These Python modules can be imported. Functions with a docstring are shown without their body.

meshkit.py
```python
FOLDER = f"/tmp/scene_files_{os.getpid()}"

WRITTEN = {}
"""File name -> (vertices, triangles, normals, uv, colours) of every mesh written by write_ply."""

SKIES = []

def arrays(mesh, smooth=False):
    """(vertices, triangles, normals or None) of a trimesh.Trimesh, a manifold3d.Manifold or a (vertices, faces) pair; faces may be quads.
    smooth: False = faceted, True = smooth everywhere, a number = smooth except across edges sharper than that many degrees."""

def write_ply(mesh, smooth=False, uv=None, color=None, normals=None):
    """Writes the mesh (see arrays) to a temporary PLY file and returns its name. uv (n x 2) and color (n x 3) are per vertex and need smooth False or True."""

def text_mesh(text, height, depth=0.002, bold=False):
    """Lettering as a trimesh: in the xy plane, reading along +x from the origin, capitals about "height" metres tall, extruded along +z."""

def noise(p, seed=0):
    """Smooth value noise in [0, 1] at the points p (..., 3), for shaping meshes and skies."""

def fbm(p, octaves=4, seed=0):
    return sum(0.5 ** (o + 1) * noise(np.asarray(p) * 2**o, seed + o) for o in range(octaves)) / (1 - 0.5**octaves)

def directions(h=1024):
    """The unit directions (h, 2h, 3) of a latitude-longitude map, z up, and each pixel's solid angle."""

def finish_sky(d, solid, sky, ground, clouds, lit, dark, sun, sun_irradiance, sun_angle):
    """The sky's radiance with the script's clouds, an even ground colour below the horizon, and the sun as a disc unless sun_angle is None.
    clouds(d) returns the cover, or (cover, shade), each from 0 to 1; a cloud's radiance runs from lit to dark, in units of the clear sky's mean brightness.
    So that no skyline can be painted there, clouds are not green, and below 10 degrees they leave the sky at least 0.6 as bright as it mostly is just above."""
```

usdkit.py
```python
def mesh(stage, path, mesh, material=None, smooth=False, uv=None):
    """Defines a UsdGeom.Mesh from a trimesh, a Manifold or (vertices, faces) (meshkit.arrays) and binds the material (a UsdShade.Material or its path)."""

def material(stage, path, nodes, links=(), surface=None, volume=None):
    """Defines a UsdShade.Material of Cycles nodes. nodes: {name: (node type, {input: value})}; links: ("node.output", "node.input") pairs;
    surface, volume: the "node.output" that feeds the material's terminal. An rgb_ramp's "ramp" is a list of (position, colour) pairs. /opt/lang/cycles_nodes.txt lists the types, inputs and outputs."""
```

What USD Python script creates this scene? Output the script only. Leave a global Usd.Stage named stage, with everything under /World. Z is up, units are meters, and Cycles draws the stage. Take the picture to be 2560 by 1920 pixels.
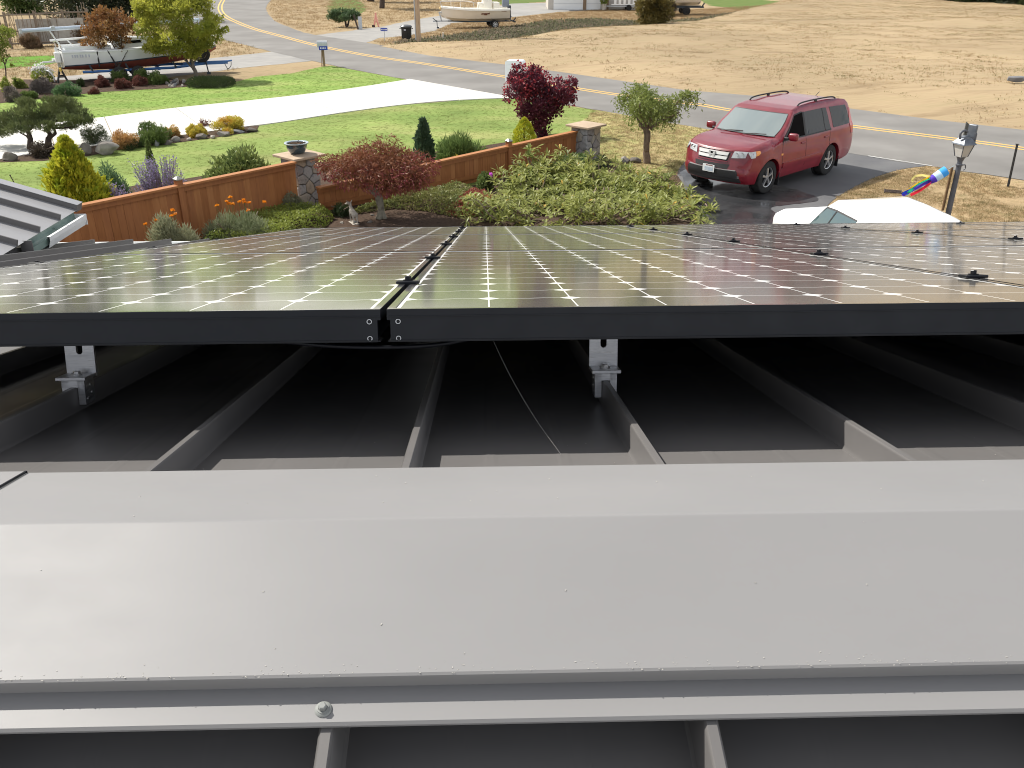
import math, numpy as np, trimesh, manifold3d, shapely, shapely.geometry as sg, shapely.ops as so
import usdkit, meshkit
from pxr import Usd, UsdGeom, UsdLux, UsdShade, Gf, Sdf, Vt
PI = math.pi
stage = Usd.Stage.CreateInMemory()
UsdGeom.SetStageUpAxis(stage, 'Z'); UsdGeom.SetStageMetersPerUnit(stage, 1.0)
UsdGeom.Xform.Define(stage, '/World')
# ------------------------------------------------------------------ camera, sky, sun, exposure
H, PITCH, FPX = 5.0, math.radians(26.5), 2180.0          # eye height, downward pitch, focal length in photo pixels (2560 wide)
cam = UsdGeom.Camera.Define(stage, '/World/camera')
cam.CreateHorizontalApertureAttr(36.0); cam.CreateVerticalApertureAttr(27.0)
cam.CreateFocalLengthAttr(36.0 * FPX / 2560); cam.CreateFStopAttr(0.0)
cam.CreateClippingRangeAttr(Gf.Vec2f(0.05, 5000))
cam.AddTranslateOp().Set(Gf.Vec3d(0, 0, H)); cam.AddRotateXOp().Set(90 - math.degrees(PITCH))
cam.CreateExposureAttr(0.52)
SUN = np.array([-0.75, 0.41, 0.93]); SUN /= np.linalg.norm(SUN)
sun = UsdLux.DistantLight.Define(stage, '/World/sun')
sun.CreateNormalizeAttr(True); sun.CreateIntensityAttr(1.2); sun.CreateAngleAttr(0.6); sun.CreateColorAttr(Gf.Vec3f(1.0, 0.955, 0.88))
_z = SUN; _x = np.cross([0, 0, 1.0], _z); _x /= np.linalg.norm(_x); _y = np.cross(_z, _x)
sun.AddTransformOp().Set(Gf.Matrix4d(*_x, 0, *_y, 0, *_z, 0, 0, 0, 0, 1))
sky = UsdLux.DomeLight.Define(stage, '/World/sky')
usdkit.material(stage, '/World/Looks/sky', {
    'st': ('sky_texture', {'sky_type': 'single_scattering', 'sun_disc': False, 'sun_elevation': float(math.asin(SUN[2])), 'sun_rotation': float(math.atan2(SUN[0], SUN[1])), 'aerosol_density': 1.6}),
    'tc': ('texture_coordinate', {}), 'mp': ('mapping', {'scale': (1.0, 1.0, 2.6)}),
    'nz': ('noise_texture', {'scale': 2.3, 'detail': 7.0, 'roughness': 0.62}),
    'rp': ('rgb_ramp', {'ramp': [(0.36, (0, 0, 0)), (0.58, (1, 1, 1))]}),
    'cm': ('math', {'math_type': 'multiply', 'value2': 0.82}),
    'mx': ('mix_color', {'b': (9.5, 9.4, 9.3), 'use_clamp': False}), 'bg': ('background_shader', {'strength': 0.085})},
    [('tc.generated', 'mp.vector'), ('mp.vector', 'nz.vector'), ('nz.fac', 'rp.fac'), ('rp.color', 'cm.value1'), ('cm.value', 'mx.fac'), ('st.color', 'mx.a'), ('mx.result', 'bg.color')], surface='bg.background')
UsdShade.MaterialBindingAPI.Apply(sky.GetPrim()).Bind(UsdShade.Material.Get(stage, '/World/Looks/sky'))
sky.GetPrim().SetCustomDataByKey('kind', 'structure')
# ------------------------------------------------------------------ helpers
R0 = np.random.default_rng
def ray(px, py):
    u, v = (px - 1280) / FPX, (py - 960) / FPX
    return np.array([u, math.cos(PITCH) - v * math.sin(PITCH), -math.sin(PITCH) - v * math.cos(PITCH)])
def G(px, py, z=0.0):
    """where the sight line of a photo pixel meets the level z"""
    d = ray(px, py); return np.array([0, 0, H]) + d * ((z - H) / d[2])
def G2(px, py, z=0.0): return G(px, py, z)[:2]
def depth(p): return p[1] * math.cos(PITCH) - (p[2] - H) * math.sin(PITCH)
def ztop(py, y):
    """height at ground distance y seen at photo row py"""
    d = ray(1280, py); return H + d[2] / d[1] * y
def spot(x0, x1, yt, yb, zb=0.0):
    """base point, width and height of something that fills a box of the photo and stands on level zb"""
    p = G((x0 + x1) / 2, yb, zb); return p, (x1 - x0) * depth(p) / FPX, ztop(yt, p[1]) - zb
_used = {}
def path_in(parent, name):
    n = _used.get((parent, name), 0); _used[(parent, name)] = n + 1
    return f'{parent}/{name}' if n == 0 else f'{parent}/{name}_{n:03d}'
def tag(prim, label=None, cat=None, group=None, kind=None):
    p = prim.GetPrim()
    for k, v in (('label', label), ('category', cat), ('group', group), ('kind', kind)):
        if v: p.SetCustomDataByKey(k, v)
    return p
def mat4(R, t):
    M = np.eye(4); M[:3, :3] = R; M[:3, 3] = t; return M
def setm(x, M): x.AddTransformOp().Set(Gf.Matrix4d(*np.asarray(M, float).T.ravel().tolist()))
def rotz(a): c, s = math.cos(a), math.sin(a); return np.array([[c, -s, 0], [s, c, 0], [0, 0, 1.0]])
class Thing:
    def __init__(s, path, M): s.path, s.M, s.inv = path, M, np.linalg.inv(M)
    @property
    def prim(s): return stage.GetPrimAtPath(s.path)
def thing(name, label=None, cat=None, loc=(0, 0, 0), rz=0.0, group=None, kind=None, M=None):
    M = mat4(rotz(rz), loc) if M is None else M
    p = path_in('/World', name); x = UsdGeom.Xform.Define(stage, p); setm(x, M)
    tag(x, label, cat, group, kind); return Thing(p, M)
def sub(parent, name):
    p = path_in(parent.path, name); UsdGeom.Xform.Define(stage, p); return Thing(p, parent.M)
def xf(m, M):
    v, f = arr(m); return v @ M[:3, :3].T + M[:3, 3], f
def arr(m):
    v, f, _ = meshkit.arrays(m); return np.asarray(v, float), np.asarray(f, int)
def part(parent, name, m, material, smooth=False, world=False, label=None, kind=None):
    if world: m = xf(m, parent.inv)
    p = path_in(parent.path, name); usdkit.mesh(stage, p, m, material, smooth)
    if label or kind: tag(stage.GetPrimAtPath(p), label=label, kind=kind)
    return Thing(p, parent.M)
def single(name, m, material, label, cat, group=None, smooth=False):
    p = path_in('/World', name); usdkit.mesh(stage, p, m, material, smooth); tag(stage.GetPrimAtPath(p), label, cat, group); return p
def struct(name, m, material, smooth=False, kind='structure', label=None, cat=None):
    p = path_in('/World', name); usdkit.mesh(stage, p, m, material, smooth); tag(stage.GetPrimAtPath(p), label, cat, kind=kind); return p
def copy_of(src, M, label=None, cat=None, group=None):
    p = path_in('/World', src.path.split('/')[-1]); x = UsdGeom.Xform.Define(stage, p)
    x.GetPrim().GetReferences().AddInternalReference(src.path)
    x.ClearXformOpOrder(); x.GetPrim().GetAttribute('xformOp:transform').Set(Gf.Matrix4d(*np.asarray(M, float).T.ravel().tolist())) if False else None
    UsdGeom.Xformable(x).MakeMatrixXform().Set(Gf.Matrix4d(*np.asarray(M, float).T.ravel().tolist()))
    tag(x, label, cat, group); x.GetPrim().SetInstanceable(True); return p
# ---- mesh pieces: every builder returns (vertices, triangles)
def join(*ms):
    V, F, n = [], [], 0
    for m in ms:
        v, f = arr(m); V.append(v); F.append(f + n); n += len(v)
    return np.vstack(V), np.vstack(F)
BOXF = np.array([[0, 2, 1], [0, 3, 2], [4, 5, 6], [4, 6, 7], [0, 1, 5], [0, 5, 4], [1, 2, 6], [1, 6, 5], [2, 3, 7], [2, 7, 6], [3, 0, 4], [3, 4, 7]])
def box(c, s, R=None):
    h = np.asarray(s, float) / 2
    v = np.array([[-1, -1, -1], [1, -1, -1], [1, 1, -1], [-1, 1, -1], [-1, -1, 1], [1, -1, 1], [1, 1, 1], [-1, 1, 1]]) * h
    if R is not None: v = v @ np.asarray(R).T
    return v + np.asarray(c, float), BOXF.copy()
def hexa(b, t):
    """eight corners: four of the bottom, four of the top"""
    return np.vstack([b, t]).astype(float), BOXF.copy()
def rbox(c, s, r=0.01, R=None, seg=8):
    h = np.maximum(np.asarray(s, float) / 2 - r, 1e-4)
    sp = [manifold3d.Manifold.sphere(r, seg).translate((h * k).tolist()) for k in np.array(np.meshgrid([-1, 1], [-1, 1], [-1, 1])).T.reshape(-1, 3)]
    v, f = arr(manifold3d.Manifold.batch_hull(sp))
    if R is not None: v = v @ np.asarray(R).T
    return v + np.asarray(c, float), f
def tube(pts, r, n=8, cap=True):
    P = np.asarray(pts, float); k = len(P); r = np.broadcast_to(np.asarray(r, float), (k,))
    T = np.gradient(P, axis=0); T /= np.linalg.norm(T, axis=1, keepdims=True) + 1e-12
    up = np.array([0, 0, 1.0]) if abs(T[0, 2]) < 0.9 else np.array([1.0, 0, 0])
    V = []; a = np.linspace(0, 2 * PI, n, endpoint=False)
    u = np.cross(T[0], up); u /= np.linalg.norm(u)
    for i in range(k):
        u = u - T[i] * (u @ T[i]); u /= np.linalg.norm(u) + 1e-12; w = np.cross(T[i], u)
        V.append(P[i] + r[i] * (np.cos(a)[:, None] * u + np.sin(a)[:, None] * w))
    V = np.vstack(V); F = []
    for i in range(k - 1):
        for j in range(n):
            q = [i * n + j, i * n + (j + 1) % n, (i + 1) * n + (j + 1) % n, (i + 1) * n + j]
            F += [[q[0], q[1], q[2]], [q[0], q[2], q[3]]]
    if cap:
        V = np.vstack([V, P[:1], P[-1:]]); b, t = len(V) - 2, len(V) - 1
        for j in range(n):
            F += [[b, (j + 1) % n, j], [t, (k - 1) * n + j, (k - 1) * n + (j + 1) % n]]
    return V, np.array(F)
def lathe(prof, n=24, axis='z'):
    P = np.asarray(prof, float); a = np.linspace(0, 2 * PI, n, endpoint=False); k = len(P)
    V = np.stack([P[:, None, 0] * np.cos(a), P[:, None, 0] * np.sin(a), np.repeat(P[:, 1:2], n, 1)], -1).reshape(-1, 3)
    F = []
    for i in range(k - 1):
        for j in range(n):
            q = [i * n + j, i * n + (j + 1) % n, (i + 1) * n + (j + 1) % n, (i + 1) * n + j]
            F += [[q[0], q[1], q[2]], [q[0], q[2], q[3]]]
    if axis == 'y': V = V[:, [0, 2, 1]] * [1, -1, 1]
    if axis == 'x': V = V[:, [2, 0, 1]]
    return V, np.array(F)
def sweep_x(prof, x0, x1, closed=True, cuts=1):
    """profile (y, z) run along x"""
    P = np.asarray(prof, float); n = len(P); xs = np.linspace(x0, x1, cuts + 1)
    V = np.vstack([np.column_stack([np.full(n, x), P]) for x in xs]); F = []
    for c in range(cuts):
        for j in range(n if closed else n - 1):
            a, b = c * n + j, c * n + (j + 1) % n; F += [[a, b, b + n], [a, b + n, a + n]]
    return V, np.array(F)
def ext(poly, z0, z1):
    """polygon (xy) extruded between two levels"""
    P = poly if isinstance(poly, sg.Polygon) else sg.Polygon(np.asarray(poly)[:, :2])
    m = trimesh.creation.extrude_polygon(P.buffer(0), z1 - z0, engine='earcut'); m.apply_translation([0, 0, z0]); return arr(m)
def sheet(poly, z):
    P = poly if isinstance(poly, (sg.Polygon, sg.MultiPolygon)) else sg.Polygon(np.asarray(poly)[:, :2]).buffer(0)
    V, F, n = [], [], 0
    for g in getattr(P, 'geoms', [P]):
        v, f = trimesh.creation.triangulate_polygon(g, engine='earcut')
        v = np.asarray(v)[:, :2]; f = np.asarray(f)
        a, b, c = v[f[:, 0]], v[f[:, 1]], v[f[:, 2]]
        flip = (b[:, 0] - a[:, 0]) * (c[:, 1] - a[:, 1]) - (b[:, 1] - a[:, 1]) * (c[:, 0] - a[:, 0]) < 0
        f[flip] = f[flip][:, ::-1]; V.append(v); F.append(f + n); n += len(v)
    v = np.vstack(V); return np.column_stack([v, np.full(len(v), z)]), np.vstack(F)
def wavy(pts, n=6, amp=0.05, seed=0):
    """a polygon with smooth, slightly uneven edges"""
    P = np.asarray(pts, float)[:, :2]; out = []; g = R0(seed)
    for a, b in zip(P, np.roll(P, -1, 0)):
        k = max(1, int(np.linalg.norm(b - a) / 0.6)); k = min(k, 60); t = np.arange(k) / k
        out.append(a + (b - a) * t[:, None] + g.normal(0, amp, (k, 2)))
    return sg.Polygon(np.vstack(out)).buffer(0)
def pix(pts, z=0.0): return np.array([G2(x, y, z) for x, y in pts])
def spline(pts, n=8):
    P = np.asarray(pts, float); P = np.vstack([2 * P[0] - P[1], P, 2 * P[-1] - P[-2]]); out = []
    for i in range(1, len(P) - 2):
        t = np.linspace(0, 1, n, endpoint=False)[:, None]; a, b, c, d = P[i - 1:i + 3]
        out.append(0.5 * (2 * b + (c - a) * t + (2 * a - 5 * b + 4 * c - d) * t ** 2 + (3 * b - a - 3 * c + d) * t ** 3))
    return np.vstack(out + [P[-2:-1]])
# ---- materials
LOOKS = '/World/Looks/'
def M(name, c, rough=0.6, spec=0.5, metal=0.0, ns=0.0, c2=None, c3=None, det=6.0, stretch=None, bump=0.0, bs=40.0, bd=0.02, coat=0.0, island=0.0, trans=0.0, rr=None, obj=False, big=None, ao=False):
    """procedural material: colour c varied to c2/c3 by noise of scale ns; island varies value per leaf/stone; big=(scale, amount) adds broad patches"""
    N = {'p': ('principled_bsdf', {'roughness': rough, 'specular_ior_level': spec, 'metallic': metal, 'coat_weight': coat}), 'g': ('geometry', {})}
    L = []; pos = 'g.position'
    if obj: N['tc'] = ('texture_coordinate', {}); pos = 'tc.object'
    if stretch: N['mp'] = ('mapping', {'scale': stretch}); L.append((pos, 'mp.vector')); pos = 'mp.vector'
    col = None
    if ns:
        N['n'] = ('noise_texture', {'scale': ns, 'detail': det, 'roughness': 0.6})
        st = [(0.3, c), (0.7, c2)] if c3 is None else [(0.28, c), (0.5, c2), (0.72, c3)]
        N['r'] = ('rgb_ramp', {'ramp': st}); L += [(pos, 'n.vector'), ('n.fac', 'r.fac')]; col = 'r.color'
    if big:
        N['n2'] = ('noise_texture', {'scale': big[0], 'detail': 3.0}); N['mr2'] = ('map_range', {'from_min': 0.3, 'from_max': 0.7, 'to_min': 1 - big[1], 'to_max': 1 + big[1]})
        N['hb'] = ('hsv', {'color': c}); L += [('g.position', 'n2.vector'), ('n2.fac', 'mr2.value'), ('mr2.result', 'hb.value')]
        if col: L.append((col, 'hb.color'))
        col = 'hb.color'
    if island:
        N['mr'] = ('map_range', {'to_min': 1 - island, 'to_max': 1 + island}); N['h'] = ('hsv', {'color': c})
        N['mh'] = ('map_range', {'to_min': 0.5 - island * 0.05, 'to_max': 0.5 + island * 0.05})
        L += [('g.random_per_island', 'mr.value'), ('mr.result', 'h.value'), ('g.random_per_island', 'mh.value'), ('mh.result', 'h.hue')]
        if col: L.append((col, 'h.color'))
        col = 'h.color'
    if col: L.append((col, 'p.base_color'))
    else: N['p'][1]['base_color'] = c
    if rr:
        N['nr'] = ('noise_texture', {'scale': rr[0], 'detail': 5.0}); N['rm'] = ('map_range', {'from_min': 0.35, 'from_max': 0.65, 'to_min': rr[1], 'to_max': rr[2]})
        L += [(pos, 'nr.vector'), ('nr.fac', 'rm.value'), ('rm.result', 'p.roughness')]
    if bump:
        N['nb'] = ('noise_texture', {'scale': bs, 'detail': 4.0}); N['b'] = ('bump', {'strength': bump, 'distance': bd})
        L += [(pos, 'nb.vector'), ('nb.fac', 'b.height'), ('b.normal', 'p.normal')]
    surf = 'p.BSDF'
    if trans:
        N['t'] = ('translucent_bsdf', {'color': c}); N['mx'] = ('mix_closure', {'fac': trans})
        if col: L.append((col, 't.color'))
        L += [('p.BSDF', 'mx.closure1'), ('t.BSDF', 'mx.closure2')]; surf = 'mx.closure'
    return usdkit.material(stage, LOOKS + name, N, L, surface=surf)
LEAF = 2.05
def leafmat(name, c, c2, c3=None, island=0.35, trans=0.3, rough=0.5, ns=1.6, spec=0.35):
    br = lambda q: None if q is None else tuple(min(.8, x * LEAF) for x in q)
    return M(name, br(c), rough, spec, ns=ns, c2=br(c2), c3=br(c3), det=3.0, island=island, trans=trans)
# ------------------------------------------------------------------ the house roof under the camera
A_AX, YAW = math.radians(11.62), math.radians(1.79)
SL = PITCH - A_AX
_t = np.array([0, math.cos(SL), -math.sin(SL)]); _n = np.array([0, math.sin(SL), math.cos(SL)])
RB = rotz(YAW) @ np.column_stack([[1, 0, 0], _t, _n])           # roof frame: along the ridge, down the slope, normal
CAM = np.array([0, 0, H])
ROOF = mat4(RB, CAM)
NT = rotz(math.radians(1.45)) @ np.column_stack([[1, 0, 0], [0, math.cos(SL), math.sin(SL)], [0, -math.sin(SL), math.cos(SL)]])   # the near slope (falls towards the back)
m_roof = M('roof_paint', (0.118, 0.114, 0.112), 0.45, 0.25, ns=3.0, c2=(0.137, 0.131, 0.128), det=4, bump=0.05, bs=9.0, bd=0.01, rr=(5.0, 0.33, 0.45))
m_cap = M('ridge_cap_paint', (0.205, 0.203, 0.203), 0.42, 0.32, ns=2.6, c2=(0.228, 0.225, 0.224), det=9, bump=0.11, bs=2.6, bd=0.02, rr=(6.0, 0.42, 0.56), stretch=(.5, 1, 1))
m_dirt = M('dust_speck', (0.4, 0.385, 0.35), 0.8)
m_black = M('black_anodised', (0.0035, 0.004, 0.006), 0.35, 0.3, ns=30, c2=(0.005, 0.0057, 0.008), rr=(18, .28, .42))
m_alu = M('mill_aluminium', (0.62, 0.62, 0.63), 0.42, 0.5, metal=1.0, ns=40, c2=(0.74, 0.74, 0.75), stretch=(1, 1, 9), rr=(30, .32, .5))
m_steel = M('zinc_bolt', (0.7, 0.7, 0.7), 0.3, metal=1.0)
m_screw = M('painted_screw', (0.22, 0.23, 0.22), 0.55, .3)
m_white_trim = M('white_gutter', (0.78, 0.79, 0.78), 0.4, ns=4, c2=(0.7, 0.71, 0.7))
m_green_in = M('gutter_inside', (0.13, 0.21, 0.18), 0.35, ns=6, c2=(0.2, 0.27, 0.24), c3=(0.1, 0.17, 0.15))
m_wall = M('house_wall', (0.5, 0.47, 0.42), 0.8)
HR, HP = 0.303, 0.343                                        # rib tops and pan below the eye, measured square to the slope
house = thing('house', 'grey standing seam metal roof of the house under the solar panels', 'house', M=ROOF)
main = sub(house, 'main_roof')
MT = np.array([[1, 0, 0, 0], [0, 1, 0, 0], [0, .0092, 1, -.0092 * 1.2], [0, 0, 0, 1.0]])   # the pans rise a little towards the array at the eave
EAVE, RT0 = 7.2, 0.955                                       # down-slope run of the main roof
RIB0, RIBW = -0.099, 0.3048
ks = range(-13, 18)
def seam(w, h, L0, L1):
    pr = [(-w * .75, 0), (-w * .5, .006), (-w * .5, h - .003), (-w * .32, h), (w * .32, h), (w * .5, h - .003), (w * .5, .006), (w * .75, 0)]
    v = []
    for y in (L0, L1): v += [(x, y, z) for x, z in pr]
    v = np.array(v); n = len(pr); f = []
    for j in range(n - 1): f += [[j, j + n, j + 1], [j + 1, j + n, j + 1 + n]]
    for b, s in ((0, 1), (n, -1)):
        for j in range(1, n - 1): f.append([b, b + j, b + j + 1][::s])
    return v, np.array(f)
def pan(w, L0, L1):
    """a roof pan with two faint pencil ribs"""
    xs, zs = [-w / 2], [0]
    for c in (-w / 6, w / 6):
        xs += [c - .010, c - .005, c + .005, c + .010]; zs += [0, .0003, .0003, 0]
    xs.append(w / 2); zs.append(0); n = len(xs); v = []
    for y in (L0, L1): v += list(zip(xs, [y] * n, zs))
    f = []
    for j in range(n - 1): f += [[j, j + 1, j + n], [j + 1, j + 1 + n, j + n]]
    return np.array(v, float), np.array(f)
for k in ks:
    x = RIB0 + k * RIBW
    part(main, 'seam', xf(seam(.0127, HP - HR, RT0 - .03, EAVE), MT @ mat4(np.eye(3), (x, 0, -HP))), m_roof, smooth=40)
    part(main, 'roof_panel', xf(pan(RIBW, RT0 - .14, EAVE - .004), MT @ mat4(np.eye(3), (x + RIBW / 2, 0, -HP))), m_roof)
X0, X1 = RIB0 + ks[0] * RIBW, RIB0 + (ks[-1] + 1) * RIBW
# the near slope, under and behind the viewer.  P_NEAR: ridge point in world, frame NT
RYAW = math.radians(1.45)
D_CR, Z_CR = 0.706, H - 0.499
RIDGE = rotz(RYAW) @ np.array([0, D_CR, 0]) + np.array([0, 0, Z_CR])
NEAR = mat4(NT, RIDGE)                                       # y runs up to the ridge, so the near slope is y < 0
def nearpart(name, m, mt, **k): return part(near, name, xf(m, NEAR), mt, world=True, **k)
near = sub(house, 'back_roof')
HC = .058
for k in range(-9, 10):
    x = 0.1785 + k * .318
    nearpart('seam', xf(seam(.0127, HC, -3.2, -.05), mat4(np.eye(3), (x, 0, -HC - .023))), m_roof, smooth=40)
    nearpart('roof_panel', xf(pan(.318, -3.2, -.03), mat4(np.eye(3), (x + .159, 0, -HC - .023))), m_roof)
# ridge cap: far leaf, crease, near leaf, lip, foot flange.  Profile in the vertical plane across the ridge (d outwards, z up)
ca, sa = math.cos(SL), math.sin(SL)
def capprof(o=0.0):
    far = [(.174 * ca, -.174 * sa), (.10 * ca, -.10 * sa)]
    t = .0012 + o
    top = [(.169 * ca, -.169 * sa + t)] + [(.0035 * ca, -.0035 * sa + t), (.0012, -.0002 + t), (-.0012, -.0002 + t), (-.0035 * ca, -.0035 * sa + t)] + [(-.1655 * ca, -.1655 * sa + t), (-.1675 * ca, -.1675 * sa - .0012 + t)]
    e = (-.1675 * ca, -.1675 * sa)
    lip = [(e[0] + .0008, e[1] - .005 + o), (e[0] + .0062, e[1] - .0180)]
    inn = [(e[0] + .0085, e[1] - .0180), (e[0] + .004, e[1] - .004), (.165 * ca, -.165 * sa - .006), (.169 * ca, -.169 * sa - .006)]
    return top + lip + inn
CAPM = mat4(rotz(RYAW), RIDGE)
caps = sub(house, 'ridge')
JX = -0.56
def cappart(name, x0, x1, o, **k):
    m = sweep_x([(y, z) for y, z in capprof(o)], x0, x1); pr = capprof(o); n = len(pr)
    v, f = m; tri = trimesh.creation.triangulate_polygon(sg.Polygon(pr).buffer(0), engine='earcut')
    part(caps, name, xf(m, CAPM), m_cap, smooth=25, world=True, **k)
cappart('ridge_cap', JX, X1, 0.0)
cappart('ridge_cap', X0, JX + .02, 0.0022)
part(caps, 'lap_joint', xf(sweep_x([(y, z) for y, z in capprof(.0028)], JX + .020, JX + .0225), CAPM), m_black, world=True)
fl = [(-.158 * ca, -.158 * sa - .0185), (-.1935 * ca, -.1935 * sa - .0175), (-.1955 * ca, -.1955 * sa - .0195), (-.1945 * ca, -.1945 * sa - .0225), (-.191 * ca, -.191 * sa - .0225), (-.158 * ca, -.158 * sa - .021)]
part(caps, 'cap_flange', xf(sweep_x(fl, X0, X1), CAPM), m_cap, smooth=25, world=True)
# one screw in the flange
sc = sub(house, 'screw')
SCM = CAPM @ mat4(np.eye(3), ((820 - 1280) / FPX * .715 + .008, -.1825 * ca, -.1825 * sa - .0172)) @ mat4(NT if False else np.column_stack([[1, 0, 0], [0, ca, sa], [0, -sa, ca]]), (0, 0, 0))
part(sc, 'washer', xf(lathe([(0, .0022), (.0042, .0024), (.0062, .0016), (.0071, .0004), (.0071, -.002)], 28), SCM), m_screw, smooth=35, world=True)
part(sc, 'screw_head', xf(join(lathe([(0, .0068), (.0026, .0068), (.0036, .0060), (.0037, .0022)], 6), lathe([(.0026, .0062), (0, .0060)], 12), lathe([(.0037, .0030), (.0050, .0028), (.0052, .0018)], 20)), SCM), m_screw, world=True)
# eave gutter of the main roof
def roofw(X, T, N): return (ROOF @ np.array([X, T, N, 1]))[:3]
gp = [(0, 0), (.006, .0), (.008, -.05), (.045, -.085), (.09, -.08), (.105, -.04), (.112, .002), (.122, .002), (.118, -.045), (.098, -.095), (.04, -.1), (0, -.06)]
e0 = roofw(0, EAVE, -HP + .055)
part(house, 'gutter', xf(sweep_x(gp, -3.66, X1), mat4(rotz(YAW), e0 + np.array([0, -.02, -.012]))), m_white_trim, world=True)
part(house, 'fascia_board', xf(box((.7, -.05, -.11), (X1 + 3.7, .03, .2)), mat4(rotz(YAW), e0)), m_white_trim, world=True)
zw = e0[2] - .1
part(house, 'wall', xf(box((.7, -.5, zw / 2), (9, .15, zw)), mat4(rotz(YAW), (e0[0], e0[1], 0))), m_wall, world=True)
part(house, 'wall', xf(box((5.1, -3.2, zw / 2), (.15, 5.4, zw)), mat4(rotz(YAW), (e0[0], e0[1], 0))), m_wall, world=True)
# ---- the low wing on the left: its eave runs away from the viewer
wing = sub(house, 'wing_roof')
WZ, WS = 3.27, math.radians(17.0)
we = G(181, 517, WZ); WX, WY1 = we[0], we[1]
WB = np.column_stack([[0, 1, 0], [math.cos(WS), 0, -math.sin(WS)], [math.sin(WS), 0, math.cos(WS)]])  # along eave (+y), down slope (+x), normal
WB = np.column_stack([WB[:, 0], WB[:, 1], WB[:, 2]])
WM = mat4(WB, (WX, WY1, WZ))
m_wing = M('wing_roof_paint', (0.25, 0.25, 0.258), 0.34, 0.55, ns=3.0, c2=(0.28, 0.28, 0.288), det=4, rr=(5.0, 0.3, 0.4))
wflip = np.diag([-1.0, 1, 1, 1])
def wm(m):
    v, f = xf(m, WM); return v, f[:, ::-1]
for k in range(7):
    x = -k * .305
    if k == 0:
        part(wing, 'rake_trim', wm(box((.0, -1.6, .012), (.085, 3.3, .055))), m_roof, world=True); part(wing, 'rake_cap', wm(box((.0, -1.6, .0412), (.089, 3.304, .003))), m_wing, world=True)
    else: part(wing, 'seam', wm(seam(.0127, .042, -3.2, 0.05)), m_wing, world=True) if False else part(wing, 'seam', wm(xf(seam(.0127, .042, -3.2, .05), mat4(np.eye(3), (x, 0, 0)))), m_roof, world=True)
    part(wing, 'roof_panel', wm(xf(pan(.305, -3.2, .052), mat4(np.eye(3), (x - .1525, 0, 0)))), m_wing, world=True)
wl = 0.72
gi = [(.02, -.015), (.022, -.07), (.04, -.115), (.07, -.115), (.078, -.11), (.088, -.06)]
go = [(.088, -.06), (.092, -.045), (.112, -.045), (.109, -.075), (.09, -.125), (.035, -.135), (.015, -.1)]
def alongy(pr, y0, y1, closed):
    v, f = sweep_x([(a, b) for a, b in pr], y0, y1, closed); return v[:, [1, 0, 2]] + [WX, 0, WZ], f
part(wing, 'gutter_trough', alongy(gi, WY1 - wl - .1, WY1 - .04, False), m_green_in, world=True)
part(wing, 'gutter', alongy(go, WY1 - wl + .1, WY1 - .04, True), m_white_trim, world=True)
part(wing, 'gutter_end', box((WX + .06, WY1 - .035, WZ - .085), (.09, .008, .08)), m_white_trim, world=True)
part(wing, 'gutter_end', box((WX + .055, WY1 - wl - .1, WZ - .06), (.08, .008, .1)), m_roof, world=True)
part(wing, 'gutter_strap', tube([(WX + .025, WY1 - .38, WZ - .05), (WX + .055, WY1 - .375, WZ - .07), (WX + .095, WY1 - .37, WZ - .05)], .005, 6), m_green_in, world=True)
part(wing, 'wall', box((WX - 1.6, WY1 - .35, (WZ - .1) / 2), (2.7, .15, WZ - .15)), m_wall, world=True)
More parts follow.
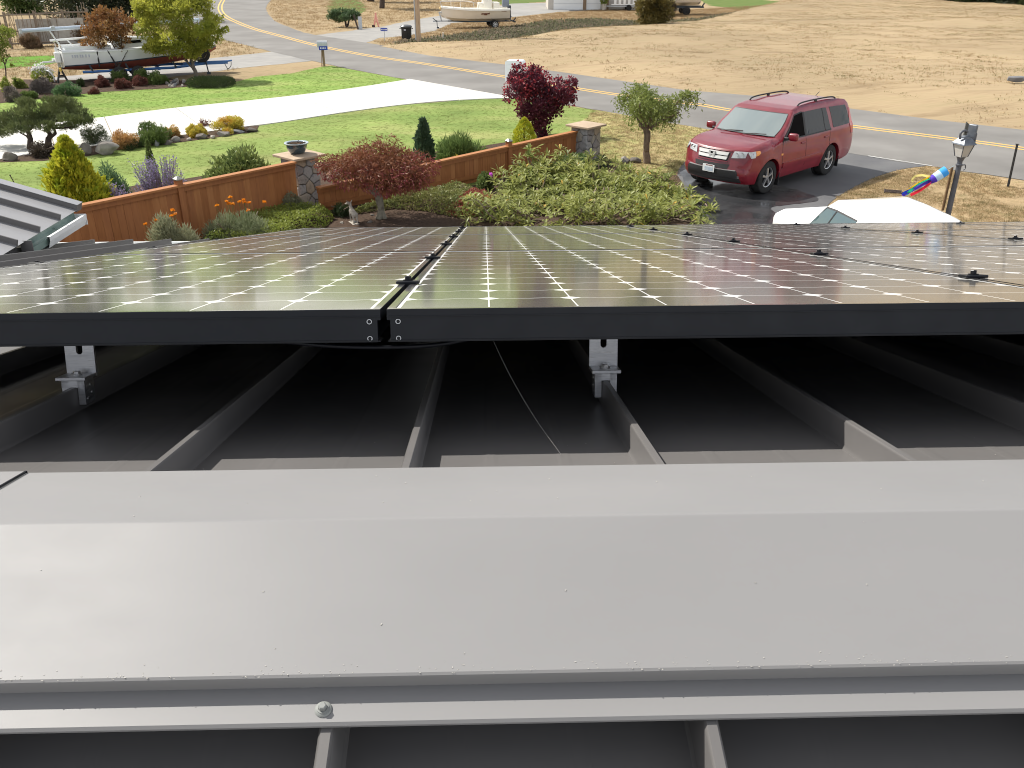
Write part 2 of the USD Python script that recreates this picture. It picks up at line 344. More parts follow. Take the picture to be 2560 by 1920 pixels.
part(wing, 'wall', box((WX - .35, WY1 - 1.2, (WZ - .25) / 2), (.15, 1.6, WZ - .3)), m_wall, world=True)
# ------------------------------------------------------------------ solar panels, in the roof frame
PH = 0.1424                                                  # panel top below the eye
PX0, PT0, PW, PL, PGX, PGT = -0.139, 1.213, 1.046, 1.560, 0.009, 0.006
m_cell = usdkit.material(stage, LOOKS + 'solar_cell', {
    'g': ('geometry', {}), 'p': ('principled_bsdf', {'base_color': (0.045, 0.045, 0.045), 'roughness': 0.6, 'specular_ior_level': 0.1, 'coat_weight': 1.0, 'coat_roughness': 0.1, 'coat_ior': 1.38}),
    'n2': ('noise_texture', {'scale': 2.2, 'detail': 5.0}), 'mr': ('map_range', {'from_min': 0.3, 'from_max': 0.7, 'to_min': 0.085, 'to_max': 0.12}),
    'n3': ('noise_texture', {'scale': 5.0, 'detail': 9.0, 'roughness': 0.7}), 'r3': ('rgb_ramp', {'ramp': [(0.35, (0.072, 0.070, 0.066)), (0.7, (0.105, 0.101, 0.093))]})},
    [('g.position', 'n2.vector'), ('n2.fac', 'mr.value'), ('mr.result', 'p.coat_roughness'), ('g.position', 'n3.vector'), ('n3.fac', 'r3.fac'), ('r3.color', 'p.base_color')], surface='p.BSDF')
m_sheet = M('panel_backsheet', (0.8, 0.8, 0.79), 0.5, 0.2, coat=0.6)
def panel_frame():
    w, h, d = .011, .046, .0
    ms = [*[q for y in (w / 2, PL - w / 2) for q in (box((PW / 2, y, -.0063), (PW, w, .015)), box((PW / 2, y, -.0293), (PW - .009, w, .031)))],
          box((w / 2, PL / 2, -.0063), (w, PL - 2 * w, .015)), box((PW - w / 2, PL / 2, -.0063), (w, PL - 2 * w, .015)), box((w / 2 + .004, PL / 2, -.0293), (w - .008, PL - 2 * w, .031)), box((PW - w / 2 - .004, PL / 2, -.0293), (w - .008, PL - 2 * w, .031)),
          box((PW / 2, .0165, -h + .0022), (PW - .002, .031, .0018)), box((PW / 2, PL - .0165, -h + .0022), (PW - .002, .031, .0018)),
          box((PW / 2, -.0006, -.0086), (PW, .0016, .0012)), box((PW / 2, -.0007, -h + .0038), (PW - .009, .0018, .0012))]
    return join(*ms)
M0 = ROOF @ mat4(np.eye(3), (PX0, PT0, -PH))
panel = thing('solar_panel', cat='solar panel', M=M0, group='solar panels on the roof')
part(panel, 'frame', panel_frame(), m_black)
m_lip = M('frame_lip', (.05, .05, .052), .22, .5, coat=.6)
part(panel, 'frame_lip', join(*[box(c, s) for c, s in (((PW / 2, .0055, .0013), (PW - .001, .0106, .0004)), ((PW / 2, PL - .0055, .0013), (PW - .001, .0106, .0004)), ((.0055, PL / 2, .0013), (.0106, PL - .022, .0004)), ((PW - .0055, PL / 2, .0013), (.0106, PL - .022, .0004)))]), m_lip)
part(panel, 'underside', (np.array([[.0112, .0112, -.004], [PW - .0112, .0112, -.004], [PW - .0112, PL - .0112, -.004], [.0112, PL - .0112, -.004]]), np.array([[0, 2, 1], [0, 3, 2]])), m_black)
CP, CS, CC = .1268, .1247, .0155
cx0, cy0 = (PW - 8 * CP) / 2, (PL - 12 * CP) / 2 - .0075
octs = []
for j in range(12):
    for i in range(8):
        a, b = cx0 + (i + .5) * CP, cy0 + (j + .5) * CP; s, c = CS / 2, CS / 2 - CC
        o = np.array([[c, -s], [s, -c], [s, c], [c, s], [-c, s], [-s, c], [-s, -c], [-c, -s]]) + [a, b]
        if j == 0: o = np.array([[-s, .0113 - b], [s, .0113 - b], [s, 0], [s, c], [c, s], [-c, s], [-s, c], [-s, 0]]) + [a, b]
        octs.append(sg.Polygon(o)); v = np.column_stack([o, np.zeros(8)])
        part(panel, 'cell', (v, np.array([[0, k, k + 1] for k in range(1, 7)])), m_cell)
part(panel, 'backsheet', sheet(sg.box(.0112, .0112, PW - .0112, PL - .0112).difference(so.unary_union(octs)), 0.0), m_sheet)
for xx in (.0155, PW - .0155):
    for zz in (-.0158, -.0395):
        part(panel, 'frame_screw', xf(lathe([(.0025, .0002), (.0027, .0011), (.0035, .0011), (.0037, 0)], 18), mat4(np.array([[1, 0, 0], [0, 0, -1], [0, 1, 0.]]), (xx, -.0004, zz))), m_steel if False else m_alu, label=None)
names_c = ['leftmost column', 'column just right of the left gap', 'third column from the left', 'rightmost column']
names_r = ['nearest row', 'middle row', 'farthest row']
first = True
for c in range(-1, 3):
    for r in range(3):
        if True:
            lab = f'black framed solar panel, {names_r[r]}, {names_c[c + 1]}'
            if c == 0 and r == 0: tag(panel.prim, lab)
            else: copy_of(panel, ROOF @ mat4(np.eye(3), (PX0 + c * (PW + PGX), PT0 + r * (PL + PGT), -PH)), lab, 'solar panel', 'solar panels on the roof')
# extra column whose near edge lies outside the frame
for r in range(3):
    copy_of(panel, ROOF @ mat4(np.eye(3), (PX0 + 3 * (PW + PGX), PT0 + r * (PL + PGT), -PH)), f'black framed solar panel at the right border of the photo, {names_r[r]}', 'solar panel', 'solar panels on the roof')
# clamps in the gaps
def at_roof(px, py, n):
    """roof-frame point on the plane n (below the eye) seen at a photo pixel"""
    d = ROOF[:3, :3].T @ ray(px, py); return d * (-n / d[2])
tc = [at_roof(px, py, PH)[1] for px, py in ((1030, 703), (1103, 632), (1128, 607), (1152, 582), (1162, 573), (1170, 565))]
tc = [PT0 + .40, PT0 + 1.17, PT0 + PL + .45, PT0 + PL + 1.2, PT0 + 2 * PL + .45, PT0 + 2 * PL + 1.22]
clamp = thing('panel_clamp', cat='clamp', M=ROOF @ mat4(np.eye(3), (PX0 - PGX / 2, tc[0], -PH)), group='clamps between the solar panels')
part(clamp, 'clamp_bar', rbox((0, 0, .0045), (.042, .030, .0055), .0015), m_black)
part(clamp, 'clamp_stem', box((0, 0, -.02), (.012, .026, .044)), m_black)
part(clamp, 'bolt', join(lathe([(0, .0155), (.0052, .0155), (.006, .0145), (.006, .008)], 6), lathe([(.0095, .0088), (.0095, .0072), (0, .0072)], 18)), m_black)
cl_r = ['nearest', 'second', 'third', 'fourth', 'fifth', 'farthest']
for gi_, nm in ((0, 'left gap between panels'), (1, 'second gap between panels'), (2, 'third gap between panels'), (3, 'gap at the right border')):
    for q, t in enumerate(tc):
        lab = f'small black bolted clamp, {cl_r[q]} in the {nm}'
        if gi_ == 0 and q == 0: tag(clamp.prim, lab)
        else: copy_of(clamp, ROOF @ mat4(np.eye(3), (PX0 - PGX / 2 + gi_ * (PW + PGX), t, -PH)), lab, 'clamp', 'clamps between the solar panels')
ecl = None
for q, t in enumerate(tc[:4]):
    copy_of(clamp, ROOF @ mat4(np.diag([.8, 1, .35]), (PX0 - PGX * 1.5 - PW, t, -PH)), f'small black end clamp, {cl_r[q]} on the left border of the array', 'clamp', 'clamps between the solar panels')
# feet that hold the array on the seams
def bracket(x, t, lab):
    b = thing('mounting_bracket', lab, 'bracket', M=ROOF @ mat4(np.eye(3), (x, t, -HR)), group='brackets under the solar panels')
    pl = sg.box(-.025, 0, .025, .128).difference(sg.box(-.0055, .044, .0055, .105).union(sg.Point(0, .044).buffer(.0055)).union(sg.Point(0, .105).buffer(.0055)))
    v, f = ext(pl, 0, .006); v = v[:, [0, 2, 1]] * [1, -1, 1] + [0, .024, .0155]
    part(b, 'upright_plate', (v, f[:, ::-1] if False else f), m_alu)
    part(b, 'foot_plate', rbox((0, -.0045, .0185), (.05, .045, .006), .0008), m_alu)
    part(b, 'seam_clamp', join(box((-.0133, 0, -.0065), (.0114, .036, .043)), box((.0133, 0, -.0065), (.0114, .036, .043)), box((0, 0, .0085), (.0385, .036, .0132))), m_alu)
    part(b, 'bolt', join(xf(lathe([(0, .0285), (.0058, .0285), (.0064, .0275), (.0064, .022)], 6), mat4(rotz(.3), (0, 0, 0))), lathe([(.0095, .0232), (.0095, .0216), (0, .0216)], 18)), m_steel)
    sx = 1 if x < 0 else -1
    for yy, zz in ((-.009, -.018), (.008, -.010), (.004, .004)):
        part(b, 'set_screw', xf(lathe([(0, .0015), (.0022, .0012), (.0026, 0)], 10), mat4(np.array([[0, 0, sx], [0, 1, 0], [1, 0, 0.]]), (.0191 * sx, yy, zz))), m_steel)
    return b
bracket(RIB0 + RIBW, 1.50, 'bare aluminium bracket clamped on the seam right of the picture centre')
bracket(RIB0 - 2 * RIBW, 1.50, 'bare aluminium bracket clamped on the seam near the left picture edge')
# wire hanging below the gap, and a strand of spider silk
wire = [roofw(PX0 - .16, PT0 + .03, -PH - .046), roofw(PX0 - .08, PT0 + .025, -PH - .0535), roofw(PX0 + .0, PT0 + .022, -PH - .0555), roofw(PX0 + .07, PT0 + .025, -PH - .053), roofw(PX0 + .13, PT0 + .04, -PH - .044)]
single('cable', tube(spline(wire, 6), .0032, 8), m_black, 'thin black cable sagging under the gap between two solar panels', 'cable', smooth=True)
a = roofw(.0 + .005, PT0 + .06, -PH - .045); b_ = roofw(.1, 1.16, -HP + .004)
single('silk_strand', tube(spline([a, a * .7 + b_ * .3 + [0, 0, -.012], a * .35 + b_ * .65 + [0, 0, -.012], b_], 5), .00014, 4), M('silk', (.4, .4, .38), .5), 'thin pale strand of spider silk hanging from the panel edge to the roof', 'spider silk')
# dust and grit on the metal
g = R0(5); ms = []
for _ in range(80):
    t = g.random()
    if t < .5:
        p = (CAPM @ np.array([g.uniform(-.6, .6), 0, 0, 1]))[:3]; d = g.uniform(.01, .17); sgn = g.choice([-1, 1])
        p = p + rotz(YAW) @ np.array([0, sgn * d * ca, -d * sa + .0015])
    else: p = roofw(g.uniform(-.9, 1.1), g.uniform(.98, 1.45), -HP + .0006)
    s = g.uniform(.0003, .0009); ms.append(box(p, (s * g.uniform(1, 2.5), s, s * .6), rotz(g.uniform(0, 3))))
for _ in range(260):
    p = (CAPM @ np.array([g.uniform(-.6, .6), 0, 0, 1]))[:3]; d = .1675 - abs(g.normal()) * .0055; p = p + rotz(YAW) @ np.array([0, -d * ca, -d * sa + .0014]); s = g.uniform(.0002, .0006); ms.append(box(p, (s * g.uniform(1, 3.5), s, s * .4), rotz(g.normal() * .5)))
struct('roof_grit', join(*ms), m_dirt, kind='stuff', label='pale specks of grit lying on the metal roof', cat='grit')
# ------------------------------------------------------------------ ground, road, drives, lawns, beds
m_ground = M('dry_ground', (0.25, 0.18, 0.105), 0.9, 0.1, ns=1.3, c2=(0.31, 0.235, 0.14), c3=(0.21, 0.17, 0.09), big=(0.12, .18), bump=.5, bs=9, bd=.05)
m_field = M('dry_field', (0.23, 0.17, 0.102), 0.9, 0.1, ns=0.9, c2=(0.32, 0.245, 0.15), c3=(0.28, 0.225, 0.13), det=9, stretch=(0.35, 1.5, 1.0), big=(0.07, .2), bump=.35, bs=5, bd=.07)
m_road = M('road_asphalt', (0.165, 0.158, 0.148), 0.85, 0.2, ns=0.5, c2=(0.205, 0.198, 0.186), det=10, big=(0.25, .1), bump=.35, bs=120, bd=.006)
m_lot = M('gravel_lot', (0.24, 0.235, 0.225), 0.9, 0.2, ns=1.2, c2=(0.3, 0.29, 0.27), det=10, big=(0.2, .12), bump=.4, bs=60, bd=.01)
m_drive = M('drive_asphalt', (0.085, 0.085, 0.09), 0.7, 0.4, ns=0.9, c2=(0.12, 0.12, 0.12), det=10, big=(0.4, .2), bump=.3, bs=110, bd=.006)
m_wet = M('wet_asphalt', (0.022, 0.023, 0.025), 0.2, 0.5, ns=1.3, c2=(0.04, 0.04, 0.042), rr=(1.1, 0.03, 0.45), bump=.06, bs=60, bd=.004)
m_conc = M('pale_concrete', (0.50, 0.495, 0.46), 0.85, 0.2, ns=1.5, c2=(0.57, 0.56, 0.525), det=8, big=(.3, .05), bump=.15, bs=90, bd=.004)
m_lawn = M('lawn', (0.135, 0.20, 0.05), 0.9, 0.1, ns=0.45, c2=(0.19, 0.245, 0.07), c3=(0.265, 0.27, 0.105), det=4, stretch=(.5, 1.3, 1), big=(.35, .2), bump=.25, bs=40, bd=.015)
m_lawn_b = M('lawn_deep', (0.14, 0.235, 0.045), 0.9, 0.1, ns=0.7, c2=(0.19, 0.27, 0.065), c3=(0.25, 0.285, 0.095), det=4, stretch=(.5, 1.3, 1), big=(.3, .14), bump=.25, bs=36, bd=.015)
m_verge = M('dry_verge', (0.2, 0.24, 0.075), 0.9, 0.1, ns=0.6, c2=(0.33, 0.29, 0.13), c3=(0.38, 0.30, 0.16), det=8, big=(.4, .15), bump=.5, bs=20, bd=.03)
m_mulch = M('bark_mulch', (0.05, 0.033, 0.024), 0.95, 0.1, ns=9, c2=(0.085, 0.058, 0.042), c3=(0.035, 0.024, 0.018), det=8, bump=.9, bs=30, bd=.04)
m_yel = M('yellow_paint', (0.56, 0.36, 0.10), 0.8, 0.2, ns=3.0, c2=(0.62, 0.42, 0.15), det=8)
m_whitep = M('white_paint', (0.55, 0.55, 0.53), 0.8, ns=4.0, c2=(0.3, 0.3, 0.29), det=8)
struct('ground', sheet([(-500, -60), (500, -60), (500, 1500), (-500, 1500)], 0.0), m_ground)
# the road: both edges from the photo, carried on beyond the frame
near_e = [(3300, 600), (2900, 520), (2560, 452), (2397, 428), (2186, 394), (1980, 358), (1772, 324), (1569, 289), (1445, 268), (1280, 245), (1130, 220), (1022, 200), (866, 171), (767, 150), (669, 127), (610, 112), (551, 97), (508, 80), (480, 60), (468, 35), (470, 0)]
far_e = [(678, 0), (668, 12), (666, 24), (674, 40), (690, 54), (712, 64), (770, 84), (850, 97), (952, 113), (1074, 136), (1280, 160), (1425, 179), (1569, 200), (1714, 220), (1920, 236), (2122, 264), (2325, 290), (2560, 316), (2900, 362), (3300, 420)]
nE, fE = spline(pix(near_e), 5), spline(pix(far_e), 5)
ext_n, ext_f = nE[-1] + np.array([9, 40]), fE[0] + np.array([16, 40])
road_poly = sg.Polygon(np.vstack([nE, [ext_n, ext_f], fE])).buffer(0)
g = R0(11)
def rough_edge(P, amp, seed):
    return wavy(np.array(P.exterior.coords)[:-1], amp=amp, seed=seed)
struct('road', sheet(rough_edge(road_poly, .03, 3), 0.012), m_road)
yl = [(3300, 510), (2900, 432), (2560, 373), (2354, 345), (2125, 316), (1838, 278), (1743, 262), (1540, 237), (1404, 216), (1262, 192.5), (1074, 162), (929, 141), (796, 115), (700, 90), (640, 74), (595, 57), (565, 42), (552, 28), (551, 14), (558, 0)]
yc = spline(pix(yl), 8)
def strip(c, off, w):
    t = np.gradient(c, axis=0); t /= np.linalg.norm(t, axis=1, keepdims=True); n = np.column_stack([-t[:, 1], t[:, 0]])
    a, b = c + n * (off - w / 2), c + n * (off + w / 2)
    v = np.vstack([a, b]); k = len(c); f = []
    for i in range(k - 1): f += [[i, i + 1, k + i], [i + 1, k + i + 1, k + i]]
    return np.column_stack([v, np.full(len(v), 0.0)]), np.array(f)
for o in (-.16, .16):
    v, f = strip(yc, o, .125); v[:, 2] = .0165
    f = np.vstack([f, f[:, ::-1]])[:len(f)]
    struct('yellow_line', (v, f[:, ::-1]), m_yel)
v, f = strip(spline(pix([(2330, 416), (2240, 402), (2170, 391)]), 6), 0, .07); v[:, 2] = .017
struct('road_edge_line', (v, f[:, ::-1]), m_whitep)
# driveway of the neighbours across the road, and their concrete lot
lot = [(790, 88), (880, 77), (958, 66), (1039, 49), (1110, 38), (1200, 24), (1280, 9), (1400, 6), (1500, -14), (1530, 18), (1500, 24), (1396, 30), (1280, 43), (1200, 51), (1132, 58), (1083, 78), (999, 92), (952, 95), (926, 104), (905, 112)]
struct('side_drive', sheet(wavy(pix(lot), amp=.06, seed=4), 0.008), m_lot)
# gravel strip with the sailing boat
bl = [(130, 194), (300, 178), (530, 146), (640, 134), (700, 126), (790, 148), (767, 154), (640, 166), (508, 181), (414, 195), (300, 205), (139, 212)]
struct('boat_lot', sheet(wavy(pix(bl), amp=.08, seed=5), 0.006), m_lot)
# pale concrete driveway in slabs
dv_u = spline(pix([(-250, 352), (0, 322), (120, 310), (231, 298), (434, 272), (640, 251), (756, 238), (900, 219), (990, 205), (1024, 199)]), 8)
dv_l = spline(pix([(1290, 246), (1262, 246.5), (1175, 250), (1080, 256), (973, 267), (842, 285), (700, 307), (607, 319), (451, 340), (185, 372), (69, 388), (0, 400), (-250, 440)]), 8)
drive_poly = sg.Polygon(np.vstack([dv_u, dv_l])).buffer(0)
cd = thing('concrete_driveway', kind='structure')
cuts = [[(262, 296), (290, 360)], [(440, 272), (520, 330)], [(735, 241), (850, 283)], [(1010, 200), (1150, 252)], [(120, 310), (140, 380)]]
pieces = [drive_poly]
for a, b in cuts:
    a, b = np.array(G2(*a)), np.array(G2(*b)); d = (b - a) / np.linalg.norm(b - a); ln = sg.LineString([a - d * 4, b + d * 4]).buffer(.012)
    pieces = [q for p in pieces for q in getattr(p.difference(ln), 'geoms', [p.difference(ln)]) if q.area > .05]
for p in pieces: part(cd, 'slab', join(ext(p, -.05, .03)), m_conc)
# near driveway where the cars stand, with its wet patch
dw = spline(pix([(1800, 328), (1740, 380), (1694, 431), (1720, 500), (1760, 580), (1700, 760)]), 6)
dwr = spline(pix([(2250, 760), (2050, 600), (2062, 530), (2091, 495), (2175, 449), (2253, 424), (2330, 414)]), 6)
struct('driveway', sheet(np.vstack([dw, dwr]), 0.008), m_drive)
wet = spline(pix([(1700, 432), (1745, 420), (1850, 440), (1935, 462), (2000, 478), (2045, 500), (1985, 512), (1925, 520), (1960, 545), (1990, 580), (1770, 580), (1735, 500), (1700, 432)]), 6)
struct('wet_patch', sheet(wavy(wet, amp=.02, seed=8), 0.0125), m_wet)
# lawns
road_b = road_poly.buffer(.05)
lawnA = sg.Polygon(np.vstack([pix([(-300, 520), (-300, 430), (0, 400), (185, 372), (451, 338), (640, 316), (842, 284), (973, 266), (1175, 249), (1262, 246), (1290, 246), (1445, 268), (1569, 289), (1772, 324), (1800, 332), (1735, 385), (1690, 432), (1690, 470), (1500, 470), (800, 560), (200, 640), (-300, 760)])])).buffer(0).difference(road_b).difference(drive_poly)
struct('front_lawn', sheet(lawnA, 0.004), m_lawn)
vp = sg.Polygon(pix([(1480, 276), (1600, 296), (1772, 326), (1795, 334), (1735, 385), (1690, 432), (1690, 470), (1560, 450), (1500, 400), (1440, 330)])).buffer(0).difference(road_b)
struct('dry_lawn_corner', sheet(wavy(np.array(vp.exterior.coords)[:-1], amp=.25, seed=31), 0.0078), m_verge)
lawnB = sg.Polygon(pix([(-300, 400), (-300, 300), (0, 256), (101, 245), (260, 228), (420, 219), (570, 210), (640, 192), (727, 184), (799, 168), (842, 163), (880, 172), (1024, 199), (900, 219), (756, 239), (640, 251), (434, 273), (231, 299), (0, 324)])).buffer(0).difference(road_b).difference(drive_poly)
struct('strip_lawn', sheet(lawnB, 0.005), m_lawn_b)
struct('grass_patch', sheet(wavy(pix([(-60, 148), (14, 144), (138, 138), (150, 150), (136, 161), (0, 171), (-60, 176)]), amp=.2, seed=6), .005), M('green_patch', (0.08, 0.2, 0.02), .9, .1, ns=1.0, c2=(.12, .24, .03)))
struct('grass_patch', sheet(wavy(pix([(828, -4), (900, -4), (915, 25), (890, 45), (830, 40), (822, 20)]), amp=.3, seed=7), .005), M('green_patch_far', (0.085, 0.14, 0.03), .9, .1, ns=1.0, c2=(.13, .16, .05)))
struct('grass_patch', sheet(wavy(pix([(1210, -6), (1360, -14), (1380, 3), (1300, 9), (1230, 12)]), amp=.3, seed=71), .005), UsdShade.Material.Get(stage, LOOKS + 'green_patch_far'))
struct('grass_patch', sheet(wavy(pix([(1740, -4), (1860, -4), (1990, 8), (1960, 22), (1850, 24), (1760, 10)]), amp=.3, seed=72), .005), UsdShade.Material.Get(stage, LOOKS + 'green_patch_far'))
# mulch beds
bedB = [(-200, 262), (0, 225), (60, 200), (130, 200), (200, 200), (300, 197), (420, 196), (470, 205), (575, 205), (570, 211), (420, 221), (260, 230), (101, 247), (0, 259), (-200, 300)]
struct('garden_bed', sheet(wavy(pix(bedB), amp=.06, seed=9), .012), m_mulch)
bedA = [(-200, 404), (0, 398), (69, 387), (185, 371), (451, 339), (607, 318), (650, 314), (640, 330), (521, 347), (379, 365), (289, 376), (226, 391), (110, 402), (0, 406), (-200, 425)]
struct('garden_bed', sheet(wavy(pix(bedA), amp=.04, seed=10), .012), m_mulch)
bedC = sg.Polygon(pix([(-400, 900), (-300, 560), (185, 535), (760, 523), (1000, 500), (1300, 440), (1470, 400), (1560, 420), (1600, 440), (1690, 440), (1730, 500), (1765, 580), (1700, 900)]))
struct('planting_bed', sheet(rough_edge(bedC.buffer(0), .05, 12), .016), m_mulch)
bedD = sg.Polygon(pix([(100, 530), (100, 500), (300, 470), (700, 415), (1000, 390), (1250, 360), (1440, 330), (1450, 340), (1050, 415), (800, 475), (745, 515), (400, 560)]))
struct('garden_bed', sheet(rough_edge(bedD.buffer(0), .05, 13), .013), m_mulch)
# dry verge on the right, with its grass
verge = sg.Polygon(np.vstack([pix([(2330, 417), (2253, 427), (2175, 452), (2091, 498), (2062, 533), (2050, 600), (2300, 760), (3400, 760), (3300, 610), (2900, 524), (2560, 457), (2397, 432)])])).buffer(0)
struct('dry_verge', sheet(wavy(np.array(verge.exterior.coords)[:-1], amp=.03, seed=14), .014), M('dry_verge_right', (0.26, 0.195, 0.105), 0.9, 0.1, ns=2.2, c2=(0.34, 0.25, 0.145), c3=(0.2, 0.17, 0.08), det=9, big=(.6, .2), bump=.6, bs=18, bd=.04))
# the mown field: a gently uneven sheet beyond the road
fp = sg.Polygon(np.vstack([pix([(952, 116), (1074, 140), (1280, 164), (1425, 184), (1569, 205), (1714, 226), (1920, 243), (2122, 272), (2325, 299), (2560, 326), (2900, 376), (3300, 436)]), [(95, 42), (150, 120), (40, 150)], pix([(1950, 4), (1700, 60), (1400, 80), (1200, 110), (1000, 112)])])).buffer(0)
def field_h(XY):
    P = np.column_stack([np.asarray(XY, float), np.zeros(len(XY))]); d = shapely.distance(shapely.points(P[:, :2]), fp.exterior)
    return np.clip(d / 3.5, 0, 1) * (.10 + .5 * meshkit.fbm(P * [.05, .09, 1], 3) + .14 * meshkit.fbm(P * [.35, .6, 1], 4)) + .004 + np.exp(-((d - 1.6) / 1.1) ** 2) * .18 * meshkit.noise(P * [.15, .15, 1], 5)
from scipy.spatial import Delaunay
x0, y0, x1, y1 = fp.bounds
gx, gy = np.meshgrid(np.arange(x0, x1, .9), np.arange(y0, y1, .9)); P = np.column_stack([gx.ravel(), gy.ravel()]) + R0(77).uniform(-.2, .2, (gx.size, 2))
P = P[shapely.contains_xy(fp.buffer(-.3), P[:, 0], P[:, 1])]
rim = fp.exterior; P = np.vstack([[rim.interpolate(t).coords[0] for t in np.arange(0, rim.length, .4)], P])
T = Delaunay(P).simplices; cen = P[T].mean(1); T = T[shapely.contains_xy(fp, cen[:, 0], cen[:, 1])]
struct('dry_field', (np.column_stack([P, field_h(P)]), T), m_field, smooth=True)
def field_z(xy): return np.where(shapely.contains_xy(fp, xy[:, 0], xy[:, 1]), field_h(xy), 0)
# ---- grass blades: tufts scattered over lawns, verges and field
def tuft(seed, n, h, w, spread, lean):
    g = R0(seed); V, F = [], []
    for i in range(n):
        a = g.uniform(0, 2 * PI); r = spread * math.sqrt(g.random()); p = np.array([r * math.cos(a), r * math.sin(a), 0])
        b = g.uniform(0, 2 * PI); L = h * g.uniform(.55, 1.15); t = np.array([math.cos(b), math.sin(b), 0]); s = np.array([-t[1], t[0], 0]) * w
        k = g.uniform(.1, lean); m = p + t * L * k * .4 + [0, 0, L * .6]; e = p + t * L * k * 1.1 + [0, 0, L * (1 - .35 * k)]
        j = len(V) * 5; V.append(np.array([p - s, p + s, m + s * .7, m - s * .7, e])); F += [[j, j + 1, j + 2], [j, j + 2, j + 3], [j + 3, j + 2, j + 4]]
    return np.vstack(V), np.array(F)
def scatter(name, label, cat, poly, n, protos, mats, smin, smax, seed, z=0.0, dens=None, clear=()):
    g = R0(seed); x0, y0, x1, y1 = poly.bounds; pts = np.zeros((0, 2))
    while len(pts) < n:
        q = np.column_stack([g.uniform(x0, x1, n * 3), g.uniform(y0, y1, n * 3)]); q = q[shapely.contains_xy(poly, q[:, 0], q[:, 1])]
        if dens is not None: q = q[g.random(len(q)) < dens(q)]
        pts = np.vstack([pts, q])
    pts = pts[:n]; p = path_in('/World', name); pi = UsdGeom.PointInstancer.Define(stage, p); tg = []
    for k, (m, mt) in enumerate(zip(protos, mats)):
        usdkit.mesh(stage, f'{p}/blades_{k}' if k else f'{p}/blades', m, mt); tg.append(Sdf.Path(f'{p}/blades_{k}' if k else f'{p}/blades'))
    pi.CreatePrototypesRel().SetTargets(tg)
    zz = z(pts) if callable(z) else np.full(len(pts), z)
    pi.CreatePositionsAttr(Vt.Vec3fArray.FromNumpy(np.column_stack([pts, zz]).astype(np.float32)))
    pi.CreateProtoIndicesAttr(Vt.IntArray.FromNumpy(g.integers(0, len(protos), len(pts)).astype(np.int32)))
    a = g.uniform(0, 2 * PI, len(pts)); s = g.uniform(smin, smax, len(pts))
    pi.CreateOrientationsAttr(Vt.QuathArray([Gf.Quath(float(math.cos(t / 2)), 0, 0, float(math.sin(t / 2))) for t in a]))
    pi.CreateScalesAttr(Vt.Vec3fArray.FromNumpy(np.column_stack([s, s, s * g.uniform(.7, 1.3, len(pts))]).astype(np.float32)))
    tag(pi, label, cat, kind='stuff'); return pi
mg1 = M('grass_green', (0.17, 0.27, 0.055), .7, .25, island=.25, trans=.5); mg2 = M('grass_olive', (0.25, 0.29, 0.085), .7, .25, island=.4, trans=.35)
mg3 = M('grass_deep', (0.17, 0.30, 0.055), .7, .25, island=.4, trans=.35)
ms1 = M('straw', (0.46, 0.345, 0.17), .8, .2, island=.35, trans=.3); ms2 = M('straw_pale', (0.55, 0.43, 0.22), .8, .2, island=.3, trans=.3); ms3 = M('straw_green', (0.3, 0.275, 0.11), .8, .2, island=.35, trans=.3)
tl = [tuft(k, 14, .035, .0035, .10, 1.2) for k in range(3)]; td = [tuft(10 + k, 14, .07, .004, .14, 1.8) for k in range(3)]
def patch_d(f, lo, s): return lambda q: np.clip((meshkit.fbm(np.column_stack([q * f, np.zeros(len(q))]), s) - lo) * 5, .06, 1)
scatter('lawn_grass', 'short green blades of the front lawn', 'grass', lawnA.difference(bedD).difference(vp), 12000, tl, [mg1, mg2, mg2], .3, .7, 21, .004)
scatter('strip_grass', 'short bright green blades of the lawn strip beyond the concrete driveway', 'grass', lawnB, 6000, tl, [mg3, mg3, mg1], .35, .8, 22, .005)
scatter('verge_grass', 'dry and green tufts on the grass corner by the weeping tree', 'grass', vp, 4000, td, [ms2, mg2, ms2], .35, .8, 23, .008)
scatter('verge_grass', 'dry straw coloured tufts on the bank round the lamp post', 'grass', verge, 11000, td, [ms2, ms2, ms3], .3, .8, 24, .014, patch_d(.9, .33, 7))
scatter('field_grass', 'dry straw tufts standing on the mown field', 'grass', fp, 42000, [tuft(30 + k, 12, .055, .008, .30, 2.4) for k in range(3)], [ms1, ms2, ms3], .6, 1.5, 25, field_z, patch_d(.25, .3, 8))
others = sg.Polygon(pix([(-300, 190), (-300, 60), (500, 60), (640, 120), (640, 170), (300, 200)])).buffer(0)
oth2 = sg.Polygon(np.vstack([pix([(690, 54), (770, 82), (880, 75), (1039, 47), (1150, 25), (1250, 5)]), [(5, 125), (-30, 125)], pix([(680, -2), (668, 24)])])).buffer(0)
oth3 = sg.Polygon(pix([(930, 104), (1083, 80), (1132, 60), (1280, 45), (1400, 32), (1520, 22), (1640, 30), (1900, 14), (1940, 20), (1700, 62), (1400, 82), (1200, 112), (960, 113)])).buffer(0)
scatter('rough_grass', 'dry grass left of the road round the sailing boat', 'grass', others.difference(sg.Polygon(pix(bl)).buffer(0)).difference(road_b), 5000, td, [ms1, ms2, ms3], .8, 2.0, 26)
scatter('rough_grass', 'dry grass on the far corner inside the bend of the road', 'grass', oth2, 9000, td, [ms1, ms2, ms2], .8, 2.0, 27)
scatter('rough_grass', 'dry grass round the motor boat and the neighbouring house', 'grass', oth3, 9000, td, [ms1, ms2, ms1], .8, 2.0, 28)
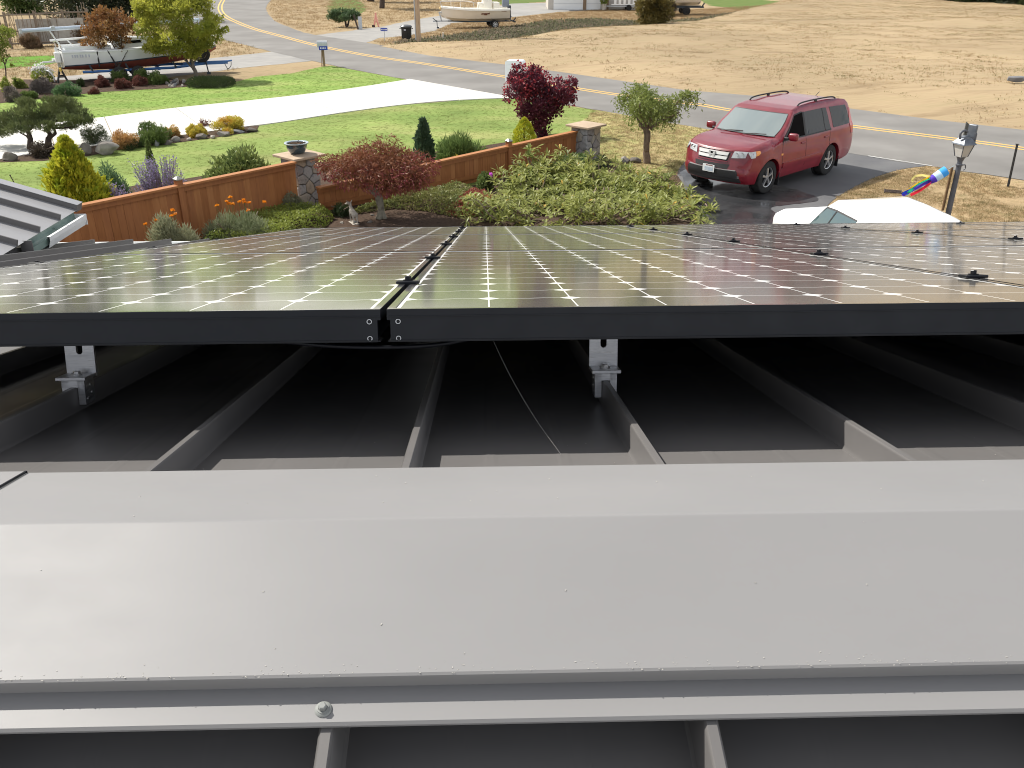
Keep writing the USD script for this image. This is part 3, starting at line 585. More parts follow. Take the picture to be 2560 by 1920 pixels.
ditch = sg.Polygon(pix([(1000, 108), (1040, 103), (1150, 90), (1280, 70), (1380, 54), (1500, 50), (1620, 58), (1760, 48), (1900, 26), (2040, 6), (2160, 4), (2100, 24), (1960, 52), (1760, 74), (1600, 86), (1430, 97), (1280, 105), (1160, 116), (1090, 122), (1040, 120)])).buffer(0)
struct('ditch', sheet(wavy(np.array(ditch.exterior.coords)[:-1], amp=.3, seed=33), .02), M('ditch_soil', (.17, .16, .085), .95, .1, ns=.5, c2=(.24, .2, .13), c3=(.13, .145, .065), det=8, bump=.8, bs=6, bd=.1))
scatter('ditch_weeds', 'grey green weeds along the ditch behind the field', 'weeds', ditch, 8000, [tuft(50 + k, 14, .13, .025, .5, 2.2) for k in range(3)], [M('weed_green', (.22, .25, .12), .7, .2, island=.4, trans=.3), M('weed_dry', (.38, .32, .21), .8, .2, island=.4, trans=.3), M('weed_dark', (.2, .2, .12), .7, .2, island=.4, trans=.3)], .6, 1.9, 29, .02)
# ------------------------------------------------------------------ cedar fence and stone pillars
cedars = [M(f'cedar_{k}', c, .6, .35, ns=7.0, c2=d, det=7, stretch=(3.0, 3.0, .35), bump=.15, bs=25, bd=.004) for k, (c, d) in enumerate([((.27, .10, .032), (.35, .145, .05)), ((.24, .088, .028), (.31, .122, .04)), ((.30, .118, .04), (.38, .165, .06)), ((.255, .096, .036), (.33, .132, .046))])]
m_capm = M('post_cap_metal', (.42, .42, .38), .35, metal=.9, ns=20, c2=(.3, .3, .27))
def fence(label, A, B, za, zb, posts, ext0=0.0):
    """A, B: feet of the two ends; za, zb: top heights there"""
    A, B = np.asarray(A, float)[:2], np.asarray(B, float)[:2]; L = np.linalg.norm(B - A); ang = math.atan2(*(B - A)[::-1])
    t = thing('cedar_fence', label, 'fence', (*A, 0), ang, 'cedar fence runs'); g = R0(int(L * 100))
    top = lambda x: za + (zb - za) * x / L
    x = 0.0
    while x < L - .05:
        w = min(.138, L - x); h0, h1 = top(x) - .05, top(x + w) - .05; y = g.uniform(-.003, .003)
        b = np.array([[x + .002, y - .009, .05], [x + w - .002, y - .009, .05], [x + w - .002, y + .009, .05], [x + .002, y + .009, .05]]); u = b.copy(); u[[0, 3], 2] = h0; u[[1, 2], 2] = h1
        part(t, 'board', hexa(b, u), cedars[g.integers(4)]); x += w
    def rail(nm, y0, y1, d0, d1, x0=0, x1=L):
        b = np.array([[x0, y0, top(x0) + d0], [x1, y0, top(x1) + d0], [x1, y1, top(x1) + d0], [x0, y1, top(x0) + d0]]); u = b + [0, 0, d1 - d0]; part(t, nm, hexa(b, u), cedars[2 if nm == 'cap_rail' else 3])
    rail('cap_rail', -.075, .075, -.042, -.004); rail('trim_rail', -.034, -.0125, -.135, -.043); rail('trim_rail', .0125, .034, -.135, -.043)
    b = np.array([[0, -.034, .10], [L, -.034, .10], [L, -.0125, .10], [0, -.0125, .10]]); part(t, 'bottom_rail', hexa(b, b + [0, 0, .09]), cedars[1])
    b = np.array([[0, -.02, .0], [L, -.02, .0], [L, .02, .0], [0, .02, .0]]); part(t, 'kick_board', hexa(b, b + [0, 0, .049]), cedars[1])
    for px in posts:
        part(t, 'post', box((px, 0, (top(px) + .09) / 2), (.115, .115, top(px) + .09)), cedars[3])
        z = top(px) + .09
        part(t, 'post_cap', join(box((px, 0, z + .008), (.15, .15, .02)), hexa(np.array([[px - .065, -.065, z + .018], [px + .065, -.065, z + .018], [px + .065, .065, z + .018], [px - .065, .065, z + .018]]), np.array([[px - .02, -.02, z + .06], [px + .02, -.02, z + .06], [px + .02, .02, z + .06], [px - .02, .02, z + .06]]))), m_capm)
    return t
A1, B1 = G(735, 403, 1.1), G(185, 514, 1.1)
dirn = (B1 - A1)[:2] / np.linalg.norm((B1 - A1)[:2]); E1 = B1[:2] + dirn * 2.2
def foot_t(A, B, px, z):
    """distance along A-B at which the fence top is seen at photo column px"""
    A, B = np.asarray(A, float)[:2], np.asarray(B, float)[:2]
    def u(t): q = A + (B - A) * t; return 1280 + FPX * q[0] / depth(np.array([q[0], q[1], z]))
    best = min(np.linspace(0, 1, 800), key=lambda t: abs(u(t) - px))
    return best * np.linalg.norm(B - A)
P1c = G(753, 527); P1z = ztop(394, P1c[1])
o1 = np.array([*E1, 0.0]); l1 = np.linalg.norm(A1[:2] - E1)
pp = foot_t(o1, np.array([*A1[:2], 0]), 447, 1.1)
fence('orange cedar board fence left of the pillar that carries the bowl', E1, A1[:2], 1.1, 1.1, [pp, pp - 2.4 if pp > 2.6 else .1])
S2, T2 = G(812, 529), G(1452, 404)
z2a, z2b = ztop(465, S2[1]), ztop(323, T2[1])
dS = (T2 - S2) / np.linalg.norm(T2 - S2); S2b = S2 - dS * .12
fence('orange cedar board fence between the two stone pillars', S2b[:2], T2[:2], z2a, z2b, [foot_t(S2b, T2, 1272, .85), foot_t(S2b, T2, 1036, .8)])
stones = [M(f'stone_{k}', c, .85, .25, ns=9, c2=d, c3=e, det=9, bump=.6, bs=22, bd=.012) for k, (c, d, e) in enumerate([((.22, .205, .19), (.30, .28, .26), (.16, .15, .145)), ((.27, .245, .205), (.35, .32, .275), (.2, .18, .155)), ((.19, .175, .17), (.26, .24, .235), (.14, .13, .125)), ((.30, .25, .19), (.37, .31, .245), (.22, .185, .145)), ((.25, .25, .255), (.33, .325, .32), (.18, .18, .185))])]
m_mortar = M('mortar', (.2, .19, .175), .95, .1, ns=20, c2=(.14, .13, .12))
m_capst = M('cap_stone', (.36, .27, .19), .75, .3, ns=5, c2=(.43, .335, .24), det=9, bump=.25, bs=30, bd=.006)
def stone_blob(poly, z0, z1, g):
    """a dressed stone: polygon face, chamfered and slightly uneven"""
    P = np.array(poly.exterior.coords)[:-1]; c = P.mean(0); n = len(P); tilt = g.uniform(-.006, .006, 2)
    a = np.column_stack([P, np.full(n, z0)]); zt = z1 + (P - c) @ tilt * 4
    b = np.column_stack([P, zt - .012]); d = np.column_stack([c + (P - c) * .86, zt]); V = np.vstack([a, b, d, [[*c, z1 + .004]]]); F = []
    for i in range(n):
        j = (i + 1) % n
        for s in (0, n): F += [[s + i, s + j, s + n + j], [s + i, s + n + j, s + n + i]]
        F.append([2 * n + i, 2 * n + j, 3 * n])
    return V, np.array(F)
def pillar(label, base, side, h, ang, seed, capw):
    t = thing('stone_pillar', label, 'pillar', (*base[:2], 0), ang, 'stone pillars of the fence'); g = R0(seed)
    part(t, 'core', box((0, 0, (h - .06) / 2), (side - .05, side - .05, h - .06)), m_mortar)
    for fce in range(4):
        Rf = rotz(fce * PI / 2) @ np.array([[1, 0, 0], [0, 0, -1], [0, 1, 0.]])
        pts = []
        rows = int(round((h - .06) / .19))
        for r in range(rows):
            k = 3 if (r + seed) % 2 else 2
            for q in range(k): pts.append((-side / 2 + side * (q + .5 + g.uniform(-.22, .22)) / k, (h - .06) * (r + .5 + g.uniform(-.3, .3)) / rows))
        vor = shapely.voronoi_polygons(sg.MultiPoint(pts), extend_to=sg.box(-1, -1, 1, 3))
        for c in vor.geoms:
            p = c.intersection(sg.box(-side / 2, 0, side / 2, h - .06)).buffer(-.005).buffer(-.012).buffer(.012, 2).simplify(.006)
            if p.geom_type != 'Polygon' or p.area < .002: continue
            part(t, 'stone', xf(stone_blob(shapely.orient_polygons(p) if hasattr(shapely, 'orient_polygons') else sg.polygon.orient(p), side / 2 - .03, side / 2 + g.uniform(.004, .022), g), mat4(Rf, (0, 0, 0))), stones[g.integers(5)])
    w = capw / 2
    part(t, 'cap', join(rbox((0, 0, h - .035), (capw, capw, .05), .008), hexa(np.array([[-w + .02, -w + .02, h - .011], [w - .02, -w + .02, h - .011], [w - .02, w - .02, h - .011], [-w + .02, w - .02, h - .011]]), np.array([[-.1, -.1, h + .012], [.1, -.1, h + .012], [.1, .1, h + .012], [-.1, .1, h + .012]]))), m_capst)
    return t
a45 = math.radians(47)
c1 = P1c[:2] + (rotz(a45) @ np.array([.29, .29, 0]))[:2]
pillar('stone pillar with tan cap that carries the dark planter bowl', c1, .56, P1z, a45, 3, .80)
F2 = G(1466, 412); z2 = ztop(316, F2[1]); c2_ = F2[:2] + (rotz(a45) @ np.array([.27, .27, 0]))[:2]
pillar('stone pillar with bare tan cap between fence end and weeping tree', c2_, .54, z2, a45, 6, .76)
# planter bowl on the pillar
m_glaze = M('blue_black_glaze', (.012, .022, .028), .12, .6, ns=6, c2=(.03, .055, .065), coat=1)
m_glaze_rim = M('pale_glaze_rim', (.25, .32, .34), .2, .6, ns=8, c2=(.35, .42, .44), coat=1)
m_soil = M('potting_soil', (.075, .05, .035), .95, .1, ns=30, c2=(.12, .085, .06), bump=1, bs=50, bd=.02)
pb = thing('planter_bowl', 'dark glazed bowl of dry soil on top of the stone pillar', 'planter', (*(c1 + np.array([-.03, -.02])), P1z + .012))
part(pb, 'bowl', lathe([(0, .0), (.13, .0), (.15, .012), (.19, .07), (.215, .14), (.222, .2), (.20, .2), (.19, .15), (0, .15)], 36), m_glaze, smooth=40)
part(pb, 'rim', lathe([(.205, .2), (.218, .196), (.25, .205), (.256, .215), (.25, .224), (.21, .221), (.203, .21), (.205, .2)], 36), m_glaze_rim, smooth=60)
g = R0(9); pv = [(g.uniform(0, .19), g.uniform(0, 6.28)) for _ in range(70)]
part(pb, 'soil', join(lathe([(0, .215), (.08, .21), (.16, .19), (.20, .175)], 24), *[box((r * math.cos(a), r * math.sin(a), .2 + .02 * (1 - r / .2)), (.02 * g.uniform(.5, 1.8), .015, .012), rotz(a)) for r, a in pv]), m_soil)
part(pb, 'dead_stem', tube([(.03, 0, .2), (.035, .0, .25), (.06, .01, .27)], .006, 5), m_soil)
# fawn statue
m_stat = M('weathered_cast_stone', (.3, .27, .23), .9, .2, ns=8, c2=(.42, .39, .34), c3=(.2, .18, .155), det=8, bump=.4, bs=40, bd=.01)
def bones(lst, ref=.02, it=6):
    m = manifold3d.Manifold.batch_boolean([manifold3d.Manifold.batch_hull([manifold3d.Manifold.sphere(r0, 14).translate(list(map(float, p0))), manifold3d.Manifold.sphere(r1, 14).translate(list(map(float, p1)))]) for p0, r0, p1, r1 in lst], manifold3d.OpType.Add).refine_to_length(ref)
    v, f = arr(m); t = trimesh.Trimesh(v, f, process=True); trimesh.smoothing.filter_taubin(t, iterations=it); return t
sp_, sw, sh = spot(864, 899, 501, 556)
k = sh / .52
fw = thing('deer_statue', 'small weathered grey deer statue standing left of the laceleaf maple', 'statue', sp_, math.radians(-62))
S = lambda l: [(np.array(a) * k, r0 * k, np.array(b) * k, r1 * k) for a, r0, b, r1 in l]
part(fw, 'body', bones(S([((.0, 0, .27), .068, (.17, 0, .255), .062), ((.17, 0, .255), .062, (.22, 0, .235), .05), ((0, 0, .29), .055, (-.06, 0, .36), .036), ((-.06, 0, .36), .036, (-.085, 0, .42), .034), ((-.085, 0, .42), .034, (-.1, -.03, .44), .034), ((-.1, -.03, .44), .03, (-.16, -.085, .415), .015),
      ((-.085, .02, .45), .014, (-.075, .05, .5), .008), ((-.1, -.05, .455), .014, (-.075, -.075, .5), .008), ((0, .035, .25), .03, (-.005, .038, .12), .015), ((-.005, .038, .12), .015, (0, .038, .015), .014), ((0, -.035, .25), .03, (-.01, -.038, .12), .015), ((-.01, -.038, .12), .015, (-.005, -.038, .015), .014),
      ((.2, .035, .24), .045, (.215, .038, .15), .024), ((.215, .038, .15), .02, (.235, .04, .1), .014), ((.235, .04, .1), .014, (.22, .04, .015), .014), ((.2, -.035, .24), .045, (.21, -.038, .15), .024), ((.21, -.038, .15), .02, (.23, -.04, .1), .014), ((.23, -.04, .1), .014, (.215, -.04, .015), .014), ((.225, 0, .27), .018, (.26, 0, .25), .01)]), .018), m_stat, smooth=True)
part(fw, 'base', rbox((.1 * k, 0, .008), (.34 * k, .16 * k, .03), .01), m_stat)
# rocks
m_rock = [M(f'rock_{q}', c, .9, .2, ns=4, c2=d, det=9, bump=.7, bs=12, bd=.03) for q, (c, d) in enumerate([((.17, .155, .14), (.27, .25, .225)), ((.10, .088, .078), (.18, .16, .14)), ((.26, .24, .21), (.38, .35, .31)), ((.14, .14, .145), (.24, .24, .245))])]
def rock(sx, sy, sz, seed):
    m = trimesh.creation.icosphere(3, 1.0); v = np.array(m.vertices); g = R0(seed)
    for _ in range(14):
        n = g.normal(size=3); n /= np.linalg.norm(n); d = v @ n; c = g.uniform(.5, .85); v = np.where((d > c)[:, None], v - np.outer(d - c, n), v)
    v *= 1 + .12 * (meshkit.fbm(v * 1.7 + seed, 1)[:, None] - .5); return v * [sx, sy, sz], np.array(m.faces)
def put_rock(x0, x1, yt, yb, label, seed, k=0, group=None, depth_=.7):
    p, w, h = spot(x0, x1, yt, yb); v, f = rock(w / 2, w / 2 * depth_, h * .62, seed); v = v @ rotz(seed * 1.3 if w < .4 else .25).T + [p[0], p[1] + w * depth_ / 2, h * .3]
    return single('rock', (v, f), m_rock[k % 4], label, 'rock', group, smooth=35)
for q, (b, l) in enumerate([((922, 937, 534, 542), 'pale pebble on the mulch left of the maple trunk'), ((915, 932, 552, 560), 'flat pale rock at the roof edge under the laceleaf maple'), ((845, 860, 553, 561), 'tan rock at the roof edge left of the deer statue'), ((880, 897, 553, 560), 'small pale rock at the feet of the deer statue'),
        ((1545, 1580, 388, 408), 'grey boulder behind the rhododendron left of the weeping tree'), ((1575, 1612, 392, 410), 'pale boulder at the foot of the weeping tree')]): put_rock(*b, l, q + 2, q)
edge = [((222, 292, 356, 391), 'big grey boulder with a flat pale top beside the concrete driveway', 0), ((190, 228, 357, 390), 'brown boulder left of the big grey one', 1), ((2, 38, 378, 404), 'dark peaked boulder below the pine at the left border', 1), ((378, 402, 350, 367), 'small grey boulder right of the tan shrub', 3), ((400, 430, 346, 363), 'low grey boulder in the bed edge below the green spiky shrub', 1), ((425, 452, 340, 356), 'round pale boulder below the orange heather', 0), ((462, 480, 343, 352), 'small pale boulder left of the dark flat one', 2), ((477, 522, 334, 350), 'flat dark boulder below the left yellow heather', 1), ((520, 540, 335, 347), 'pale boulder between two dark ones in the bed edge', 2), ((535, 575, 326, 343), 'long grey boulder below the right yellow heather', 0), ((570, 610, 323, 335), 'low grey boulder near the tip of the bed', 3), ((605, 645, 318, 332), 'last dark flat stone at the tip of the bed', 1)]
for q, (b, l, k) in enumerate(edge): put_rock(*b, l, 20 + q, k, 'boulders along the shrub bed')
for q in range(16):
    g = R0(60 + q); cx, cy = g.uniform(415, 462), 0; cy = 221 - (cx - 412) * .08 - g.uniform(0, 16)
    nm = ['lowest left', 'left', 'upper left', 'small upper', 'topmost', 'middle', 'pale middle', 'grey middle', 'lower middle', 'right', 'upper right', 'small right', 'lowest right', 'flat front', 'round front', 'rear'][q]
    put_rock(cx - 6, cx + 6, cy - 9, cy, f'{nm} pale stone of the rock pile by the green mound', 60 + q, [2, 3, 0][q % 3], 'stones of the pale rock pile')
# ------------------------------------------------------------------ plants
def unit(v): return v / (np.linalg.norm(v, axis=-1, keepdims=True) + 1e-9)
def leafmesh(P, D, L, W, g, fold=.25):
    """one bent, pointed leaf of two or four triangles per point"""
    n = len(P); L = np.broadcast_to(L, (n,)) * g.uniform(.65, 1.3, n); W = np.broadcast_to(W, (n,)) * g.uniform(.7, 1.25, n)
    D = unit(D); S = unit(np.cross(D, g.normal(size=(n, 3)))); N = np.cross(S, D)
    mid = P + D * (L * .5)[:, None]; tip = P + D * L[:, None] - N * (L * fold * .4)[:, None]
    V = np.stack([P, mid + S * (W / 2)[:, None] + N * (W * fold)[:, None], tip, mid - S * (W / 2)[:, None] + N * (W * fold)[:, None]], 1).reshape(-1, 3)
    b = np.arange(n)[:, None] * 4; F = np.concatenate([b + [0, 1, 2], b + [0, 2, 3]], 1).reshape(-1, 3)
    return V, F
def in_blobs(g, blobs, n, lo=.55, hi=1.05):
    B = np.asarray(blobs, float); w = (B[:, 3] * B[:, 4] + B[:, 3] * B[:, 5] + B[:, 4] * B[:, 5]); k = g.choice(len(B), n, p=w / w.sum())
    u = unit(g.normal(size=(n, 3))); r = lo + (hi - lo) * g.random(n) ** .6
    return B[k, :3] + u * r[:, None] * B[k, 3:6], u
def foliage(g, blobs, n, L, W, out=.7, up=.3, jit=.7, lo=.5, hi=1.05, floor=.01, fold=.25):
    P, u = in_blobs(g, blobs, n, lo, hi); P[:, 2] = np.maximum(P[:, 2], floor + .02 * g.random(n))
    return leafmesh(P, u * out + np.array([0, 0, up]) + g.normal(size=(n, 3)) * jit * .5, L, W, g, fold)
m_bark = M('bark_grey', (.11, .09, .075), .9, .2, ns=14, c2=(.18, .155, .13), det=8, stretch=(1, 1, .3), bump=.6, bs=30, bd=.01)
m_bark_d = M('bark_dark', (.05, .036, .03), .9, .2, ns=14, c2=(.09, .07, .06), det=8, stretch=(1, 1, .3), bump=.6, bs=30, bd=.01)
m_twig = M('twig', (.16, .12, .09), .9, .2, ns=10, c2=(.24, .19, .14))
m_moss = M('mossy_bark', (.16, .155, .12), .9, .2, ns=9, c2=(.25, .235, .19), c3=(.10, .09, .07), det=8, bump=.6, bs=25, bd=.012)
def subblobs(g, w, d, h, k, z0=0.0, s=(.3, .48), dome=True):
    out = []
    for i in range(k):
        a = g.uniform(0, 2 * PI); r = math.sqrt(g.random()) * .68; f = g.uniform(s[0], s[1])
        top = math.sqrt(max(0, 1 - r * r)) if dome else 1.0
        rz = h * f * .85; z = z0 + max(rz * .55, g.uniform(.35, 1.0) * (h * top) - rz * .75)
        out.append((r * math.cos(a) * w / 2, r * math.sin(a) * d / 2, z, w / 2 * f, d / 2 * f, rz))
    return out
def shrub(name, label, cat, bx, mat, n, L, W, seed, k=10, up=.3, out=.7, jit=.7, dd=1.0, zb=0.0, group=None, stem=True, s=(.26, .42), dome=True, lo=.5, back=True):
    p, w, h = spot(*bx, zb); g = R0(seed); d = w * dd
    t = thing(name, label, cat, (p[0], p[1] + (d * .3 if back else 0), zb), g.uniform(-.3, .3), group)
    part(t, 'foliage', foliage(g, explode(subblobs(g, w * .86, d, h * .92, k + 4, s=s, dome=dome), g, 3, .45, .85), n, L, W, out, up, jit, lo), mat)
    if stem:
        ms = [tube(spline([(g.normal() * .02, g.normal() * .02, 0), (g.normal() * w * .12, g.normal() * d * .12, h * .3), (g.normal() * w * .2, g.normal() * d * .2, h * .7)], 3), [.012] * 3 + [.009] * 3 + [.006], 5) for _ in range(4)]
        part(t, 'stem', join(*ms), m_twig)
    return t
def explode(bl, g, k=6, f=.42, keep=.75):
    """break smooth lobes into small clumps"""
    out = []
    for b in bl:
        c, r = np.array(b[:3]), np.array(b[3:]); out.append((*c, *(r * keep)))
        for _ in range(k):
            u = unit(g.normal(size=3)); out.append((*(c + u * r * g.uniform(.6, .95)), *(r * f * g.uniform(.7, 1.25))))
    return out
def limb(p0, p1, r0, r1, g, bend=.12, n=5):
    p0, p1 = np.array(p0, float), np.array(p1, float); L = np.linalg.norm(p1 - p0)
    q = [p0, p0 * .62 + p1 * .38 + g.normal(size=3) * L * bend * [1, 1, .4], p0 * .25 + p1 * .75 + g.normal(size=3) * L * bend * .8 * [1, 1, .4], p1]
    c = spline(q, n); return tube(c, np.linspace(r0, r1, len(c)), 8)
lf = leafmat
L_ = dict(
    lace=lf('laceleaf_red', (.16, .078, .03), (.235, .125, .05), (.15, .05, .036), .4, .3), red=lf('maple_red', (.085, .017, .02), (.15, .03, .032), (.065, .02, .026), .5, .25),
    gold=lf('gold_cypress', (.20, .31, .022), (.36, .43, .035), (.09, .17, .018), .35, .3, ns=3.5), pine=lf('pine_needles', (.065, .10, .04), (.14, .18, .07), (.05, .08, .035), .45, .2),
    bright=lf('bright_leaves', (.21, .28, .045), (.35, .40, .065), (.12, .18, .035), .45, .5, ns=.9), weep=lf('weeping_leaves', (.10, .15, .035), (.20, .26, .07), (.07, .11, .03), .4, .35, ns=2.0),
    brown=lf('brown_leaves', (.20, .10, .035), (.27, .17, .05), (.12, .10, .035), .45, .3, ns=.8), dark=lf('dark_evergreen', (.026, .05, .018), (.06, .09, .03), None, .4, .15),
    mid=lf('mid_green', (.06, .115, .035), (.12, .18, .05), None, .4, .3), blue=lf('blue_green', (.06, .13, .06), (.11, .19, .09), None, .35, .25), grey=lf('grey_green', (.12, .135, .085), (.21, .22, .14), (.09, .10, .065), .35, .25),
    sage=lf('sage_violet', (.20, .16, .28), (.30, .25, .38), None, .3, .25), lime=lf('lime_cover', (.13, .20, .03), (.21, .27, .055), (.08, .13, .03), .4, .35, ns=1.5), rust=lf('rust_shrub', (.11, .052, .034), (.17, .085, .055), None, .4, .25),
    tan=lf('tan_shrub', (.30, .18, .06), (.40, .27, .10), (.24, .13, .05), .35, .3), yel=lf('yellow_heather', (.36, .29, .035), (.44, .37, .06), (.38, .21, .03), .3, .35, ns=2), orange=lf('orange_heather', (.45, .25, .08), (.5, .33, .12), None, .3, .3),
    rh=lf('rhododendron_leaf', (.15, .215, .045), (.25, .30, .08), (.10, .16, .035), .5, .4, rough=.45, ns=1.8, spec=.35), rh_d=lf('rhododendron_old', (.36, .24, .04), (.45, .32, .06), None, .3, .3), plum=lf('grey_plum', (.11, .095, .085), (.17, .15, .13), None, .35, .2), red_cov=lf('red_cover', (.22, .075, .04), (.30, .13, .06), None, .4, .25),
    hyd=lf('cream_flower', (.75, .74, .42), (.85, .84, .6), None, .1, .3), poppy=lf('poppy', (.42, .13, .008), (.45, .17, .012), None, .1, .4), pink=lf('pink_flower', (.75, .06, .38), (.8, .1, .45), None, .1, .3), black_t=lf('tree_shade', (.018, .03, .014), (.04, .055, .022), None, .45, .15, ns=.5))
# --- laceleaf maple
p, w, h = spot(808, 1102, 346, 549); g = R0(101)
p, w, h = spot(808, 1102, 346, 549); base = G(954, 549)
t = thing('laceleaf_maple', 'spreading reddish brown laceleaf maple on a grey trunk before the fence', 'tree', base); cx = p[0] - base[0]
top = h * .97; bl = []
for a, r, z, rr, rz in [(0, 0, .80, .52, .19), (.4, .38, .74, .46, .18), (1.7, .35, .78, .45, .18), (2.9, .42, .73, .46, .19), (4.2, .38, .72, .46, .2), (5.4, .40, .70, .46, .19), (0, .62, .68, .40, .15), (1.1, .6, .68, .38, .15), (2.1, .62, .68, .38, .15), (3.1, .66, .66, .38, .15), (4.0, .60, .62, .36, .14), (5.0, .55, .58, .38, .15), (5.8, .62, .58, .38, .16), (.1, .5, .54, .3, .14), (5.5, .35, .52, .3, .12)]:
    bl.append((cx + math.cos(a) * r * w * .5, math.sin(a) * r * w * .46, z * top, rr * w * .46, rr * w * .42, rz * top))
V1 = foliage(g, explode(bl, g, 6, .38, .75), 10500, .085, .013, .75, -.35, .8, .72, 1.06, floor=.72, fold=.5)
part(t, 'crown', V1, L_['lace'])
V2 = foliage(g, bl[6:], 2600, .075, .02, .6, -.6, .8, .7, 1.1, floor=.68, fold=.5)
part(t, 'crown_edge', V2, lf('laceleaf_wine', (.15, .04, .035), (.23, .075, .055), (.2, .1, .04), .4, .3))
part(t, 'trunk', join(limb((-.06, 0, 0), (-.05, .02, .52), .075, .055, g, .05), limb((.07, .02, 0), (-.01, .02, .5), .05, .045, g, .04), limb((-.05, .02, .48), (-.28, -.05, .85), .055, .03, g), limb((-.28, -.05, .85), (-.18, .1, 1.05), .035, .02, g), limb((-.03, .02, .5), (.1, .05, .9), .055, .03, g), limb((.1, .05, .88), (.55, -.1, 1.1), .035, .015, g), limb((-.2, .0, .9), (-.75, .2, 1.1), .032, .012, g), limb((.05, .05, .85), (.1, .5, 1.15), .03, .012, g)), m_moss, smooth=True)
# --- red maple near the road
base = G(1350, 342); g = R0(102); sc_ = depth(base) / FPX
p, w, h = spot(1262, 1440, 166, 342)
t = thing('red_maple', 'deep red bushy maple by the road in front of the white mailbox', 'tree', base)
bl = []
for px, py, rp, dy in [(1320, 205, 34, 0), (1300, 182, 20, .2), (1290, 225, 28, -.3), (1350, 225, 36, .2), (1345, 200, 24, .3), (1390, 228, 30, -.1), (1418, 222, 22, .2), (1422, 250, 16, 0), (1365, 255, 36, -.2), (1320, 258, 36, .3), (1398, 258, 24, .1), (1340, 285, 32, -.1), (1372, 283, 22, .2), (1318, 282, 24, -.2), (1345, 308, 26, 0), (1352, 326, 20, -.1), (1278, 200, 14, .1), (1436, 208, 8, 0), (1330, 172, 10, 0)]:
    bl.append(((px - 1350) * sc_, dy + .1, ztop(py, base[1]), rp * sc_, rp * sc_, rp * sc_))
part(t, 'crown', foliage(g, explode(bl, g, 6, .4, .6), 8500, .08, .062, .6, .15, 1.0, .4, 1.12), L_['red'])
part(t, 'crown_tips', foliage(g, bl[:8], 900, .075, .06, .6, .4, 1.0, .8, 1.2), lf('maple_red_lit', (.26, .04, .03), (.34, .07, .045), None, .4, .35))
part(t, 'trunk', join(limb((0, 0, 0), (0, .05, .5), .06, .05, g, .05), limb((0, .05, .45), (-.3, 0, 1.5), .05, .015, g), limb((0, .05, .45), (.3, .1, 1.3), .04, .015, g), limb((0, .05, .5), (.7, .1, 1.45), .03, .01, g)), m_bark_d, smooth=True)
# --- weeping tree on the corner
base = G(1617, 409); g = R0(103); sc_ = depth(base) / FPX; Y0 = base[1]
def tp(px, py, dy=0.0): y = Y0 + dy; pt = np.array([0, 0, H]) + ray(px, py) * (y / ray(px, py)[1]); return pt - base
t = thing('weeping_tree', 'small weeping tree with umbrella crown on the lawn corner beside the red car', 'tree', base)
tr = [limb(tp(1617, 409), tp(1616, 375), .10, .075, g, .02), limb(tp(1616, 378), tp(1618, 330), .078, .085, g, .02), limb(tp(1618, 333), tp(1612, 318), .09, .05, g, .03), limb(tp(1612, 322), tp(1598, 312), .05, .035, g)]
arms = [((1626, 322), (1662, 292), (1715, 232), .05, .2), ((1620, 322), (1614, 290), (1600, 222), .05, .3), ((1624, 320), (1630, 270), (1660, 245), .04, -.3), ((1612, 322), (1585, 285), (1562, 250), .035, .2), ((1640, 308), (1680, 290), (1700, 280), .03, -.2), ((1620, 318), (1640, 280), (1625, 255), .035, .8), ((1618, 318), (1600, 280), (1600, 260), .035, -.8)]
for a, b, c, r, dy in arms:
    cpts = spline([tp(*a), tp(*b, dy * .5), tp(*c, dy)], 6); tr.append(tube(cpts, np.linspace(r, .012, len(cpts)), 7))
part(t, 'trunk', join(*tr), M('weeping_bark', (.13, .095, .07), .9, .2, ns=12, c2=(.2, .15, .11), bump=.6, bs=30, bd=.01), smooth=True)
P, D = [], []
heads = [(1600, 215, .3, 26), (1580, 228, .1, 26), (1625, 228, -.1, 22), (1560, 245, .2, 20), (1600, 250, -.5, 34), (1640, 250, -.3, 32), (1670, 250, .2, 26), (1610, 265, .6, 36), (1650, 268, -.6, 34), (1680, 272, 0, 24), (1590, 268, -.3, 22), (1715, 232, .2, 15), (1700, 238, .1, 14), (1735, 236, .2, 14), (1625, 285, .3, 22), (1665, 285, .3, 18)]
for px, py, dy, rp in heads:
    for _ in range(int(rp * 1.9)):
        c = tp(px, py, dy); o = g.normal(size=3) * [rp * sc_ * .5, rp * sc_ * .5, rp * sc_ * .22]; q = c + o; ln = rp * sc_ * g.uniform(.5, 1.5) * (1.6 if rp < 17 else 1.0); side = g.normal(size=3) * [.5, .5, 0]
        for s_ in np.linspace(0, 1, 6):
            P.append(q + side * ln * .5 * s_ - [0, 0, ln * s_ ** 1.6] + g.normal(size=3) * .015); D.append(np.array([side[0], side[1], .15 - 1.1 * s_]) + g.normal(size=3) * .5)
part(t, 'crown', leafmesh(np.array(P), np.array(D), .095, .03, g, .4), L_['weep'])
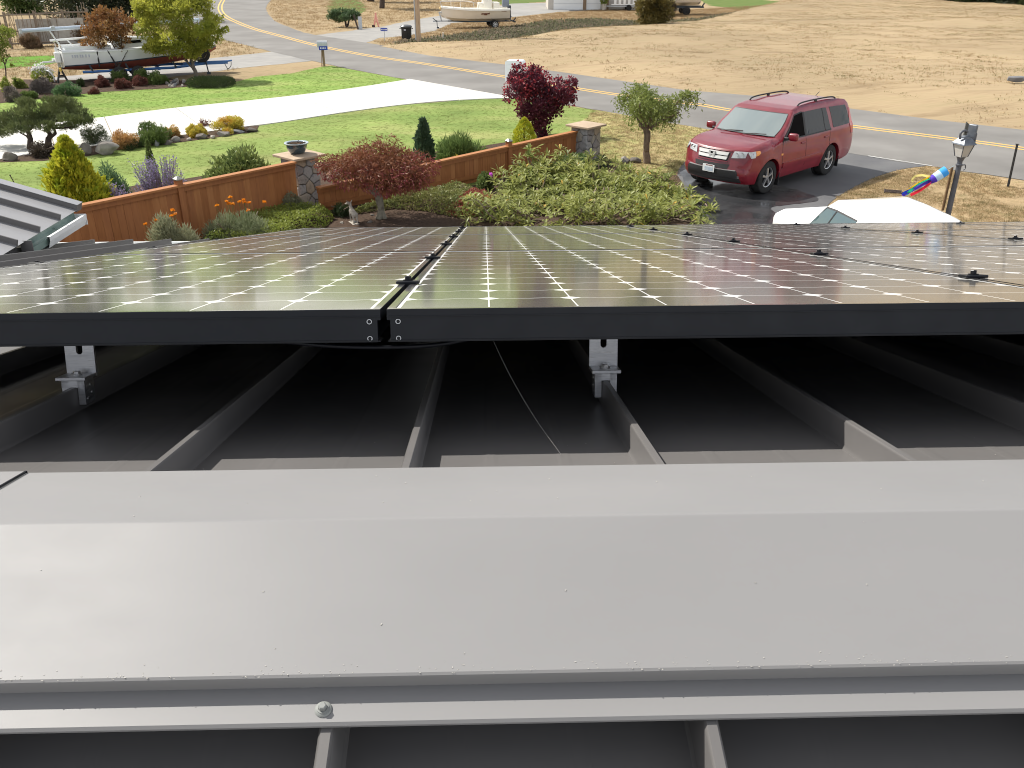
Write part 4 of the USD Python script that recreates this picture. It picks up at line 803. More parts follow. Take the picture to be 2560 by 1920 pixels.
# --- rhododendron: whorls of long leaves on bare branches
g = R0(104)
rh = thing('rhododendron', 'large rhododendron with whorls of long green leaves before the driveway', 'shrub', (*G2(1440, 545), 0)); rb = np.array([*G2(1440, 545), 0])
outline = [(1150, 545), (1185, 525), (1225, 515), (1262, 490), (1282, 440), (1305, 420), (1335, 412), (1375, 404), (1410, 412), (1440, 405), (1480, 418), (1515, 430), (1550, 428), (1590, 440), (1630, 450), (1670, 456), (1700, 468), (1730, 496), (1750, 515), (1762, 535), (1775, 560), (1740, 640), (1100, 640), (1115, 540)]
op = sg.Polygon(outline); W_, branches = [], []
for _ in range(5000):
    px, py = g.uniform(1110, 1780), 384 + 256 * g.random() ** .85
    if not op.contains(sg.Point(px, py)): continue
    y = np.interp(py, [384, 450, 560, 640], [21.3, 19.8, 17.4, 16.2]) + g.normal() * .25
    z = ztop(py, y)
    if z < .1 or z > 2.0: continue
    W_.append((np.array([0, 0, H]) + ray(px, py) * (y / ray(px, py)[1])) - rb)
    if len(W_) >= 520: break
for _ in range(130):
    px, py = g.uniform(1160, 1760), g.uniform(490, 575); y = g.uniform(16.6, 17.8); z = ztop(py, y)
    if .15 < z < 1.1: W_.append((np.array([0, 0, H]) + ray(px, py) * (y / ray(px, py)[1])) - rb)
SPR = []
for px, py in [(1262, 428), (1280, 405), (1300, 415), (1318, 395), (1330, 383), (1345, 398), (1366, 386), (1392, 392), (1246, 462), (1420, 384), (1447, 396), (1472, 392), (1496, 408), (1540, 412), (1575, 424), (1602, 430), (1640, 434), (1664, 446), (1715, 476), (1742, 498), (1768, 520), (1222, 500), (1190, 512), (1290, 440), (1310, 440)]:
    y = np.interp(py, [384, 450, 560], [21.0, 19.6, 17.6]); e = (np.array([0, 0, H]) + ray(px, py) * (y / ray(px, py)[1])) - rb
    for _ in range(3): W_.append(e + g.normal(size=3) * [.10, .10, .05])
    SPR.append(e)
P, D, PO, DO = [], [], [], []
for c in W_:
    ax = unit(np.array([g.normal() * .35, -.25 + g.normal() * .35, 1.0])); u = unit(np.cross(ax, [1, .3, .2])); v = np.cross(ax, u); k = g.integers(7, 12); r0 = g.uniform(0, 6)
    L0 = g.uniform(.8, 1.25); dr = g.uniform(-.25, .95)
    for q in range(k):
        a = r0 + q * 2.4; d = u * math.cos(a) + v * math.sin(a) + ax * (dr + g.normal() * .15)
        (PO if g.random() < .02 else P).append(c + d * .015); (DO if len(PO) > len(DO) else D).append(d)
Pn, Dn = np.array(P), np.array(D)
def longleaf(P, D, L, W, g):
    n = len(P); D = unit(D); Z = np.array([0, 0, 1.0]); S = unit(np.cross(D, Z) + g.normal(size=(n, 3)) * .15); N = np.cross(S, D); L = L * g.uniform(.7, 1.2, n)[:, None]; W = W * g.uniform(.8, 1.2, n)[:, None]; dr = g.uniform(.0, .35, n)[:, None]
    c = [P, P + D * L * .35 - N * 0, P + D * L * .72 - Z * L * dr * .35, P + D * L - Z * L * dr]
    V = np.stack([c[0], c[1] + S * W * .42 + N * W * .12, c[1], c[1] - S * W * .42 + N * W * .12, c[2] + S * W * .5 + N * W * .1, c[2], c[2] - S * W * .5 + N * W * .1, c[3]], 1).reshape(-1, 3)
    b = np.arange(n)[:, None] * 8; F = np.concatenate([b + f for f in ([0, 2, 1], [0, 3, 2], [1, 2, 5], [1, 5, 4], [2, 3, 6], [2, 6, 5], [4, 5, 7], [5, 6, 7])], 1).reshape(-1, 3); return V, F
part(rh, 'foliage', longleaf(Pn, Dn, .19, .05, g), L_['rh'])
for a_, b_ in zip(PO, DO): part(rh, 'yellow_leaf', longleaf(np.array([a_]), np.array([b_]), .16, .05, g), L_['rh_d'])
for i in g.choice(len(W_), 150, replace=False):
    e = W_[i]; s_ = np.array([e[0] * .72 + g.normal() * .15, e[1] * .72 + .25 + g.normal() * .15, max(.02, e[2] * .25 - .1)]); part(rh, 'branch', limb(s_, e, .017, .006, g, .1, 3), m_twig, smooth=True)
for i in g.choice(len(W_), 40, replace=False):
    e = W_[i] * [.7, .7, .3]; e[2] = max(.05, e[2]); part(rh, 'branch', limb(np.array([e[0] * .8, e[1] * .8, 0]), e + [0, 0, .2], .03, .017, g, .1, 3), m_twig, smooth=True)
for e in SPR: part(rh, 'branch', limb(np.array([e[0] * .96 + .1, e[1] * .95 + .2, max(.1, e[2] - .75)]), e, .02, .009, g, .08, 3), m_twig, smooth=True)
inner = [(c[0], c[1] + .25, c[2] * .55, .22, .22, .2) for c in W_[::3]]
part(rh, 'inner_foliage', foliage(g, inner, 3800, .15, .045, .3, .1, 1.0, .2, 1.0), L_['rh'])
# --- golden cypress and its neighbours behind the left fence
def conical(name, label, cat, bx, y, zb, mat, n, L, W, seed, peak=1.3, rag=.12):
    """upright pointed conifer: sprays that rise along its flanks; y = distance of its axis"""
    g = R0(seed); x0, x1, yt, yb = bx; d = ray((x0 + x1) / 2, yb); c = np.array([0, 0, H]) + d * (y / d[1]); h = ztop(yt, y) - zb; w = (x1 - x0) * depth(np.array([c[0], y, h / 2])) / FPX
    xx = ray((x0 + x1) / 2, (yt + yb) / 2); cxw = (xx * (y / xx[1]))[0]
    t = thing(name, label, cat, (cxw, y, zb)); P, D = [], []
    while len(P) < n:
        f = g.random() ** 1.25; a = g.uniform(0, 2 * PI); r = w / 2 * (1 - f ** peak) * (1 + rag * math.sin(a * 4 + f * 17) * math.sin(f * 31 + a * 3) + g.normal() * rag * .5) * g.uniform(.72, 1.0)
        P.append((r * math.cos(a), r * math.sin(a), f * h)); D.append((math.cos(a) * .55, math.sin(a) * .55, 1.0 + g.normal() * .3))
    P, D = np.array(P), np.array(D) + g.normal(size=(n, 3)) * .3
    part(t, 'foliage', leafmesh(P, D, L, W, g, .2), mat); part(t, 'trunk', tube([(0, 0, 0), (0, 0, h * .5), (0, 0, h * .9)], [.05, .035, .01], 7), m_bark_d); return t
conical('golden_cypress', 'bright yellow green conical cypress behind the left fence', 'conifer', (92, 268, 352, 520), 15.7, 0, L_['gold'], 9500, .12, .055, 110, 2.0, .26)
conical('cone_topiary', 'slim dark green cone shaped evergreen behind the lavender', 'conifer', (356, 392, 352, 425), 17.9, 0, L_['mid'], 2600, .05, .02, 111, 2.0, .04)
conical('spruce_sapling', 'small dark blue green spruce sapling beyond the fence', 'conifer', (1035, 1082, 303, 372), 22.3, 0, lf('spruce_blue', (.045, .08, .05), (.08, .125, .08), None, .4, .2), 3200, .12, .05, 112, 1.9, .22)
conical('yellow_cypress', 'rounded yellow tipped dwarf cypress below the red maple', 'conifer', (1280, 1341, 297, 360), 23.6, 0, L_['gold'], 4200, .06, .03, 113, 3.6, .1)
def bush(name, label, cat, bx, y, mat, n, L, W, seed, **k):
    """like shrub, but at a given distance because its foot is hidden"""
    x0, x1, yt, yb = bx; d = ray((x0 + x1) / 2, yb); c = np.array([0, 0, H]) + d * (y / d[1]); pyb = [py for py in range(100, 900) if ztop(py, y) < 0][:1][0]
    xx = ray((x0 + x1) / 2, (yt + yb) / 2); cxw = (xx * (y / xx[1]))[0]; w = (x1 - x0) * depth(np.array([cxw, y, .6])) / FPX; h = ztop(yt, y)
    g = R0(seed); t = thing(name, label, cat, (cxw, y, 0), 0, k.pop('group', None)); dd = k.pop('dd', .9); kk = k.pop('k', 10); s = k.pop('s', (.32, .5))
    part(t, 'foliage', foliage(g, subblobs(g, w * .92, w * dd, h * .95, kk, s=s), n, L, W, **k), mat)
    part(t, 'stem', join(*[tube(spline([(g.normal() * .03, g.normal() * .03, 0), (g.normal() * w * .15, g.normal() * w * .15, h * .6)], 3), .01, 5) for _ in range(4)]), m_twig); return t
bush('shrub', 'feathery blue green shrub between the golden cypress and the lavender', 'shrub', (222, 335, 393, 490), 16.6, L_['blue'], 11000, .08, .02, 120, k=16, dd=1.1)
def spikes(name, label, cat, bx, y, mat, n, L, seed, leafm, fan=.5, spike_w=.016):
    x0, x1, yt, yb = bx; xx = ray((x0 + x1) / 2, (yt + yb) / 2); cxw = (xx * (y / xx[1]))[0]; w = (x1 - x0) * depth(np.array([cxw, y, .6])) / FPX; h = ztop(yt, y); g = R0(seed)
    t = thing(name, label, cat, (cxw, y, 0)); ms, P, D = [], [], []
    for _ in range(n):
        a = g.uniform(0, 2 * PI); r = math.sqrt(g.random()) * w * .22; b = np.array([r * math.cos(a), r * math.sin(a), h * .25]); e = np.array([math.cos(a) * w * .5 * g.uniform(.2, 1) * fan * 2, math.sin(a) * w * .4 * fan, h * g.uniform(.55, 1.0)])
        ms.append(tube([b, (b + e) / 2 + [0, 0, .05], e], [.004, .004, .003], 4))
        for f in np.linspace(.55, 1.0, 16): P.append(b + (e - b) * f + g.normal(size=3) * spike_w * .6); D.append(g.normal(size=3) + (e - b) * 1.2)
    part(t, 'flower_spike', leafmesh(np.array(P), np.array(D), .042, .024, g), mat); part(t, 'stem', join(*ms), leafm)
    part(t, 'foliage', foliage(g, subblobs(g, w * .8, w * .7, h * .5, 7), 1800, .06, .012, .6, .5, .8), leafm); return t
spikes('lavender', 'violet flowered sage with long spikes behind the fence post', 'flower', (330, 468, 392, 478), 16.9, L_['sage'], 190, .3, 130, L_['grey'], .5)
spikes('lavender', 'low grey violet sage spikes beside the golden cypress', 'flower', (262, 322, 452, 500), 15.9, L_['sage'], 60, .3, 131, L_['grey'], .6)
bush('shrub', 'broad leaved green shrub with pale new leaves left of the bowl pillar', 'shrub', (498, 705, 350, 470), 18.9, lf('broad_green', (.075, .13, .04), (.17, .24, .075), (.05, .09, .03), .45, .3), 4600, .13, .06, 121, k=14, dd=.7)
bush('shrub', 'feathery dark green shrub beyond the middle of the fence', 'shrub', (1075, 1222, 328, 405), 22.0, lf('feather_green', (.08, .15, .045), (.14, .22, .07), None, .4, .3), 9500, .15, .02, 122, k=16, up=.9)
bush('shrub', 'little yellow shrub behind the fence right of the laceleaf maple', 'shrub', (1118, 1160, 370, 402), 21.4, L_['yel'], 900, .06, .03, 123, k=5)
bush('shrub', 'bright green leafy plant between bowl pillar and laceleaf maple', 'shrub', (815, 880, 432, 490), 19.4, L_['lime'], 1500, .08, .04, 124, k=7)
# --- beds on the house side of the fence
bush('shrub', 'grey green lavender bush at the foot of the left fence', 'shrub', (352, 505, 536, 640), 14.6, lf('pale_sage', (.17, .19, .12), (.28, .30, .19), (.13, .14, .09), .35, .25), 7500, .10, .016, 140, k=14, up=.9, dd=.6)
bush('shrub', 'taller grey green bush with orange poppies right of the fence post', 'shrub', (505, 690, 505, 640), 15.9, lf('poppy_leaf', (.14, .18, .10), (.22, .26, .15), (.11, .11, .08), .35, .25), 7000, .09, .014, 141, k=14, up=.9, dd=.6)
shrub('shrub', 'round grey green shrub at the foot of the bowl pillar', 'shrub', (698, 762, 480, 548), L_['grey'], 2200, .05, .03, 142, k=9)
shrub('shrub', 'dark juniper mound between the bowl pillar and the deer statue', 'shrub', (826, 882, 503, 545), L_['dark'], 2200, .05, .012, 143, k=8)
t = shrub('rose_bush', 'small dark green rose bush with one pink flower at the fence', 'shrub', (1180, 1242, 433, 482), L_['mid'], 2000, .055, .035, 144, k=8)
pk = G(1229, 433) ; yk = G(1211, 482)[1] + .1; pf = np.array([0, 0, H]) + ray(1229, 434) * (yk / ray(1229, 434)[1]); g = R0(7)
part(t, 'flower', leafmesh(pf + g.normal(size=(14, 3)) * .015, g.normal(size=(14, 3)), .05, .05, g), L_['pink'], world=True)
pops = [(363, 562), (391, 552), (432, 527), (428, 541), (438, 537), (542, 515), (576, 495), (567, 506), (572, 511), (582, 511), (598, 506), (609, 501), (611, 507), (623, 508), (662, 506), (620, 528)]
words_p = ['leftmost low', 'second from the left', 'upper of the three by the post', 'pale lower one by the post', 'small one right of the post', 'lone one over the dip', 'highest of the right bush', 'small left one of the right cluster', 'half hidden lower one of the right cluster', 'wide low one of the right cluster', 'middle one above the right bush', 'upper of the stacked pair', 'lower of the stacked pair', 'faint one right of the pair', 'rightmost', 'low yellow one inside the right bush']
for q, ((px, py), wd) in enumerate(zip(pops, words_p)):
    y = 14.55 if px < 450 else 15.7; c = np.array([0, 0, H]) + ray(px, py) * (y / ray(px, py)[1]); g = R0(200 + q); t = thing('poppy', f'orange poppy before the left fence, {wd}', 'flower', (c[0], c[1], 0), 0, 'orange poppies'); zc = c[2]
    a = np.arange(6) * PI / 3; part(t, 'petal', leafmesh(np.tile([0, 0, zc], (6, 1)), np.column_stack([np.cos(a), np.sin(a), np.full(6, .8)]), .05, .055, g), L_['poppy']); part(t, 'stem', tube([(0, 0, zc - .4), (.01, 0, zc - .2), (0, 0, zc)], .003, 4), L_['mid'])
g = R0(150)
def cover(name, label, cat, poly, n, mat, L, W, hz, seed, up=.6):
    g = R0(seed); P = sg.Polygon(pix(poly)).buffer(0); x0, y0, x1, y1 = P.bounds; q = np.column_stack([g.uniform(x0, x1, n * 4), g.uniform(y0, y1, n * 4)]); q = q[shapely.contains_xy(P, q[:, 0], q[:, 1])][:n]
    d = np.minimum(1, shapely.distance(shapely.points(q), P.exterior) / .25); h = hz * d * (.4 + 1.2 * meshkit.fbm(np.column_stack([q * 2.2, np.full(len(q), seed * 1.7)]), 4)) * g.uniform(.3, 1.0, len(q)) ** .5
    struct(name, leafmesh(np.column_stack([q, h + .02]), np.column_stack([g.normal(size=(len(q), 2)) * .8, np.full(len(q), up)]), L, W, g), mat, kind='stuff', label=label, cat=cat)
cover('ground_cover', 'bright green low ground cover below the bowl pillar along the roof edge', 'ground cover', [(480, 640), (560, 590), (620, 560), (690, 540), (760, 535), (830, 535), (835, 550), (815, 570), (700, 640)], 9000, L_['lime'], .045, .03, .30, 151)
cover('ground_cover', 'mixed green and yellow low plants along the fence right of the laceleaf maple', 'ground cover', [(855, 540), (900, 528), (960, 515), (1050, 500), (1120, 485), (1190, 480), (1200, 520), (1150, 548), (1060, 530), (980, 525), (900, 537)], 7000, lf('cover_mix', (.10, .15, .045), (.19, .22, .07), (.16, .15, .06), .45, .3, ns=3), .05, .035, .28, 152)
cover('ground_cover', 'rusty red low plants between the rhododendron and the fence', 'ground cover', [(1110, 528), (1170, 500), (1230, 490), (1240, 520), (1200, 545), (1130, 545)], 2600, L_['red_cov'], .05, .03, .3, 153)
cover('ground_cover', 'green plants under the right fence behind the rhododendron', 'ground cover', [(1240, 480), (1300, 455), (1380, 430), (1450, 412), (1490, 412), (1480, 440), (1380, 460), (1280, 490)], 4000, L_['mid'], .07, .04, .35, 154)
shrub('shrub', 'dark evergreen shrub behind the rhododendron at the second pillar', 'shrub', (1470, 1535, 392, 425), L_['dark'], 1700, .05, .02, 155, k=7)
# --- bonsai pine and the shrubs along the concrete driveway
base = G(98, 372); g = R0(160); Y0 = base[1]; sc_ = depth(base) / FPX
t = thing('garden_pine', 'dark low cloud pruned pine with two crooked trunks at the left border', 'tree', base)
bl = []
for px, py, rx, rz, dy in [(150, 268, 52, 20, .2), (85, 275, 44, 20, -.1), (200, 285, 34, 18, 0), (30, 300, 40, 18, .1), (120, 295, 50, 20, .5), (175, 300, 40, 15, -.4), (65, 262, 26, 14, .3), (10, 330, 42, 18, 0), (50, 320, 30, 14, -.5), (115, 318, 34, 12, -.5), (210, 303, 26, 14, .3), (-20, 310, 40, 20, .4), (140, 255, 30, 10, -.2), (95, 300, 40, 16, -.2), (170, 322, 22, 8, .3)]:
    c = tp(px, py, dy); bl.append((*c, rx * sc_, rx * sc_ * .8, rz * sc_))
part(t, 'crown', foliage(g, explode(bl, g, 7, .36, .6), 17000, .10, .02, .6, .7, .7, .5, 1.12), L_['pine'])
part(t, 'trunk', join(limb(tp(75, 378), tp(76, 345), .085, .07, g, .04), limb(tp(76, 347), tp(62, 320), .07, .05, g, .08), limb(tp(62, 322), tp(45, 300), .045, .02, g), limb(tp(66, 328), tp(90, 300), .045, .02, g), limb(tp(70, 345), tp(50, 330), .03, .015, g), limb(tp(118, 372), tp(122, 345), .10, .08, g, .04), limb(tp(122, 348), tp(112, 318), .075, .045, g), limb(tp(124, 345), tp(139, 333), .05, .04, g, .03), limb(tp(139, 334), tp(133, 318), .04, .025, g, .03), limb(tp(112, 320), tp(150, 300), .04, .015, g), limb(tp(130, 320), tp(185, 300), .03, .012, g)), m_bark_d, smooth=True)
shrub('shrub', 'dark mass of low shrubs under the garden pine', 'shrub', (60, 140, 352, 396), lf('pine_under', (.045, .035, .025), (.08, .065, .045), None, .4, .15), 2600, .05, .03, 161, k=9)
shrub('shrub', 'dark green dense mound right of the garden pine', 'shrub', (178, 270, 309, 364), L_['dark'], 5200, .045, .014, 162, k=10)
shrub('shrub', 'tan and rust coloured mound beside the big grey boulder', 'shrub', (258, 352, 323, 374), L_['tan'], 5600, .055, .022, 163, k=11)
shrub('shrub', 'green spiky conifer shrub in the middle of the shrub bed', 'shrub', (313, 428, 308, 366), L_['mid'], 4800, .09, .018, 164, k=12, up=1.1)
shrub('heather', 'pale orange heather right of the green spiky shrub', 'shrub', (402, 452, 314, 346), L_['orange'], 2800, .055, .02, 165, k=7, up=.7)
shrub('heather', 'left yellow and orange heather in the shrub bed', 'shrub', (455, 518, 308, 345), L_['yel'], 4200, .055, .02, 166, k=9, up=.7)
shrub('heather', 'right and larger yellow heather near the tip of the shrub bed', 'shrub', (512, 618, 294, 336), L_['yel'], 6500, .055, .02, 167, k=11, up=.7)
shrub('shrub', 'small reddish twiggy shrub above the yellow heathers', 'shrub', (490, 524, 288, 318), L_['rust'], 260, .06, .03, 168, k=5)
shrub('shrub', 'dark green foliage under the tan mound', 'shrub', (290, 356, 352, 376), L_['dark'], 1500, .04, .02, 169, k=6)
# --- far bed by the sailing boat
far = [((0, 52, 216, 256), 'dark grey shrub at the left border above the strip lawn', 'plum', 2600), ((44, 92, 229, 250), 'dark green low mound at the left end of the far bed', 'mid', 1700), ((58, 134, 190, 234), 'rounded grey plum coloured shrub by the cream flowers', 'plum', 3600), ((122, 202, 203, 244), 'pale grey green mound left of the middle of the far bed', 'blue', 3800), ((188, 210, 189, 218), 'small dark upright conifer in front of the saw horse', 'dark', 1100), ((213, 252, 219, 236), 'low dark brown shrub at the lawn edge of the far bed', 'rust', 1100), ((229, 269, 190, 219), 'left rust red mound of the far bed', 'rust', 2200), ((278, 326, 193, 223), 'middle rust red mound of the far bed', 'rust', 2400), ((325, 367, 188, 216), 'right brown red mound of the far bed', 'rust', 2000), ((268, 322, 174, 208), 'green mound behind the rust red ones', 'mid', 2200), ((318, 376, 171, 210), 'olive green mound in the middle of the far bed', 'mid', 2600), ((360, 418, 175, 212), 'large green mound at the right of the far bed', 'mid', 3000), ((-6, 30, 195, 232), 'yellow green shrub at the left border under the sapling', 'lime', 1600), ((28, 66, 188, 222), 'light green leafy shrub behind the grey plum shrub', 'lime', 1500)]
for q, (b, l, mt, n) in enumerate(far): shrub('shrub', l, 'shrub', b, L_[mt], n, .075, .035, 300 + q, k=9, group='shrubs of the far bed')
g = R0(320); p, w, h = spot(464, 572, 196, 219); t = thing('hedge_mound', 'long dark green clipped mound under the bright green tree', 'shrub', (p[0], p[1] + .5, 0)); part(t, 'foliage', foliage(g, [(x * w / 2, 0, h * .42, w * .2, .9, h * .52) for x in (-.62, -.4, -.15, .1, .35, .6)] + [(.82 * w / 2, 0, h * .3, w * .12, .7, h * .38)], 8500, .06, .03, .8, .3, .6, .6), L_['dark']); part(t, 'stem', box((0, 0, .08), (w * .7, .3, .16)), m_bark_d)
p, w, h = spot(94, 127, 182, 205); g = R0(321); t = thing('hydrangea', 'cream white hydrangea heads beside the grey plum shrub', 'flower', p)
part(t, 'flower_head', leafmesh(np.vstack([g.normal(size=(120, 3)) * [.09, .09, .07] + c for c in ((-.28, 0, .48), (-.1, .05, .6), (.1, 0, .5), (.3, 0, .42), (-.05, -.1, .4))]), g.normal(size=(600, 3)), .07, .06, g), L_['hyd']); part(t, 'foliage', foliage(g, [(0, 0, .25, .4, .35, .25)], 700, .1, .06), L_['lime'])
# --- taller trees of the far left
def crown_tree(name, label, base, blobs_px, n, L, W, mat, seed, trunk, tmat=m_bark, up=.2, dy_s=1.0, cat='tree', lo=.35):
    global base_, Y0, sc_
    Y0 = base[1]; sc_ = depth(base) / FPX; g = R0(seed); t = thing(name, label, cat, base); tpl = lambda px, py, dy=0.0: (np.array([0, 0, H]) + ray(px, py) * ((Y0 + dy) / ray(px, py)[1])) - base
    bl = [(*tpl(px, py, dy * dy_s), rx * sc_, rx * sc_, rz * sc_) for px, py, rx, rz, dy in blobs_px]
    part(t, 'crown', foliage(g, explode(bl, g, 6, .4, .65), n, L, W, .6, up, 1.0, lo, 1.1), mat)
    part(t, 'trunk', join(*[limb(tpl(*a), tpl(*b), r0, r1, g, .06) for a, b, r0, r1 in trunk]), tmat, smooth=True); return t
bt = [(450, 40, 50, 40, 0), (390, 35, 50, 38, .5), (360, 80, 40, 34, -.4), (420, 90, 55, 40, -.5), (480, 85, 52, 40, .3), (520, 70, 40, 34, -.2), (545, 90, 26, 22, .2), (540, 45, 28, 24, .3), (400, 125, 44, 24, .2), (460, 130, 48, 22, -.3), (510, 120, 36, 22, .3), (350, 40, 34, 26, .3), (420, 0, 60, 30, .4), (360, 5, 36, 22, 0), (480, 10, 46, 28, -.3), (375, 120, 26, 18, -.4), (575, 72, 12, 6, 0), (560, 80, 16, 8, 0), (430, -35, 56, 30, .2), (480, -30, 44, 30, .3), (340, 20, 20, 14, 0), (520, 15, 24, 26, .1)]
bt = [(457 + (x - 457) * .9, 90 + (y - 90) * .9, rx * .86, rz * .86, d) for x, y, rx, rz, d in bt]
crown_tree('green_tree', 'bright yellow green bushy tree in front of the boat trailer', G(494, 199), bt, 23000, .12, .05, L_['bright'], 400, [((494, 199), (485, 172), .10, .08), ((485, 174), (478, 150), .08, .06), ((484, 172), (462, 150), .05, .03), ((478, 152), (440, 80), .05, .02), ((478, 152), (510, 70), .05, .02), ((480, 165), (500, 140), .04, .02)], up=.6)
bb = [(245, 60, 30, 20, 0), (285, 45, 30, 20, .3), (225, 80, 26, 18, -.3), (265, 90, 32, 18, .3), (310, 70, 28, 20, -.2), (300, 95, 24, 14, .2), (215, 105, 18, 10, 0), (250, 112, 18, 8, -.2), (275, 70, 34, 20, -.4), (325, 55, 18, 14, .2), (265, 35, 24, 14, 0), (300, 118, 10, 8, 0), (250, 30, 16, 10, .2)]
crown_tree('brown_tree', 'slender tree with rusty brown leaves in front of the sailing boat', G(300, 201), bb, 3400, .12, .07, L_['brown'], 401, [((300, 194), (296, 160), .05, .045), ((296, 162), (290, 125), .045, .03), ((296, 162), (302, 120), .035, .02), ((290, 128), (262, 80), .03, .01), ((302, 122), (305, 70), .025, .01), ((298, 165), (312, 140), .025, .012), ((312, 142), (318, 125), .015, .01), ((280, 160), (268, 135), .02, .012), ((298, 175), (280, 158), .02, .015)], m_bark_d)
sb = [(5, 88, 26, 22, 0), (14, 78, 18, 10, .2), (0, 112, 22, 14, 0), (4, 130, 14, 12, 0), (-10, 95, 22, 24, .2), (6, 150, 8, 6, 0), (22, 143, 4, 4, 0), (30, 165, 4, 4, 0)]
crown_tree('sapling', 'thin young tree with yellow green leaves at the left border', G(28, 228), sb, 1900, .09, .055, L_['lime'], 402, [((28, 228), (12, 160), .03, .022), ((12, 162), (5, 130), .022, .012), ((14, 160), (16, 125), .018, .01), ((12, 160), (4, 140), .015, .01)], m_bark_d)
cb = [(836, 36, 16, 9, 0), (855, 30, 20, 10, .3), (880, 34, 18, 10, -.2), (865, 42, 18, 8, -.4), (845, 48, 14, 7, .2), (888, 44, 12, 6, 0), (826, 42, 10, 6, 0)]
crown_tree('small_tree', 'small flat topped dark green tree inside the bend of the road', G(868, 68), cb, 3600, .16, .06, lf('flat_tree', (.05, .10, .045), (.09, .15, .065), None, .4, .2), 403, [((868, 68), (862, 50), .09, .06), ((868, 66), (872, 48), .08, .05), ((862, 52), (848, 42), .05, .03), ((872, 50), (880, 40), .05, .03)], m_bark_d)
nb_ = [(1630, 15, 34, 24, 0), (1610, 30, 28, 20, -.3), (1650, 32, 30, 20, .2), (1635, 48, 30, 16, -.2), (1618, 5, 26, 18, .3), (1655, 5, 28, 18, 0), (1640, 62, 26, 8, 0), (1605, 52, 14, 10, 0), (1630, -15, 36, 20, 0)]
crown_tree('bushy_tree', 'bushy tree with yellow green top and dark foot beside the ditch', G(1636, 70), nb_, 6500, .2, .1, lf('bushy_leaves', (.06, .07, .02), (.18, .16, .04), (.035, .04, .016), .45, .25, ns=.9), 404, [((1636, 70), (1634, 40), .12, .08), ((1634, 44), (1620, 15), .06, .03), ((1634, 44), (1650, 15), .06, .03)], m_bark_d)
crown_tree('bushy_tree', 'brownish bush behind the yellow green tree next to the trailer', G(1672, 40), [(1668, 12, 20, 14, 0), (1680, 20, 14, 12, 0), (1665, 26, 14, 10, .3), (1675, -5, 18, 14, 0)], 2600, .16, .07, lf('brown_bush', (.06, .05, .025), (.11, .09, .045), None, .45, .2), 405, [((1672, 40), (1672, 20), .07, .05)], m_bark_d)
for q, (px, py, h_, l) in enumerate([(958, 21, 5, 'slim dark tree trunk at the top edge beyond the side drive'), (930, 4, 6, 'thick dark tree trunk at the top edge left of the slim one')]):
    crown_tree('roadside_tree', l, G(px, py), [(px, -130, 60, 40, 0), (px - 30, -110, 40, 30, .5), (px + 30, -115, 40, 30, -.5)], 2500, .35, .2, L_['mid'], 410 + q, [((px - 3, py), (px + 2, py - 70), .26 if q == 0 else .4, .2)], m_bark_d)
# dark evergreens of the far left, hedge of the far right
for q, (px, py, w_, h_, l) in enumerate([(185, 48, 5.5, 7, 'left dark evergreen behind the garden fence'), (260, 56, 6, 8, 'middle dark evergreen behind the garden fence'), (335, 52, 6, 8, 'right dark evergreen behind the bright green tree'), (52, 32, 3.6, 4, 'green conifer at the top left above the garden fence')]):
    b = G(px, py); g = R0(420 + q); t = thing('evergreen_tree', l, 'tree', b); bl = [(g.uniform(-.3, .3) * w_, g.uniform(-.3, .3) * w_, h_ * f, w_ * (.42 - .28 * f), w_ * (.42 - .28 * f), h_ * .14) for f in np.linspace(.1, .95, 14)]
    part(t, 'crown', foliage(g, bl, 5000, .38, .12, .7, .1, .9, .35), L_['mid'] if q == 3 else L_['black_t']); part(t, 'trunk', tube([(0, 0, 0), (0, 0, h_ * .5), (0, 0, h_ * .9)], [.3, .2, .06], 8), m_bark_d)
hl = ['leftmost', 'second', 'third', 'middle', 'fifth', 'sixth', 'rightmost']
for q, px in enumerate([2265, 2315, 2370, 2420, 2470, 2520, 2575]):
    b = G(px, 3 + q * 2.6); g = R0(440 + q); w_ = 3.6; h_ = g.uniform(3, 4.6); t = thing('hedge_tree', f'dark leafy hedge tree along the field top, {hl[q]} of the row', 'tree', b, 0, 'hedge trees at the far field edge')
    part(t, 'crown', foliage(g, subblobs(g, w_, w_, h_, 12), 3000, .34, .2, .6, .1, 1.0, .35), L_['black_t'] if q % 3 else L_['dark']); part(t, 'trunk', tube([(0, 0, 0), (0, 0, h_ * .6)], [.15, .08], 7), m_bark_d)
# ------------------------------------------------------------------ the red car
def paint(name, c, c2, flake=.0, rough=.28): return M(name, c, rough, .5, ns=2.0, c2=c2, det=3, coat=1.0)
m_red = usdkit.material(stage, LOOKS + 'red_car_paint', {'p': ('principled_bsdf', {'base_color': (.15, .004, .012), 'metallic': .0, 'roughness': .38, 'coat_weight': .75, 'coat_roughness': .05}), 'g': ('geometry', {}), 'n': ('noise_texture', {'scale': 3.0, 'detail': 6.0}), 'r': ('rgb_ramp', {'ramp': [(.35, (.135, .0035, .011)), (.65, (.165, .005, .014))]})}, [('g.position', 'n.vector'), ('n.fac', 'r.fac'), ('r.color', 'p.base_color')], surface='p.BSDF')
m_glass = M('tinted_car_glass', (.006, .007, .008), .04, .42, coat=0)
m_open = M('open_window_dark', (.006, .005, .005), .9, .05)
m_emb = M('emblem_grey', (.7, .7, .7), .3, .5)
m_wsh = usdkit.material(stage, LOOKS + 'windscreen_glass', {'p': ('principled_bsdf', {'base_color': (.15, .185, .185), 'roughness': .03, 'specular_ior_level': 1.0, 'coat_weight': 1.0, 'coat_roughness': .02})}, [], surface='p.BSDF')
m_trimb = M('black_plastic', (.018, .018, .019), .55, .4, ns=30, c2=(.026, .026, .027))
